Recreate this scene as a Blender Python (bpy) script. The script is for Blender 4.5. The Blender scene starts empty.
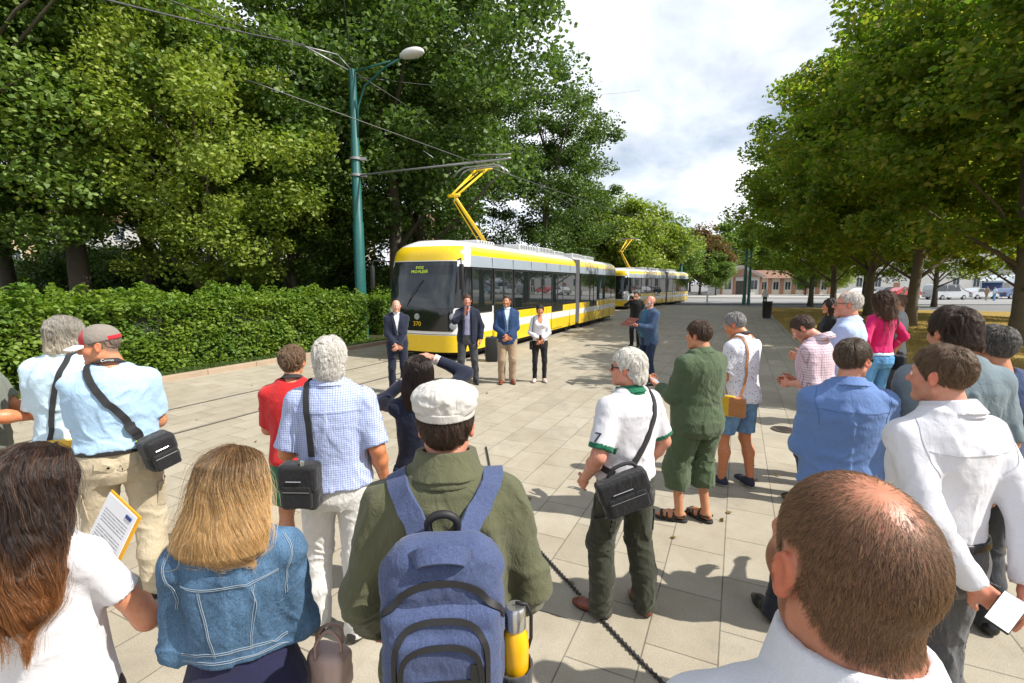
import bpy, bmesh, math, random
import numpy as np
from mathutils import Vector, Matrix, Euler
random.seed(5)
RNG = np.random.default_rng(11)
SC = bpy.context.scene
COL = SC.collection
PI = math.pi
rad = math.radians

# ------------------------------------------------------------------ objects
def link(o, parent=None):
    COL.objects.link(o)
    if parent is not None:
        o.parent = parent
    return o

def tag(o, label=None, cat=None, group=None, kind=None):
    if label: o['label'] = label
    if cat: o['category'] = cat
    if group: o['group'] = group
    if kind: o['kind'] = kind
    return o

def empty(name, loc=(0, 0, 0), rz=0.0):
    o = bpy.data.objects.new(name, None)
    o.empty_display_size = .2
    COL.objects.link(o)
    o.location = loc; o.rotation_euler = (0, 0, rz)
    return o

def mesh_obj(name, V, F, mats, parent=None, smooth=True, midx=None, loc=None, rz=None, sharp=None):
    me = bpy.data.meshes.new(name)
    me.from_pydata([tuple(map(float, v)) for v in V], [], [tuple(map(int, f)) for f in F])
    if not isinstance(mats, (list, tuple)): mats = [mats]
    for m in mats: me.materials.append(m)
    if midx is not None:
        me.polygons.foreach_set('material_index', np.asarray(midx, np.int32))
    me.polygons.foreach_set('use_smooth', np.full(len(me.polygons), bool(smooth)))
    me.update()
    if sharp:
        me.set_sharp_from_angle(angle=rad(sharp))
    o = bpy.data.objects.new(name, me)
    link(o, parent)
    if loc is not None: o.location = loc
    if rz is not None: o.rotation_euler = (0, 0, rz)
    return o

def mesh_np(name, V, Q, mats, parent=None, smooth=True, midx=None):
    """fast quad mesh"""
    V = np.asarray(V, np.float32); Q = np.asarray(Q, np.int32)
    me = bpy.data.meshes.new(name)
    k = Q.shape[1]
    me.vertices.add(len(V)); me.vertices.foreach_set('co', V.ravel())
    me.loops.add(Q.size); me.loops.foreach_set('vertex_index', Q.ravel())
    me.polygons.add(len(Q))
    me.polygons.foreach_set('loop_start', np.arange(0, Q.size, k, dtype=np.int32))
    me.polygons.foreach_set('loop_total', np.full(len(Q), k, np.int32))
    if not isinstance(mats, (list, tuple)): mats = [mats]
    for m in mats: me.materials.append(m)
    if midx is not None: me.polygons.foreach_set('material_index', np.asarray(midx, np.int32))
    me.polygons.foreach_set('use_smooth', np.full(len(Q), bool(smooth)))
    me.update(calc_edges=True); me.validate()
    o = bpy.data.objects.new(name, me)
    link(o, parent)
    return o

class MB:
    """collects simple solids into one mesh"""
    def __init__(s): s.V = []; s.F = []; s.M = []
    def _add(s, V, F, m=0):
        n = len(s.V); s.V += [tuple(v) for v in V]
        s.F += [tuple(i + n for i in f) for f in F]; s.M += [m] * len(F)
    def box(s, lo, hi, m=0, R=None, o=None):
        x0, y0, z0 = lo; x1, y1, z1 = hi
        V = [(x, y, z) for z in (z0, z1) for y in (y0, y1) for x in (x0, x1)]
        if R is not None: V = [R @ Vector(v) + (Vector(o) if o is not None else Vector()) for v in V]
        elif o is not None: V = [Vector(v) + Vector(o) for v in V]
        s._add(V, [(0, 2, 3, 1), (4, 5, 7, 6), (0, 1, 5, 4), (2, 6, 7, 3), (0, 4, 6, 2), (1, 3, 7, 5)], m)
        return s
    def bbox(s, lo, hi, b=.01, m=0, seg=2, R=None, o=None):
        """bevelled box"""
        bm = bmesh.new(); bmesh.ops.create_cube(bm, size=1)
        lo = Vector(lo); hi = Vector(hi)
        for v in bm.verts:
            v.co = Vector([(lo[i] + hi[i]) / 2 + v.co[i] * (hi[i] - lo[i]) for i in range(3)])
        bmesh.ops.bevel(bm, geom=bm.edges[:], offset=b, segments=seg, profile=.5, affect='EDGES')
        return s.bm(bm, m, R, o)
    def bm(s, bm, m=0, R=None, o=None):
        bm.verts.index_update()
        V = [v.co.copy() for v in bm.verts]
        if R is not None: V = [R @ v for v in V]
        if o is not None: V = [v + Vector(o) for v in V]
        s._add(V, [[v.index for v in f.verts] for f in bm.faces], m)
        bm.free(); return s
    def tube(s, pts, r, n=8, m=0, caps=True):
        pts = [Vector(p) for p in pts]
        rs = r if isinstance(r, (list, tuple)) else [r] * len(pts)
        V = []; F = []
        u = None
        for i, p in enumerate(pts):
            t = (pts[min(i + 1, len(pts) - 1)] - pts[max(i - 1, 0)]).normalized()
            if u is None:
                u = t.orthogonal().normalized()
            else:
                u = (u - t * u.dot(t))
                u = u.normalized() if u.length > 1e-6 else t.orthogonal().normalized()
            w = t.cross(u)
            for k in range(n):
                a = 2 * PI * k / n
                V.append(p + (u * math.cos(a) + w * math.sin(a)) * rs[i])
        for i in range(len(pts) - 1):
            for k in range(n):
                a = i * n + k; b = i * n + (k + 1) % n
                F.append((a, b, b + n, a + n))
        if caps:
            F.append(tuple(reversed(range(n)))); F.append(tuple(range((len(pts) - 1) * n, len(pts) * n)))
        s._add(V, F, m); return s
    def lathe(s, prof, n=16, m=0, o=(0, 0, 0), R=None):
        V = []; F = []
        for (r, z) in prof:
            for k in range(n):
                a = 2 * PI * k / n
                V.append(Vector((r * math.cos(a), r * math.sin(a), z)))
        if R is not None: V = [R @ v for v in V]
        V = [v + Vector(o) for v in V]
        for i in range(len(prof) - 1):
            for k in range(n):
                a = i * n + k; b = i * n + (k + 1) % n
                F.append((a, b, b + n, a + n))
        F.append(tuple(reversed(range(n)))); F.append(tuple(range((len(prof) - 1) * n, len(prof) * n)))
        s._add(V, F, m); return s
    def poly(s, pts, m=0):
        s._add(pts, [tuple(range(len(pts)))], m); return s
    def prism(s, pts2, a, b, axis='y', m=0):
        """extrude a 2D outline (list of (u,v)) between a and b along an axis"""
        def P(u, v, w):
            return {'y': (u, w, v), 'x': (w, u, v), 'z': (u, v, w)}[axis]
        n = len(pts2)
        V = [P(u, v, a) for u, v in pts2] + [P(u, v, b) for u, v in pts2]
        F = [tuple(range(n)), tuple(reversed(range(n, 2 * n)))]
        for i in range(n):
            j = (i + 1) % n
            F.append((i, i + n, j + n, j))
        s._add(V, F, m); return s
    def build(s, name, mats, parent=None, smooth=False, sharp=None, loc=None, rz=None):
        me = bpy.data.meshes.new(name)
        me.from_pydata([tuple(v) for v in s.V], [], s.F)
        if not isinstance(mats, (list, tuple)): mats = [mats]
        for m in mats: me.materials.append(m)
        me.polygons.foreach_set('material_index', np.asarray(s.M, np.int32))
        bm = bmesh.new(); bm.from_mesh(me); bmesh.ops.recalc_face_normals(bm, faces=bm.faces[:]); bm.to_mesh(me); bm.free()
        me.polygons.foreach_set('use_smooth', np.full(len(me.polygons), bool(smooth or sharp)))
        me.update()
        if sharp: me.set_sharp_from_angle(angle=rad(sharp))
        o = bpy.data.objects.new(name, me); link(o, parent)
        if loc is not None: o.location = loc
        if rz is not None: o.rotation_euler = (0, 0, rz)
        return o

def text_mesh(name, body, size, mat_, parent, M, extrude=.002, align='CENTER'):
    cu = bpy.data.curves.new(name, 'FONT'); cu.body = body; cu.size = size; cu.extrude = extrude
    cu.align_x = align; cu.align_y = 'CENTER'
    tmp = bpy.data.objects.new(name + '_tmp', cu); COL.objects.link(tmp)
    dg = bpy.context.evaluated_depsgraph_get()
    me = bpy.data.meshes.new_from_object(tmp.evaluated_get(dg))
    bpy.data.objects.remove(tmp); bpy.data.curves.remove(cu)
    me.transform(M); me.materials.clear(); me.materials.append(mat_)
    me.name = name
    o = bpy.data.objects.new(name, me); link(o, parent)
    return o

# ------------------------------------------------------------------ materials
def N(nt, typ, **kw):
    n = nt.nodes.new(typ)
    for k, v in kw.items(): setattr(n, k, v)
    return n

def setin(n, **kw):
    for k, v in kw.items():
        n.inputs[k.replace('_', ' ')].default_value = v

def lin(c):
    """sRGB 0-255 -> linear rgba"""
    o = []
    for x in c[:3]:
        x = x / 255
        o.append(x / 12.92 if x <= .04045 else ((x + .055) / 1.055) ** 2.4)
    return (*o, 1)

def base_mat(name, color, rough=.6, metal=0., spec=.5):
    m = bpy.data.materials.new(name); m.use_nodes = True
    nt = m.node_tree; b = nt.nodes['Principled BSDF']
    c = tuple(color) if len(color) == 4 else (*color, 1)
    b.inputs['Base Color'].default_value = c
    b.inputs['Roughness'].default_value = rough
    b.inputs['Metallic'].default_value = metal
    b.inputs['Specular IOR Level'].default_value = spec
    return m, nt, b

def mixcol(nt, fac, a, b, blend='MIX'):
    n = N(nt, 'ShaderNodeMix', data_type='RGBA', blend_type=blend)
    for sock, v in ((n.inputs[0], fac), (n.inputs[6], a), (n.inputs[7], b)):
        if isinstance(v, bpy.types.NodeSocket): nt.links.new(v, sock)
        elif isinstance(v, (int, float)): sock.default_value = v
        else: sock.default_value = v if len(v) == 4 else (*v, 1)
    return n.outputs[2]

def math_(nt, op, a, b=0., c=None):
    n = N(nt, 'ShaderNodeMath', operation=op)
    for i, v in enumerate((a, b, c)):
        if v is None: continue
        if isinstance(v, bpy.types.NodeSocket): nt.links.new(v, n.inputs[i])
        else: n.inputs[i].default_value = v
    return n.outputs[0]

def objco(nt): return N(nt, 'ShaderNodeTexCoord').outputs['Object']

def noise_(nt, vec, scale, detail=3, rough=.55, dist=0.):
    n = N(nt, 'ShaderNodeTexNoise'); setin(n, Scale=scale, Detail=detail, Roughness=rough, Distortion=dist)
    if vec is not None: nt.links.new(vec, n.inputs['Vector'])
    return n.outputs['Fac']

def maprange(nt, v, a, b, c=0., d=1.):
    n = N(nt, 'ShaderNodeMapRange'); nt.links.new(v, n.inputs[0])
    for i, x in enumerate((a, b, c, d)): n.inputs[i + 1].default_value = x
    return n.outputs[0]

def scalevec(nt, vec, s):
    n = N(nt, 'ShaderNodeVectorMath', operation='MULTIPLY'); nt.links.new(vec, n.inputs[0]); n.inputs[1].default_value = s
    return n.outputs[0]

def bump_(nt, b, h, strength=.3, dist=.01):
    n = N(nt, 'ShaderNodeBump'); setin(n, Strength=strength, Distance=dist)
    nt.links.new(h, n.inputs['Height']); nt.links.new(n.outputs['Normal'], b.inputs['Normal'])

def plain(name, color, rough=.5, metal=0., spec=.5, var=.12, vscale=6., bump=0., bscale=60., coat=0.):
    m, nt, b = base_mat(name, color, rough, metal, spec)
    co = objco(nt)
    f = noise_(nt, co, vscale, 4)
    c = tuple(color)[:3]
    lo = [x * (1 - var) for x in c]; hi = [min(1, x * (1 + var)) for x in c]
    nt.links.new(mixcol(nt, f, lo, hi), b.inputs['Base Color'])
    nt.links.new(maprange(nt, f, .2, .8, max(.02, rough - .07), min(1, rough + .07)), b.inputs['Roughness'])
    if bump: bump_(nt, b, noise_(nt, co, bscale, 3), bump, .01)
    if coat: b.inputs['Coat Weight'].default_value = coat; b.inputs['Coat Roughness'].default_value = .08
    return m

def fabric(name, color, rough=.85, weave=700., var=.14, wrinkle=.35, sheen=.15, fine=.25):
    m, nt, b = base_mat(name, color, rough, 0, .25)
    co = objco(nt)
    c = tuple(color)[:3]
    f = noise_(nt, co, 9., 5)
    f2 = noise_(nt, co, weave, 1)
    c1 = mixcol(nt, f, [x * (1 - var) for x in c], [min(1, x * (1 + var)) for x in c])
    c2 = mixcol(nt, maprange(nt, f2, .3, .7, 0, fine), c1, [x * .55 for x in c])
    nt.links.new(c2, b.inputs['Base Color'])
    wr = noise_(nt, scalevec(nt, co, (1, 1, .6)), 26., 4, .5, 1.2)
    h = math_(nt, 'ADD', wr, math_(nt, 'MULTIPLY', f2, .12))
    bump_(nt, b, h, wrinkle, .02)
    b.inputs['Sheen Weight'].default_value = sheen
    return m

# ------------------------------------------------------------------ noise in numpy
_TAB = RNG.random(65536).astype(np.float32) * 2 - 1
def vnoise(P, seed=0):
    P = np.asarray(P, np.float32)
    i = np.floor(P).astype(np.int64); f = (P - i).astype(np.float32); u = f * f * (3 - 2 * f)
    out = np.zeros(len(P), np.float32)
    for dx in (0, 1):
        wx = u[:, 0] if dx else 1 - u[:, 0]
        for dy in (0, 1):
            wy = u[:, 1] if dy else 1 - u[:, 1]
            for dz in (0, 1):
                wz = u[:, 2] if dz else 1 - u[:, 2]
                h = ((i[:, 0] + dx) * 73856093 ^ (i[:, 1] + dy) * 19349663 ^ (i[:, 2] + dz) * 83492791 ^ (seed * 7919)) & 65535
                out += wx * wy * wz * _TAB[h]
    return out
def fbm(P, seed=0, n=3):
    o = 0; a = 1.
    P = np.asarray(P, np.float32)
    for k in range(n):
        o = o + a * vnoise(P * (2 ** k), seed + k); a *= .5
    return o

# ------------------------------------------------------------------ signed distance surfaces
def rotm(yaw=0, pitch=0, roll=0):
    """degrees; yaw about z (ccw, + turns to the left), pitch about x (+ looks up), roll about y"""
    return np.array((Matrix.Rotation(rad(yaw), 3, 'Z') @ Matrix.Rotation(rad(pitch), 3, 'X') @ Matrix.Rotation(rad(roll), 3, 'Y')))

class SDF:
    def __init__(s, k=.02): s.p = []; s.k = k; s.posts = []
    def add(s, fn, lo, hi, op='u', k=None):
        s.p.append((fn, np.array(lo, float), np.array(hi, float), op, s.k if k is None else k)); return s
    def cap(s, a, b, ra, rb=None, op='u', k=None, flat='', fl=None):
        rb = ra if rb is None else rb
        a = np.array(a, float); b = np.array(b, float); ab = b - a; L = np.linalg.norm(ab); r = max(ra, rb)
        ax = ab / max(L, 1e-9)
        def fn(P):
            q = P - a; t = q @ ax
            tc = np.clip(t / max(L, 1e-9), 0, 1)
            if flat:
                dr = np.linalg.norm(q - t[:, None] * ax, axis=1) - (ra + tc * (rb - ra))
                d = dr
                if 'b' in flat:
                    d = np.maximum(d, t - L)
                if 'a' in flat:
                    d = np.maximum(d, -t)
                dd = np.linalg.norm(q - (tc * L)[:, None] * ax, axis=1) - (ra + tc * (rb - ra))
                if 'b' not in flat: d = np.where(t > L, dd, d)
                if 'a' not in flat: d = np.where(t < 0, dd, d)
                return d
            return np.linalg.norm(q - (tc * L)[:, None] * ax, axis=1) - (ra + tc * (rb - ra))
        return s.add(fn, np.minimum(a, b) - r, np.maximum(a, b) + r, op, k)
    def chain(s, pts, rs, op='u', k=None, flat=''):
        n = len(pts) - 1
        for i in range(n):
            f = ''
            if i == 0 and 'a' in flat: f += 'a'
            if i == n - 1 and 'b' in flat: f += 'b'
            s.cap(pts[i], pts[i + 1], rs[i], rs[i + 1], op, k, f)
        return s
    def ell(s, c, r, R=None, op='u', k=None):
        c = np.array(c, float); r = np.array(r, float) if np.ndim(r) else np.full(3, float(r))
        R_ = np.eye(3) if R is None else np.array(R)
        def fn(P):
            q = (P - c) @ R_
            k0 = np.linalg.norm(q / r, axis=1); k1 = np.linalg.norm(q / (r * r), axis=1)
            return k0 * (k0 - 1) / np.maximum(k1, 1e-6)
        m = r.max()
        return s.add(fn, c - m, c + m, op, k)
    def box(s, c, h, rnd=.01, R=None, op='u', k=None):
        c = np.array(c, float); h = np.array(h, float); R_ = np.eye(3) if R is None else np.array(R)
        def fn(P):
            q = np.abs((P - c) @ R_) - (h - rnd)
            return np.linalg.norm(np.maximum(q, 0), axis=1) + np.minimum(q.max(1), 0) - rnd
        m = np.linalg.norm(h)
        return s.add(fn, c - m, c + m, op, k)
    def loft(s, sec, R=None, piv=(0, 0, 0), off=0., zr=None, op='u', k=None, shell=0., p=2.):
        """sec rows: z, cx, cy, rx, ry"""
        S = np.array(sec, float); R_ = np.eye(3) if R is None else np.array(R); piv = np.array(piv, float)
        z0, z1 = (S[0, 0], S[-1, 0]) if zr is None else zr
        def fn(P):
            q = (P - piv) @ R_ + piv
            z = q[:, 2]
            it = lambda j: np.interp(z, S[:, 0], S[:, j])
            rx = it(3) + off; ry = it(4) + off
            x = np.abs(q[:, 0] - it(1)); y = np.abs(q[:, 1] - it(2))
            if p == 2.:
                e = np.sqrt((x / rx) ** 2 + (y / ry) ** 2)
                g = np.sqrt((x / rx ** 2) ** 2 + (y / ry ** 2) ** 2)
                d = np.where(e > 1e-3, e * (e - 1) / np.maximum(g, 1e-6), -np.minimum(rx, ry))
            else:
                e = ((x / rx) ** p + (y / ry) ** p) ** (1 / p); d = (e - 1) * np.minimum(rx, ry)
            if shell: d = np.abs(d) - shell
            return np.maximum(d, np.maximum(z0 - z, z - z1))
        m = max((np.abs(S[:, 1]) + S[:, 3]).max(), (np.abs(S[:, 2]) + S[:, 4]).max()) + off + shell
        c = np.array([[sx * m, sy * m, zz] for sx in (-1, 1) for sy in (-1, 1) for zz in (z0, z1)])
        c = (c - piv) @ R_.T + piv
        return s.add(fn, c.min(0), c.max(0), op, k)
    def fn(s, f, lo, hi, op='u', k=None): return s.add(f, lo, hi, op, k)
    def post(s, f): s.posts.append(f); return s
    def grid(s, res, lo=None, hi=None, margin=.03):
        U = [p for p in s.p if p[3] == 'u']
        if lo is None: lo = np.min([p[1] for p in U], 0) - margin
        if hi is None: hi = np.max([p[2] for p in U], 0) + margin
        lo = np.array(lo, float); hi = np.array(hi, float)
        n = np.maximum(np.ceil((hi - lo) / res).astype(int) + 1, 4)
        D = np.full(n, .3, np.float32)
        ax = [lo[i] + res * np.arange(n[i]) for i in range(3)]
        for (f, a, b, op, k) in s.p:
            m = k + 3 * res + .005
            if op == 'i': i0 = np.zeros(3, int); i1 = n
            else:
                i0 = np.clip(np.floor((a - m - lo) / res).astype(int), 0, n); i1 = np.clip(np.ceil((b + m - lo) / res).astype(int) + 1, 0, n)
            if (i1 <= i0).any(): continue
            sl = tuple(slice(i0[i], i1[i]) for i in range(3))
            G = np.stack(np.meshgrid(*[ax[i][sl[i]] for i in range(3)], indexing='ij'), -1).reshape(-1, 3)
            d = f(G).astype(np.float32).reshape(D[sl].shape)
            c = D[sl]
            if op == 'u':
                if k > 0:
                    h = np.maximum(k - np.abs(c - d), 0) / k
                    D[sl] = np.minimum(c, d) - h * h * k * .25
                else: D[sl] = np.minimum(c, d)
            elif op == 's':
                e = -d
                if k > 0:
                    h = np.maximum(k - np.abs(c - e), 0) / k
                    D[sl] = np.maximum(c, e) + h * h * k * .25
                else: D[sl] = np.maximum(c, e)
            else:
                D[sl] = np.maximum(c, d)
        if s.posts:
            I = np.argwhere(np.abs(D) < .05)
            if len(I):
                P = lo + I * res
                for f in s.posts:
                    D[I[:, 0], I[:, 1], I[:, 2]] -= f(P).astype(np.float32)
        return D, lo, res
    def mesh(s, res, lo=None, hi=None, margin=.03):
        D, lo, res = s.grid(res, lo, hi, margin)
        V, Q = surface_nets(D)
        return V * res + lo, Q, (D, lo, res)

def surface_nets(D):
    S = D < 0
    nx, ny, nz = D.shape
    C = np.zeros((nx - 1, ny - 1, nz - 1), np.int8)
    for dx in (0, 1):
        for dy in (0, 1):
            for dz in (0, 1):
                C += S[dx:nx - 1 + dx, dy:ny - 1 + dy, dz:nz - 1 + dz]
    act = (C > 0) & (C < 8)
    ii = np.argwhere(act)
    vid = np.full(act.shape, -1, np.int32); vid[act] = np.arange(len(ii))
    pos = np.zeros((len(ii), 3), np.float32); cnt = np.zeros(len(ii), np.float32)
    for ax in range(3):
        e = np.zeros(3, int); e[ax] = 1
        o1, o2 = [a for a in range(3) if a != ax]
        for p in (0, 1):
            for q in (0, 1):
                o = np.zeros(3, int); o[o1] = p; o[o2] = q
                a = ii + o; b = a + e
                d0 = D[a[:, 0], a[:, 1], a[:, 2]]; d1 = D[b[:, 0], b[:, 1], b[:, 2]]
                m = (d0 < 0) != (d1 < 0)
                t = np.where(m, d0 / np.where(m, d0 - d1, 1), 0)
                pos += np.where(m[:, None], o + t[:, None] * e, 0); cnt += m
    V = ii + pos / np.maximum(cnt, 1)[:, None]
    Q = []
    m = S[:-1, 1:-1, 1:-1] != S[1:, 1:-1, 1:-1]; I = np.argwhere(m)
    if len(I):
        i, j, k = I[:, 0], I[:, 1] + 1, I[:, 2] + 1
        q = np.stack([vid[i, j - 1, k - 1], vid[i, j, k - 1], vid[i, j, k], vid[i, j - 1, k]], 1)
        fl = ~S[i, j, k]; q[fl] = q[fl][:, ::-1]; Q.append(q)
    m = S[1:-1, :-1, 1:-1] != S[1:-1, 1:, 1:-1]; I = np.argwhere(m)
    if len(I):
        i, j, k = I[:, 0] + 1, I[:, 1], I[:, 2] + 1
        q = np.stack([vid[i - 1, j, k - 1], vid[i - 1, j, k], vid[i, j, k], vid[i, j, k - 1]], 1)
        fl = ~S[i, j, k]; q[fl] = q[fl][:, ::-1]; Q.append(q)
    m = S[1:-1, 1:-1, :-1] != S[1:-1, 1:-1, 1:]; I = np.argwhere(m)
    if len(I):
        i, j, k = I[:, 0] + 1, I[:, 1] + 1, I[:, 2]
        q = np.stack([vid[i - 1, j - 1, k], vid[i, j - 1, k], vid[i, j, k], vid[i - 1, j, k]], 1)
        fl = ~S[i, j, k]; q[fl] = q[fl][:, ::-1]; Q.append(q)
    return V, np.concatenate(Q) if Q else np.zeros((0, 4), int)

def gsample(G, P):
    D, lo, res = G
    q = (P - lo) / res
    n = np.array(D.shape)
    q = np.clip(q, 0, n - 1.001)
    i = np.floor(q).astype(int); f = q - i
    o = 0
    for dx in (0, 1):
        for dy in (0, 1):
            for dz in (0, 1):
                w = (f[:, 0] if dx else 1 - f[:, 0]) * (f[:, 1] if dy else 1 - f[:, 1]) * (f[:, 2] if dz else 1 - f[:, 2])
                o = o + w * D[i[:, 0] + dx, i[:, 1] + dy, i[:, 2] + dz]
    return o
def ggrad(G, P, e=None):
    e = e or G[2]
    g = np.stack([gsample(G, P + np.eye(3)[k] * e) - gsample(G, P - np.eye(3)[k] * e) for k in range(3)], 1)
    return g / np.maximum(np.linalg.norm(g, axis=1, keepdims=True), 1e-6)
def onto(G, P, off=.006, it=12):
    """pull points onto the surface of a distance grid"""
    P = np.array(P, float)
    for _ in range(it):
        P = P - ggrad(G, P) * (gsample(G, P) - off)[:, None] * .8
    return P

def ribbon(mb, P, Nn, w, th=.003, m=0):
    """flat strap along points P with surface normals Nn"""
    P = np.asarray(P, float); n = len(P)
    T = np.gradient(P, axis=0); T /= np.linalg.norm(T, axis=1, keepdims=True)
    Sd = np.cross(T, Nn); Sd /= np.maximum(np.linalg.norm(Sd, axis=1, keepdims=True), 1e-6)
    ws = np.full(n, w) if np.ndim(w) == 0 else np.asarray(w)
    V = []
    for i in range(n):
        a = Sd[i] * ws[i] / 2; b = Nn[i] * th / 2
        V += [P[i] - a - b, P[i] + a - b, P[i] + a + b, P[i] - a + b]
    F = [(0, 1, 2, 3), tuple(4 * (n - 1) + k for k in (3, 2, 1, 0))]
    for i in range(n - 1):
        for k in range(4):
            l = (k + 1) % 4
            F.append((4 * i + k, 4 * i + 4 + k, 4 * i + 4 + l, 4 * i + l))
    mb._add([tuple(v) for v in V], F, m)

def spline(pts, n):
    pts = np.asarray(pts, float)
    d = np.r_[0, np.cumsum(np.linalg.norm(np.diff(pts, axis=0), axis=1))]
    t = np.linspace(0, d[-1], n)
    # catmull-rom through the points
    m = np.zeros_like(pts)
    m[1:-1] = (pts[2:] - pts[:-2]) / (d[2:] - d[:-2])[:, None]
    m[0] = (pts[1] - pts[0]) / (d[1] - d[0]); m[-1] = (pts[-1] - pts[-2]) / (d[-1] - d[-2])
    k = np.clip(np.searchsorted(d, t, 'right') - 1, 0, len(pts) - 2)
    h = (d[k + 1] - d[k]); u = ((t - d[k]) / h)[:, None]; h = h[:, None]
    return (2 * u**3 - 3 * u**2 + 1) * pts[k] + (u**3 - 2 * u**2 + u) * h * m[k] + (-2 * u**3 + 3 * u**2) * pts[k + 1] + (u**3 - u**2) * h * m[k + 1]

# ------------------------------------------------------------------ camera maths
CAMH = 2.12; FPX = 480.; TH = math.atan((341.5 - 283) / FPX)
def ground(px, py, z=0.):
    u = (px - 512) / FPX; v = (341.5 - py) / FPX
    d = (u, math.cos(TH) + v * math.sin(TH), -math.sin(TH) + v * math.cos(TH))
    t = (z - CAMH) / d[2]
    return (d[0] * t, d[1] * t)
def at(px, py, Y):
    """point on the ray of a pixel at world distance Y"""
    u = (px - 512) / FPX; v = (341.5 - py) / FPX
    d = (u, math.cos(TH) + v * math.sin(TH), -math.sin(TH) + v * math.cos(TH))
    t = Y / d[1]
    return (d[0] * t, Y, CAMH + d[2] * t)
# ------------------------------------------------------------------ people
U = 1.78
LODRES = {0: .008, 1: .0105, 2: .015}
HEADRES = {0: .0036, 1: .005, 2: .0065}
HANDRES = {0: .0036, 1: .0048, 2: .006}

def skin_material():
    m, nt, b = base_mat('skin', (.5, .3, .2), .43, 0, .45)
    a = N(nt, 'ShaderNodeAttribute', attribute_name='tint')
    co = objco(nt)
    f = noise_(nt, co, 38., 5, .6)
    f2 = noise_(nt, co, 420., 2)
    c = mixcol(nt, maprange(nt, f, .35, .7, 0, .55), a.outputs['Color'], (.9, .6, .52), 'MULTIPLY')
    nt.links.new(c, b.inputs['Base Color'])
    b.inputs['Subsurface Weight'].default_value = .12
    b.inputs['Subsurface Radius'].default_value = (.012, .004, .002)
    b.inputs['Subsurface Scale'].default_value = .6
    bump_(nt, b, math_(nt, 'ADD', f, math_(nt, 'MULTIPLY', f2, .35)), .22, .006)
    return m
SKIN = skin_material()

def hair_material(name, root, tip=None, rough=.35, var=.5, zr=None):
    """strands: colour from root to tip, each strand a little different"""
    tip = tip or root
    m = bpy.data.materials.new(name); m.use_nodes = True
    nt = m.node_tree; nt.nodes.remove(nt.nodes['Principled BSDF'])
    out = [n for n in nt.nodes if n.type == 'OUTPUT_MATERIAL'][0]
    h = N(nt, 'ShaderNodeHairInfo')
    p = N(nt, 'ShaderNodeBsdfHairPrincipled'); p.parametrization = 'COLOR'
    t = math_(nt, 'ADD', h.outputs['Intercept'], math_(nt, 'MULTIPLY', math_(nt, 'SUBTRACT', h.outputs['Random'], .5), .5))
    if zr:
        sp = N(nt, 'ShaderNodeSeparateXYZ'); nt.links.new(objco(nt), sp.inputs[0])
        t = math_(nt, 'ADD', maprange(nt, sp.outputs['Z'], zr[0], zr[1]), math_(nt, 'MULTIPLY', math_(nt, 'SUBTRACT', h.outputs['Random'], .5), .7))
    c = mixcol(nt, maprange(nt, t, .15, .85), root, tip)
    c2 = mixcol(nt, h.outputs['Random'], [x * (1 - var * .7) for x in (1, 1, 1)], [1 + var * .6] * 3)
    c3 = mixcol(nt, 1., c, c2, 'MULTIPLY')
    nt.links.new(c3, p.inputs['Color'])
    p.inputs['Roughness'].default_value = rough; p.inputs['Radial Roughness'].default_value = .5
    b = N(nt, 'ShaderNodeBsdfPrincipled'); nt.links.new(c3, b.inputs['Base Color']); b.inputs['Roughness'].default_value = .5; b.inputs['Specular IOR Level'].default_value = .3
    mx = N(nt, 'ShaderNodeMixShader'); mx.inputs[0].default_value = .38 if zr else .22
    nt.links.new(b.outputs[0], mx.inputs[1]); nt.links.new(p.outputs[0], mx.inputs[2]); nt.links.new(mx.outputs[0], out.inputs['Surface'])
    return m

def shell_material(name, root, tip=None, zr=None):
    m, nt, b = base_mat(name, root, .62, 0, .35)
    co = objco(nt)
    f = noise_(nt, scalevec(nt, co, (1, 1, .25)), 120., 4, .6, .4)
    f2 = noise_(nt, scalevec(nt, co, (1, 1, .3)), 22., 3)
    a = N(nt, 'ShaderNodeAttribute', attribute_name='tint')
    c = mixcol(nt, maprange(nt, f, .3, .7), a.outputs['Color'], (1.25, 1.2, 1.15), 'MULTIPLY')
    c1 = mixcol(nt, maprange(nt, f, .35, .65), mixcol(nt, 1., a.outputs['Color'], (.45, .43, .42), 'MULTIPLY'), mixcol(nt, 1., a.outputs['Color'], (1.3, 1.27, 1.22), 'MULTIPLY'))
    c1 = mixcol(nt, maprange(nt, f2, .4, .65, 0, .5), c1, mixcol(nt, 1., a.outputs['Color'], (.5, .48, .46), 'MULTIPLY'))
    nt.links.new(c1, b.inputs['Base Color'])
    bump_(nt, b, math_(nt, 'ADD', f, f2), .7, .012)
    return m
HAIRSHELL = shell_material('hair_mass', (.1, .06, .04))

def set_tint(o, C):
    me = o.data
    at_ = me.color_attributes.new('tint', 'FLOAT_COLOR', 'POINT')
    C = np.c_[C, np.ones(len(C))].astype(np.float32)
    at_.data.foreach_set('color', C.ravel())

def ik(a, c, l1, l2, pole):
    a = np.array(a, float); c = np.array(c, float); d = c - a; L = np.linalg.norm(d)
    u = d / L; L = min(max(L, abs(l1 - l2) + .02), l1 + l2 - .002)
    x = (l1 * l1 - l2 * l2 + L * L) / (2 * L); h = math.sqrt(max(l1 * l1 - x * x, 0))
    p = np.array(pole, float); p = p - u * (p @ u); p /= max(np.linalg.norm(p), 1e-6)
    return a + u * x + p * h, a + u * L

def nrm(v): v = np.array(v, float); return v / max(np.linalg.norm(v), 1e-9)

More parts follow.
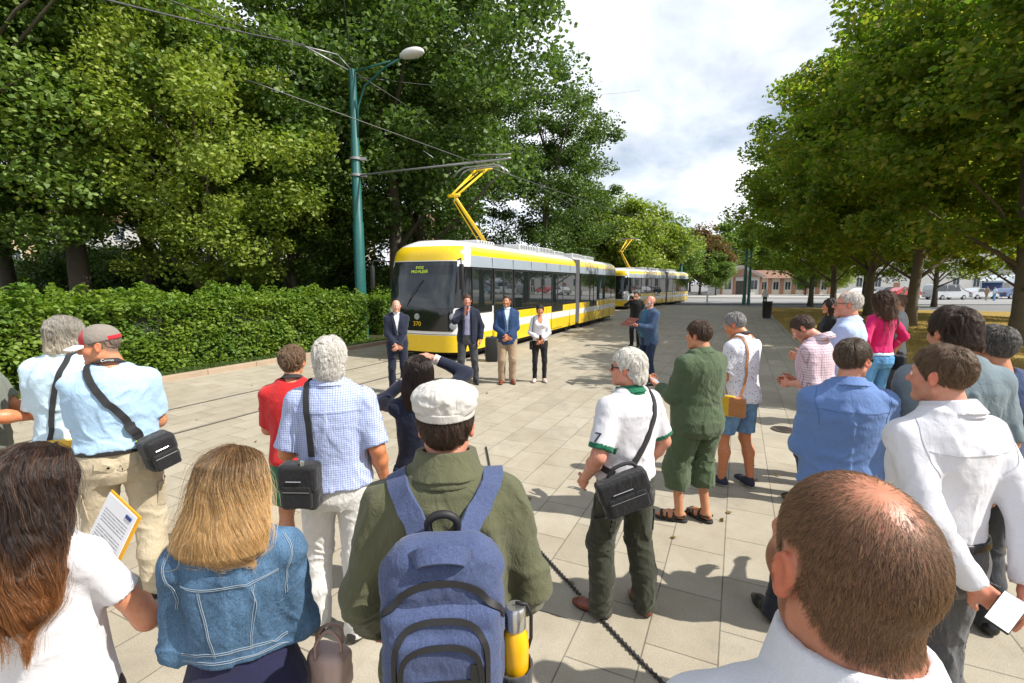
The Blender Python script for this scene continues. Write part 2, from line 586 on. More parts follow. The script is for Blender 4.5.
SEC_M = [(.80, 0, 0, .150, .105), (.86, 0, -.01, .168, .122), (.93, 0, -.012, .172, .124), (1.0, 0, -.004, .163, .116), (1.08, 0, 0, .152, .110),
         (1.18, 0, 0, .158, .114), (1.30, 0, -.006, .172, .120), (1.38, 0, -.014, .174, .113), (1.44, 0, -.02, .150, .092), (1.485, 0, -.022, .105, .072), (1.51, 0, -.02, .07, .06)]
SEC_F = [(.80, 0, 0, .155, .112), (.86, 0, -.014, .176, .128), (.93, 0, -.016, .176, .126), (1.0, 0, -.006, .158, .110), (1.08, 0, 0, .136, .096),
         (1.18, 0, 0, .138, .1), (1.30, 0, .004, .152, .112), (1.38, 0, -.008, .152, .1), (1.44, 0, -.018, .132, .082), (1.485, 0, -.022, .092, .065), (1.51, 0, -.02, .06, .054)]

HZ_Y = [-.12, -.09, -.05, -.025, .0, .022, .04, .06, .085, .11]
HZ_Z = [-.082, -.078, -.062, -.03, -.012, -.012, .026, .056, .07, .08]
def hairline(P, dz=0., rec=0.):
    return np.interp(P[:, 1], HZ_Y, HZ_Z) + dz + rec * np.clip((P[:, 1] - .0) / .09, 0, 1)

def hand_sdf(S, w, f, pn, side, curl, s=1., k=.004, thumb=.3):
    f = nrm(f); pn = nrm(np.array(pn) - f * (np.array(pn) @ f)); t = np.cross(f, pn) * side
    w = np.array(w, float); P = lambda a, b, c: w + (f * a + t * b + pn * c) * s
    R = np.stack([t, f, pn], 1)
    S.cap(P(-.03, 0, 0), P(.02, 0, 0), .0265 * s, .026 * s, k=.012)
    S.box(P(.056, 0, .0), (.037 * s, .044 * s, .0135 * s), .0125 * s, R, k=.012)
    S.cap(P(.02, .02, .008), P(.055, .034, .012), .017 * s, .013 * s, k=.008)
    cl = curl if isinstance(curl, (list, tuple)) else [curl] * 4
    for i, (b, L, r0) in enumerate(((.029, .074, .0092), (.010, .082, .0095), (-.010, .076, .009), (-.028, .060, .008))):
        q = P(.094 - abs(b) * .18, b, 0); ang = 0
        dirf = nrm(f + t * b * 2.2)
        for fr, bend, rr in ((.46, 52, 1.), (.3, 68, .92), (.24, 45, .85)):
            ang += rad(bend) * cl[i]
            q2 = q + (dirf * math.cos(ang) + pn * math.sin(ang)) * L * fr * s
            S.cap(q, q2, r0 * rr * s, r0 * rr * .93 * s, k=k); q = q2
    q = P(.03, .03, .006); d1 = nrm(f * .75 + t * .75 + pn * .25)
    q2 = q + d1 * .036 * s; S.cap(q, q2, .0125 * s, .0108 * s, k=.006)
    d2 = nrm(f * (.95) + t * (.55 - thumb) + pn * (.2 + thumb * .8)); q3 = q2 + d2 * .034 * s
    S.cap(q2, q3, .0105 * s, .0098 * s, k=k)
    q4 = q3 + nrm(d2 + pn * .2 - t * .2 * thumb) * .026 * s
    S.cap(q3, q4, .0098 * s, .0085 * s, k=k)
    return S

def head_sdf(female=False, jaw=1., nose=1., fat=0.):
    S = SDF(.022)
    jw = (.92 if female else 1.) * jaw
    S.ell((0, -.014, .026), (.0765, .096, .088))
    S.ell((0, .028, -.03), (.058 * jw + fat * .01, .06, .082))
    S.ell((0, .05, -.02), (.052 * jw, .042, .06))
    S.chain([(-.05 * jw, .008, -.066), (0, .074, -.098), (.05 * jw, .008, -.066)], [.02, .02, .02], k=.025)
    S.ell((0, .078, -.1), (.022 * jw, .018, .016), k=.02)
    for sx in (-1, 1):
        S.ell((sx * .04, .058, -.026), (.024, .026, .026), k=.02)
        S.cap((sx * .012, .087, .02), (sx * .048, .067, .018), .010, .008, k=.014)
        S.ell((sx * .031, .098, -.002), (.016, .014, .012), op='s', k=.016)
    S.cap((0, .088, .006), (0, .110, -.027), .008 * nose, .0125 * nose, k=.014)
    for sx in (-1, 1): S.ell((sx * .011, .1, -.032), (.009, .01, .007), k=.008)
    S.chain([(-.024, .079, -.058), (-.008, .09, -.054), (0, .089, -.055), (.008, .09, -.054), (.024, .079, -.058)], [.005, .0065, .006, .0065, .005], k=.008)
    S.chain([(-.02, .08, -.064), (0, .09, -.067), (.02, .08, -.064)], [.005, .0085, .005], k=.008)
    S.chain([(-.024, .086, -.0605), (0, .0985, -.0605), (.024, .086, -.0605)], [.0022] * 3, op='s', k=.003)
    # neck
    nr = (.047 if female else .057) + fat * .012
    S.cap((0, -.014, -.06), (0, -.045, -.19), nr, nr * 1.06, k=.03)
    # ears
    for sx in (-1, 1):
        R = rotm(sx * -24, 10, sx * 8)
        c = np.array((sx * .082, -.010, -.008))
        S.ell(c, (.008, .0172, .0295), R, k=.006)
        S.ell(c + np.array((sx * .0075, .003, .003)), (.0065, .0115, .02), R, op='s', k=.005)
        S.ell(c + np.array((0, .006, -.024)), (.007, .009, .011), R, k=.006)
        S.ell(c + np.array((-sx * .008, .01, 0)), (.012, .012, .022), R, k=.01)
        S.cap(c + np.array((sx * .005, .013, -.004)), c + np.array((sx * .005, .012, .004)), .004, .004, k=.005)
    return S

def make_head(p, root, skin, hairc, fem, lod, opt):
    """returns mesh data of the head+neck in head frame with tints"""
    S = head_sdf(fem, opt.get('jaw', 1.), opt.get('nose', 1.), opt.get('fat', 0.))
    if opt.get('fold'):
        for zz in opt['fold']:
            S.cap((-.035, -.098 - (zz + .09) * -.2, zz), (.035, -.098 - (zz + .09) * -.2, zz), .004, op='s', k=.014)
    res = HEADRES[lod]
    V, Q, G = S.mesh(res, margin=.015)
    # tint
    base = np.array(skin); C = np.tile(base, (len(V), 1))
    nz = fbm(V * 30, 3)
    C *= (1 + .06 * nz)[:, None]
    def blend(mask, col, a=1.):
        m = np.clip(mask, 0, 1)[:, None] * a
        C[:] = C * (1 - m) + np.array(col) * m
    g = lambda c, r: np.exp(-(((V - np.array(c)) / r) ** 2).sum(1))
    red = base * np.array([1.12, .72, .66])
    blend(g((0, .11, -.026), .022) * .7 + g((.045, .07, -.028), .028) * .6 + g((-.045, .07, -.028), .028) * .6, red)
    blend((np.abs(V[:, 0]) > .078) * (np.abs(V[:, 1] + .01) < .032) * (np.abs(V[:, 2] + .01) < .045), red, .75)
    blend(np.clip((-.085 - V[:, 2]) / .05, 0, 1) * (V[:, 1] < .03), base * np.array([1.02, .78, .7]), .5)
    lips = np.exp(-((V[:, 2] + .0605) / .009) ** 2) * np.exp(-(V[:, 0] / .02) ** 4) * (V[:, 1] > .074)
    blend(lips, base * np.array([.95, .5, .5]), .8 if fem else .55)
    hc = np.array(opt.get('browc', hairc))
    brow = np.exp(-((V[:, 2] - .021 + np.abs(V[:, 0]) * .06) / .006) ** 2) * (np.abs(V[:, 0]) > .012) * (np.abs(V[:, 0]) < .05) * (V[:, 1] > .055)
    blend(brow, hc * .8, .75)
    bd = opt.get('beard', 0)
    if bd:
        bm_ = np.clip((-.034 - V[:, 2] - np.clip(np.abs(V[:, 0]) - .03, 0, .1) * -1.2) / .012, 0, 1) * (V[:, 1] > .0) * (V[:, 2] > -.13)
        side = (np.abs(V[:, 0]) > .05) * (V[:, 1] > .0) * (V[:, 1] < .05) * (V[:, 2] < .0) * (V[:, 2] > -.1)
        bm_ = np.maximum(bm_, side * .9) * (1 - np.clip(lips * 1.5, 0, 1)) * np.clip(.85 + .12 * fbm(V * 160, 9), 0, 1)
        blend(bm_, opt.get('beardc', hc), bd)
    sc = opt.get('scalp')
    if sc is not None:
        ln = hairline(V, sc.get('dz', 0), sc.get('rec', 0))
        m = np.clip((V[:, 2] - ln) / .018, 0, 1)
        ear = (np.abs(V[:, 0]) > .0755) * (np.abs(V[:, 1] + .01) < .03) * (np.abs(V[:, 2] + .006) < .04)
        m = m * (1 - ear)
        for (c, r, a) in sc.get('bald', []):
            m = m * (1 - a * np.exp(-(((V - np.array(c)) / np.array(r)) ** 2).sum(1)))
        m = m * np.clip(1 + .5 * fbm(V * np.array([70, 70, 70]), 4), .5, 1)
        blend(m, hc, sc.get('a', .9))
        p['scalp_mask'] = lambda P: None
    return V, Q, C, G

def hair_sdf(style, thick, opt, fem):
    S = SDF(.015)
    dz = opt.get('dz', 0.); rec = opt.get('rec', 0.)
    if style in ('short', 'swept', 'bob', 'ring'):
        S.ell((0, -.016, .028), (.0765 + thick * .75, .096 + thick * .85, .088 + thick))
        if opt.get('nape'):  # longer at the back
            S.ell((0, -.06, -.05), (.066 + thick * .6, .05 + thick, .07 + opt['nape']), k=.03)
        def cut(P):
            return (hairline(P, dz - opt.get('nape', 0) * np.clip((-P[:, 1] - .02) / .04, 0, 1), rec) - P[:, 2]) * .7
        S.fn(cut, (-.2,) * 3, (.2,) * 3, 'i')
        # show the ears
        if not opt.get('cover'):
            for sx in (-1, 1):
                S.ell((sx * .088, -.004, -.016), (.02, .024, .032), op='s', k=.008)
        for (c, r) in opt.get('holes', []): S.ell(c, r, op='s', k=.012)
    elif style == 'long':
        S.ell((0, -.016, .028), (.0765 + thick, .096 + thick, .088 + thick))
        S.loft(opt['sec'], k=.04)
        S.ell((0, .115, -.045), (.066, .09, .115), op='s', k=.02)
        S.cap((0, -.01, -.10), (0, -.03, -.25), .045, op='s', k=.02)
    a = opt.get('amp', .005); fz = opt.get('freq', (30, 30, 14))
    def post(P):
        n = fbm(P * np.array(fz) + 1.7 * vnoise(P * 14, 5)[:, None], opt.get('seed', 1), 3)
        return a * (1 - 2 * np.abs(n)) * .9
    S.post(post)
    if opt.get('topcut') is not None: S.fn(lambda P: P[:, 2] - opt['topcut'], (-1,) * 3, (1,) * 3, 'i')
    return S

def strands(name, G, V, Q, parent, mat_, n, npts, length, rad_, opt, M3, piv):
    """hair lying along the surface of the hair mass"""
    rg = np.random.default_rng(opt.get('seed', 1) + 77)
    A, B, C_, D_ = V[Q[:, 0]], V[Q[:, 1]], V[Q[:, 2]], V[Q[:, 3]]
    cr = np.cross(C_ - A, D_ - B); ar = np.linalg.norm(cr, axis=1); nn = cr / np.maximum(ar, 1e-9)[:, None]
    cen = (A + B + C_ + D_) / 4
    zmin = opt.get('rootz', -9)
    w = ar * (cen[:, 2] > zmin)
    if 'mask' in opt: w = w * opt['mask'](cen, nn)
    f = rg.choice(len(Q), n, p=w / w.sum())
    u = rg.random((n, 1)); v = rg.random((n, 1))
    P = (A[f] * (1 - u) + B[f] * u) * (1 - v) + (D_[f] * (1 - u) + C_[f] * u) * v
    crown = np.array(opt.get('crown', (0, -.05, .12)))
    part = opt.get('comb')
    P = P - nn[f] * .003
    L = length * (.55 + .9 * rg.random(n))
    lev0 = -.003 + .0 * L
    lift = opt.get('lift', .25)
    lv = rg.random(n) * opt.get('lev', .004) + (rg.random(n) > .985) * rg.random(n) * opt.get('fly', .006)
    rnd = rg.normal(size=(n, 3)) * opt.get('rand', .25)
    pts = [P.copy()]
    d = None
    for i in range(1, npts):
        t = i / (npts - 1)
        g = ggrad(G, P, .006)
        c = part(P) if part is not None else (P - crown)
        if opt.get('gravity'): c = nrm_rows(c) * (1 - opt['gravity']) + np.array([0, 0, -1.]) * opt['gravity']
        c = c - g * (c * g).sum(1)[:, None]
        c = nrm_rows(c) + rnd + opt.get('wave', 0) * np.sin(P[:, 2:3] * 38 + rnd[:, :1] * 9) * np.array([1., .3, 0])
        c = c - g * (c * g).sum(1)[:, None]
        c = nrm_rows(c)
        d = c if d is None else nrm_rows(.5 * d + .5 * c)
        P = P + d * (L / (npts - 1))[:, None]
        tgt = lv * min(1, t * 2) + lift * L * t * t * opt.get('liftm', .5)
        sd = gsample(G, P)
        P = P - ggrad(G, P, .006) * np.clip(sd - tgt, -.02, .02)[:, None] * .7
        if 'floor' in opt: P[:, 2] = np.maximum(P[:, 2], opt['floor'] + .02 * rnd[:, 0] / max(opt.get('rand', .25), .05))
        pts.append(P.copy())
    X = np.stack(pts, 1)                                   # n, npts, 3
    X = (X.reshape(-1, 3) @ M3.T + piv).astype(np.float32)
    cv = bpy.data.hair_curves.new(name)
    cv.add_curves([npts] * n)
    cv.attributes['position'].data.foreach_set('vector', X.ravel())
    ra = cv.attributes.get('radius') or cv.attributes.new('radius', 'FLOAT', 'POINT')
    R = np.tile(np.linspace(1, .35, npts), n) * rad_
    ra.data.foreach_set('value', R.astype(np.float32))
    cv.materials.append(mat_)
    o = bpy.data.objects.new(name, cv)
    return link(o, parent)

def nrm_rows(a): return a / np.maximum(np.linalg.norm(a, axis=1, keepdims=True), 1e-9)

_haircache = {}
def hairmat(root, tip=None, rough=.35, var=.5, zr=None):
    k = (tuple(root), tuple(tip or root), rough, var, zr)
    if k not in _haircache: _haircache[k] = hair_material('hair_strand', root, tip, rough, var, zr)
    return _haircache[k]

BLACKSHOE = plain('black_leather', (.012, .012, .013), .35, bump=.1)
SOLE = plain('rubber_sole', (.02, .02, .02), .8)
EYEW = plain('eye_white', (.7, .68, .64), .2)
EYEI = plain('eye_iris', (.03, .02, .015), .1)

def shoe(S_, pos, yaw, style='shoe'):
    x, y = pos; c, s = math.cos(rad(yaw)), math.sin(rad(yaw))
    W = lambda a, b, z: (x + c * a - s * b, y + s * a + c * b, z)
    S_.k = .03
    S_.cap(W(0, -.055, .04), W(0, .02, .045), .038, .04)
    S_.cap(W(.002, .05, .04), W(.006, .12, .03), .043, .04)
    S_.cap(W(.004, .12, .028), W(0, .17, .026), .036, .026)
    S_.cap(W(0, -.03, .06), W(0, -.03, .105), .043, .040, flat='b')
    S_.fn(lambda P: .0 - P[:, 2] + .001, (-9,) * 3, (9,) * 3, 'i', 0)
    return S_

def person(label, loc, yaw, h=1.78, fem=False, skin=(.5, .27, .17), bw=1., bd=1., belly=0., lod=1, lean=0., roll=0., twist=0.,
           head=(0, 0, 0), headopt=None, hair=None, armL=None, armR=None, legs=None, top=None, bottom=None, shoes=None, group=None, hands=True, z0=0., face=True):
    s = h / U
    root_loc = (loc[0], loc[1], z0)
    rg = np.random.default_rng(abs(hash(label)) % 1000 if False else sum(map(ord, label)) % 1000)
    piv = np.array((0, 0, .95)); Rt = rotm(twist, -lean, roll)
    T = lambda p: Rt @ (np.array(p, float) - piv) + piv
    sec = np.array(SEC_F if fem else SEC_M)
    sec[:, 3] *= bw; sec[:, 4] *= bd
    bz = np.exp(-((sec[:, 0] - 1.1) / .11) ** 2) * belly
    sec[:, 4] += bz * .5; sec[:, 2] += bz * .5; sec[:, 3] += bz * .35
    sx = (.150 if fem else .170) * (.5 + .5 * bw)
    res = LODRES[lod]
    info = dict(s=s, T=T, Rt=Rt, sec=sec, lod=lod)
    # joints
    J = {}
    for nm, sd, spec in (('L', -1, armL), ('R', 1, armR)):
        spec = dict(spec or {})
        sh = T((sd * sx, -.018, 1.415)) + np.array(spec.get('sh', (0, 0, 0)))
        w = np.array(spec.get('w', (sd * (.255 * (.4 + .6 * bw)), .045, .885)))
        pole = np.array(spec.get('e', (sd * .25, -1., -.15)))
        el, wr = ik(sh, w, .295, .255, pole)
        f = nrm(spec.get('f', nrm(wr - el)))
        pn = spec.get('pn', (-sd, .15, 0))
        J[nm] = dict(sh=sh, el=el, wr=wr, f=f, pn=pn, curl=spec.get('curl', .35), thumb=spec.get('thumb', .3), sd=sd)
    legs = legs or {}
    for nm, sd in (('l', -1), ('r', 1)):
        fx, fy, fyaw = legs.get(nm, (sd * .11, 0, -sd * 10))
        hip = np.array((sd * .092 * bw, -.004, .895))
        an = np.array((fx, fy - .03, .085))
        kn, an = ik(hip, an, .41, .412, (math.sin(rad(-fyaw)) * .6, 1, 0))
        J[nm] = dict(hip=hip, kn=kn, an=an, foot=(fx, fy), yaw=fyaw, sd=sd)
    info['J'] = J
    ar = .9 if fem else 1.
    ar *= (.5 + .5 * bw)
    # ---- body
    B = SDF(.03)
    B.loft(sec, Rt, piv, off=-.004)
    B.chain([T((-sx * .98, -.018, 1.415)), T((-.055, -.03, 1.488)), T((.055, -.03, 1.488)), T((sx * .98, -.018, 1.415))], [.046, .034, .034, .046])
    nb = T((0, -.03, 1.50))
    for nm in 'LR':
        j = J[nm]
        B.chain([j['sh'], j['el']], [.049 * ar, .041 * ar])
        m = j['el'] * .68 + j['wr'] * .32
        B.chain([j['el'], m, j['wr']], [.040 * ar, .042 * ar, .0275 * ar])
    for nm in 'lr':
        j = J[nm]; kn, an = j['kn'], j['an']
        B.chain([j['hip'], kn], [.086 * (.4 + .6 * bw), .050 if (bottom and bottom.get('end', 1.) > .6) else .056])
        cov = bool(bottom) and bottom.get('end', 1.) > .6
        cm = kn * .66 + an * .34 + np.array((0, -.008 if cov else -.022, 0))
        B.chain([kn + (0, -.006, -.01), cm, an], [.046, .044, .034] if cov else [.052, .055, .036])
        if shoes and shoes.get('bare'):
            c, sn = math.cos(rad(j['yaw'])), math.sin(rad(j['yaw']))
            W = lambda a, b, z: (j['foot'][0] + c * a - sn * b, j['foot'][1] + sn * a + c * b, z)
            B.cap(W(0, -.05, .055), W(0, .06, .055), .034, .036); B.cap(W(0, .06, .05), W(.004, .15, .036), .036, .022)
    hp = T((0, -.012, 1.535 + (headopt or {}).get('neck', 0)))
    # neck stub
    B.cap(nb, hp, (.045 if fem else .055), (.044 if fem else .054), k=.03)
    V, Q, Gb = B.mesh(res * 1.15)
    # ---- head
    ho = dict(headopt or {})
    hc = (hair or {}).get('c', (.08, .05, .03))
    M3 = Rt @ rotm(*head)
    hs = ho.get('size', .955)
    hoff = np.array((0, .020, .122)) * hs          # head centre above the neck pivot, head frame
    HV, HQ, HC, GH = make_head(info, None, skin, hc, fem, lod, ho)
    Hfull = lambda P: (np.asarray(P) * hs + hoff) @ M3.T + hp
    Vs = [V]; Qs = [Q]; Cs = [np.tile(np.array(skin), (len(V), 1))]
    Vs.append(Hfull(HV)); Qs.append(HQ + len(V)); Cs.append(HC)
    n = len(V) + len(HV)
    if hands:
        for nm in 'LR':
            j = J[nm]
            H = SDF(.004)
            hand_sdf(H, j['wr'], j['f'], j['pn'], j['sd'], j['curl'], .93 if fem else 1., thumb=j['thumb'])
            HV2, HQ2, _ = H.mesh(HANDRES[lod], margin=.012)
            Vs.append(HV2); Qs.append(HQ2 + n); n += len(HV2)
            cc = np.tile(np.array(skin), (len(HV2), 1)) * np.array([1.0, .88, .84])
            Cs.append(cc)
    body = mesh_np('person', np.concatenate(Vs) * s, np.concatenate(Qs), SKIN)
    body.location = root_loc; body.rotation_euler = (0, 0, rad(yaw))
    set_tint(body, np.concatenate(Cs))
    tag(body, label, 'person', group)
    info['root'] = body
    Hm = Matrix.Identity(4)
    # eyes
    if face:
        for sd in (-1, 1):
            bm = bmesh.new(); bmesh.ops.create_uvsphere(bm, u_segments=12, v_segments=10, radius=.0125 * s * hs)
            me = bpy.data.meshes.new('eye'); bm.to_mesh(me); bm.free()
            me.materials.append(EYEW); me.materials.append(EYEI)
            for p_ in me.polygons:
                if p_.center.normalized().y > .86: p_.material_index = 1
                p_.use_smooth = True
            c = Hfull(np.array([(sd * .031, .0775, -.002)]))[0] * s
            me.transform(Matrix.Translation(c) @ Matrix(M3.tolist()).to_4x4())
            link(bpy.data.objects.new('eye', me), body)
    # ---- hair
    if hair and hair.get('style'):
        st = hair['style']; th = hair.get('thick', .014)
        S = hair_sdf(st, th, hair, fem)
        HVh, HQh, G = S.mesh(hair.get('res', HEADRES[lod] * 1.0), margin=.02)
        o = mesh_np('hair', Hfull(HVh) * s, HQh, HAIRSHELL, body)
        c0 = np.array(hc); c1 = np.array(hair.get('tip', hc))
        zr = hair.get('tipz', (.05, -.25))
        t = np.clip((zr[0] - HVh[:, 2]) / (zr[0] - zr[1]) + .15 * fbm(HVh * 25, 6), 0, 1)[:, None]
        set_tint(o, c0 * (1 - t) + c1 * t)
        if hair.get('n', 0):
            strands('hair_strands', G, HVh, HQh, o, hairmat(hc, hair.get('tip'), hair.get('rough', .35), hair.get('var', .5), tuple(float((hp[2] + .12 + z) * s) for z in hair['tipz']) if 'tipz' in hair else None), hair['n'], hair.get('npts', 6),
                    hair.get('len', .03), hair.get('r', .0006) * s, hair, M3 * s * hs, (hp + M3 @ hoff) * s)
        info['hair'] = o
    elif hair and hair.get('n'):
        strands('hair', GH, HV, HQ, body, hairmat(hc, hair.get('tip'), hair.get('rough', .35), hair.get('var', .5)), hair['n'], hair.get('npts', 4),
                hair.get('len', .012), hair.get('r', .0005) * s, hair, M3 * s * hs, (hp + M3 @ hoff) * s)
    info['H'] = lambda P: Hfull(P) * s
    info['HM'] = Matrix.Translation(((hp + M3 @ hoff) * s).tolist()) @ Matrix((M3 * s * hs).tolist()).to_4x4()
    # ---- top
    if top:
        t = top; off = t.get('off', .02); A = t.get('amp', .007)
        S = SDF(.035)
        hem = t.get('hem', .9)
        sc_ = sec.copy()
        fl = t.get('flare', .0)
        sc_[:, 3] += fl * np.clip((1.2 - sc_[:, 0]) / .35, 0, 1); sc_[:, 4] += fl * np.clip((1.2 - sc_[:, 0]) / .35, 0, 1)
        for q in t.get('waist', []): sc_[:, 3] += q[1] * np.exp(-((sc_[:, 0] - q[0]) / .06) ** 2); sc_[:, 4] += q[1] * np.exp(-((sc_[:, 0] - q[0]) / .06) ** 2)
        if hem < .8: sc_ = np.vstack([[hem - .02, 0, 0, sc_[0, 3] + .01, sc_[0, 4] + .01], sc_])
        S.loft(sc_, Rt, piv, off=off, zr=(hem, 1.515))
        S.chain([T((-sx * .98, -.018, 1.415)), T((-.06, -.03, 1.487)), T((.06, -.03, 1.487)), T((sx * .98, -.018, 1.415))], [.047 + off * .45, .035 + off * .4, .035 + off * .4, .047 + off * .45])
        sl = t.get('sleeve', 1.); sr = t.get('sr', .012)
        if fem: S.ell(T((-.07, .085, 1.31)), (.06, .05, .06)); S.ell(T((.07, .085, 1.31)), (.06, .05, .06))
        for nm in 'LR':
            j = J[nm]; a, e, w = j['sh'], j['el'], j['wr']
            if sl <= 0: continue
            if sl <= .52:
                q = a + (e - a) * (sl / .52)
                S.chain([a, q], [.049 * ar + sr * .7 + off * .15, .046 * ar + sr * 1.25], flat='b')
            else:
                q = e + (w - e) * ((sl - .52) / .48)
                S.chain([a, e], [.049 * ar + sr * .8 + off * .15, .043 * ar + sr * .95]); S.chain([e, q], [.043 * ar + sr * .95, (.034 * ar + sr * 1.1) if sl > .85 else .044 * ar + sr * 1.3], flat='b')
        S.cap(T((0, -.022, 1.485)), T((0, .012, 1.60)), (.052 if fem else .062) + t.get('neck', 0), .075, op='s', k=.008)
        if t.get('vneck'): S.ell(T((0, .1, 1.47)), (.06, .09, .13), Rt, op='s', k=.008)
        if t.get('open'):
            w0, w1, zb, zt = t['open']   # half widths at bottom/top of a front opening
            def opening(P):
                q = (P - piv) @ Rt + piv
                w = w0 + (w1 - w0) * np.clip((q[:, 2] - zb) / (zt - zb), 0, 1)
                return np.maximum(np.maximum(np.abs(q[:, 0]) - w, .02 - q[:, 1]), zb - q[:, 2])
            S.fn(opening, (-.3, -.1, .6), (.3, .5, 1.7), 's', .006)
        seed = int(rg.integers(999)); tk = t.get('tuck', .0)
        dg = t.get('diag', .6)
        def fold(P):
            z = P[:, 2]; x = P[:, 0]
            wob = vnoise(P * 4., seed)[:, None]
            a1 = fbm(P * np.array([8, 6, 2.2]) + wob * 1.1 + dg * np.c_[z * 5, z * 0, z * 0] * np.sign(x)[:, None], seed + 1, 2)
            r1 = np.exp(-(a1 / .26) ** 2)
            a2 = fbm(P * np.array([5, 5, 10]) + wob * 1.6, seed + 2, 2)
            r2 = np.exp(-(a2 / .28) ** 2)
            wm = np.clip((1.16 - z) / .16, 0, 1) * (np.abs(x) < .26)
            am = np.clip((np.abs(x) - .19) / .05, 0, 1)
            return A * (r1 * (.9 - .4 * am) + r2 * (.22 + tk * wm + .45 * am)) - A * .4 + .001 * vnoise(P * 40, seed + 3)
        S.post(fold)
        for f in t.get('posts', []): S.post(f)
        TV, TQ, GT = S.mesh(t.get('res', res))
        mats = t['mat'] if isinstance(t['mat'], (list, tuple)) else [t['mat']]
        mi = None
        if t.get('pred'):
            cen = TV[TQ].mean(1); mi = t['pred'](cen, info)
        o = mesh_np(t.get('name', 'shirt'), TV * s, TQ, list(mats), body, midx=mi)
        info['top'] = o; info['GT'] = GT
        if t.get('collar'):
            c = t['collar']
            S = SDF(.004)
            ch = c.get('h', .042); rr = c.get('r', .0)
            ch = ch + .02; cs = [(1.487, 0, -.02, .088 + rr, .086 + rr), (1.487 + ch * .45, 0, -.014, .075 + rr, .077 + rr), (1.487 + ch, 0, -.010, .067 + rr, .072 + rr)]
            tilt = Rt @ rotm(0, c.get('tilt', -14), 0)
            S.loft(cs, tilt, T((0, -.02, 1.49)), shell=c.get('th', .0065), zr=(1.478, 1.487 + ch))
            # fold over: outer leaf
            cs2 = [(1.475, 0, -.024, .104 + rr, .102 + rr), (1.487 + ch, 0, -.010, .0695 + rr, .075 + rr)]
            S.loft(cs2, tilt, T((0, -.02, 1.49)), shell=.006, zr=(1.487 + ch * .12, 1.487 + ch))
            ow = c.get('open', .02)
            if ow: S.fn(lambda P: np.maximum(np.abs(P[:, 0]) - ow - np.clip(P[:, 2] - 1.49, 0, 1) * .25, -P[:, 1]), (-.1, 0, 1.4), (.1, .3, 1.7), 's')
            CV, CQ, _ = S.mesh(.0045 if lod == 0 else .006)
            mesh_np('collar', CV * s, CQ, c.get('mat', mats[0]), o)
    # ---- bottom
    if bottom:
        b = bottom; off = b.get('off', .012); A = b.get('amp', .007)
        S = SDF(.03)
        wz = b.get('waist', 1.02)
        S.loft(sec, None, off=off, zr=(.80, wz))
        for nm in 'lr':
            j = J[nm]; hip, kn, an = j['hip'], j['kn'], j['an']
            r0 = .09 * (.4 + .6 * bw) + off; r1 = b.get('knee', .072); r2 = b.get('ankle', .06)
            e = b.get('end', 1.)
            if e > .5:
                lo_ = kn + (an - kn) * ((e - .5) / .5); bk = kn * .5 + lo_ * .5 + np.array((0, -.01, 0))
                if e >= 1: lo_ = np.array((an[0], an[1] + .01, b.get('cuff', .03)))
                S.chain([hip, kn], [r0, r1]); S.chain([kn, bk, lo_], [r1, (r1 + r2) / 2 + .002, r2], flat='b')
            else:
                lo_ = hip + (kn - hip) * (e / .5)
                S.chain([hip, lo_], [r0, b.get('knee', .09)], flat='b')
        seed = int(rg.integers(999))
        def foldb(P):
            z = P[:, 2]; wob = vnoise(P * 5, seed)[:, None]
            a2 = fbm(P * np.array([5, 5, 13]) + wob * 1.8 + np.c_[P[:, 2] * 0, P[:, 2] * 0, np.abs(P[:, 0]) * 6], seed + 2, 2)
            r2_ = np.clip(1 - np.abs(a2) * 2., 0, 1) ** 1.4
            a1 = fbm(P * np.array([9, 9, 2.2]) + wob, seed + 5, 2); r1_ = np.clip(1 - np.abs(a1) * 2, 0, 1) ** 1.4
            km = .35 + np.exp(-((z - .5) / .12) ** 2) + 1.1 * np.exp(-((z - .12) / .1) ** 2) + .8 * np.exp(-((z - .8) / .07) ** 2)
            return A * (r2_ * km * .8 + r1_ * .55 - .5)
        S.post(foldb)
        for f in b.get('posts', []): S.post(f)
        if b.get('seat', True):
            S.cap((0, -.20, .83), (0, -.16, .97), .006, op='s', k=.05)
        BV, BQ, GB = S.mesh(b.get('res', res))
        mats = b['mat'] if isinstance(b['mat'], (list, tuple)) else [b['mat']]
        mi = b['pred'](BV[BQ].mean(1), info) if b.get('pred') else None
        o = mesh_np(b.get('name', 'trousers'), BV * s, BQ, list(mats), body, midx=mi)
        info['bottom'] = o; info['GB'] = GB
        if b.get('belt'):
            S = SDF(.003); S.loft(sec, None, off=off + .008, zr=(wz - .034, wz + .002))
            mesh_np('belt', *(lambda r: (r[0] * s, r[1]))(S.mesh(.006)[:2]), b['belt'], o)
        for z in b.get('loops', []):
            pass
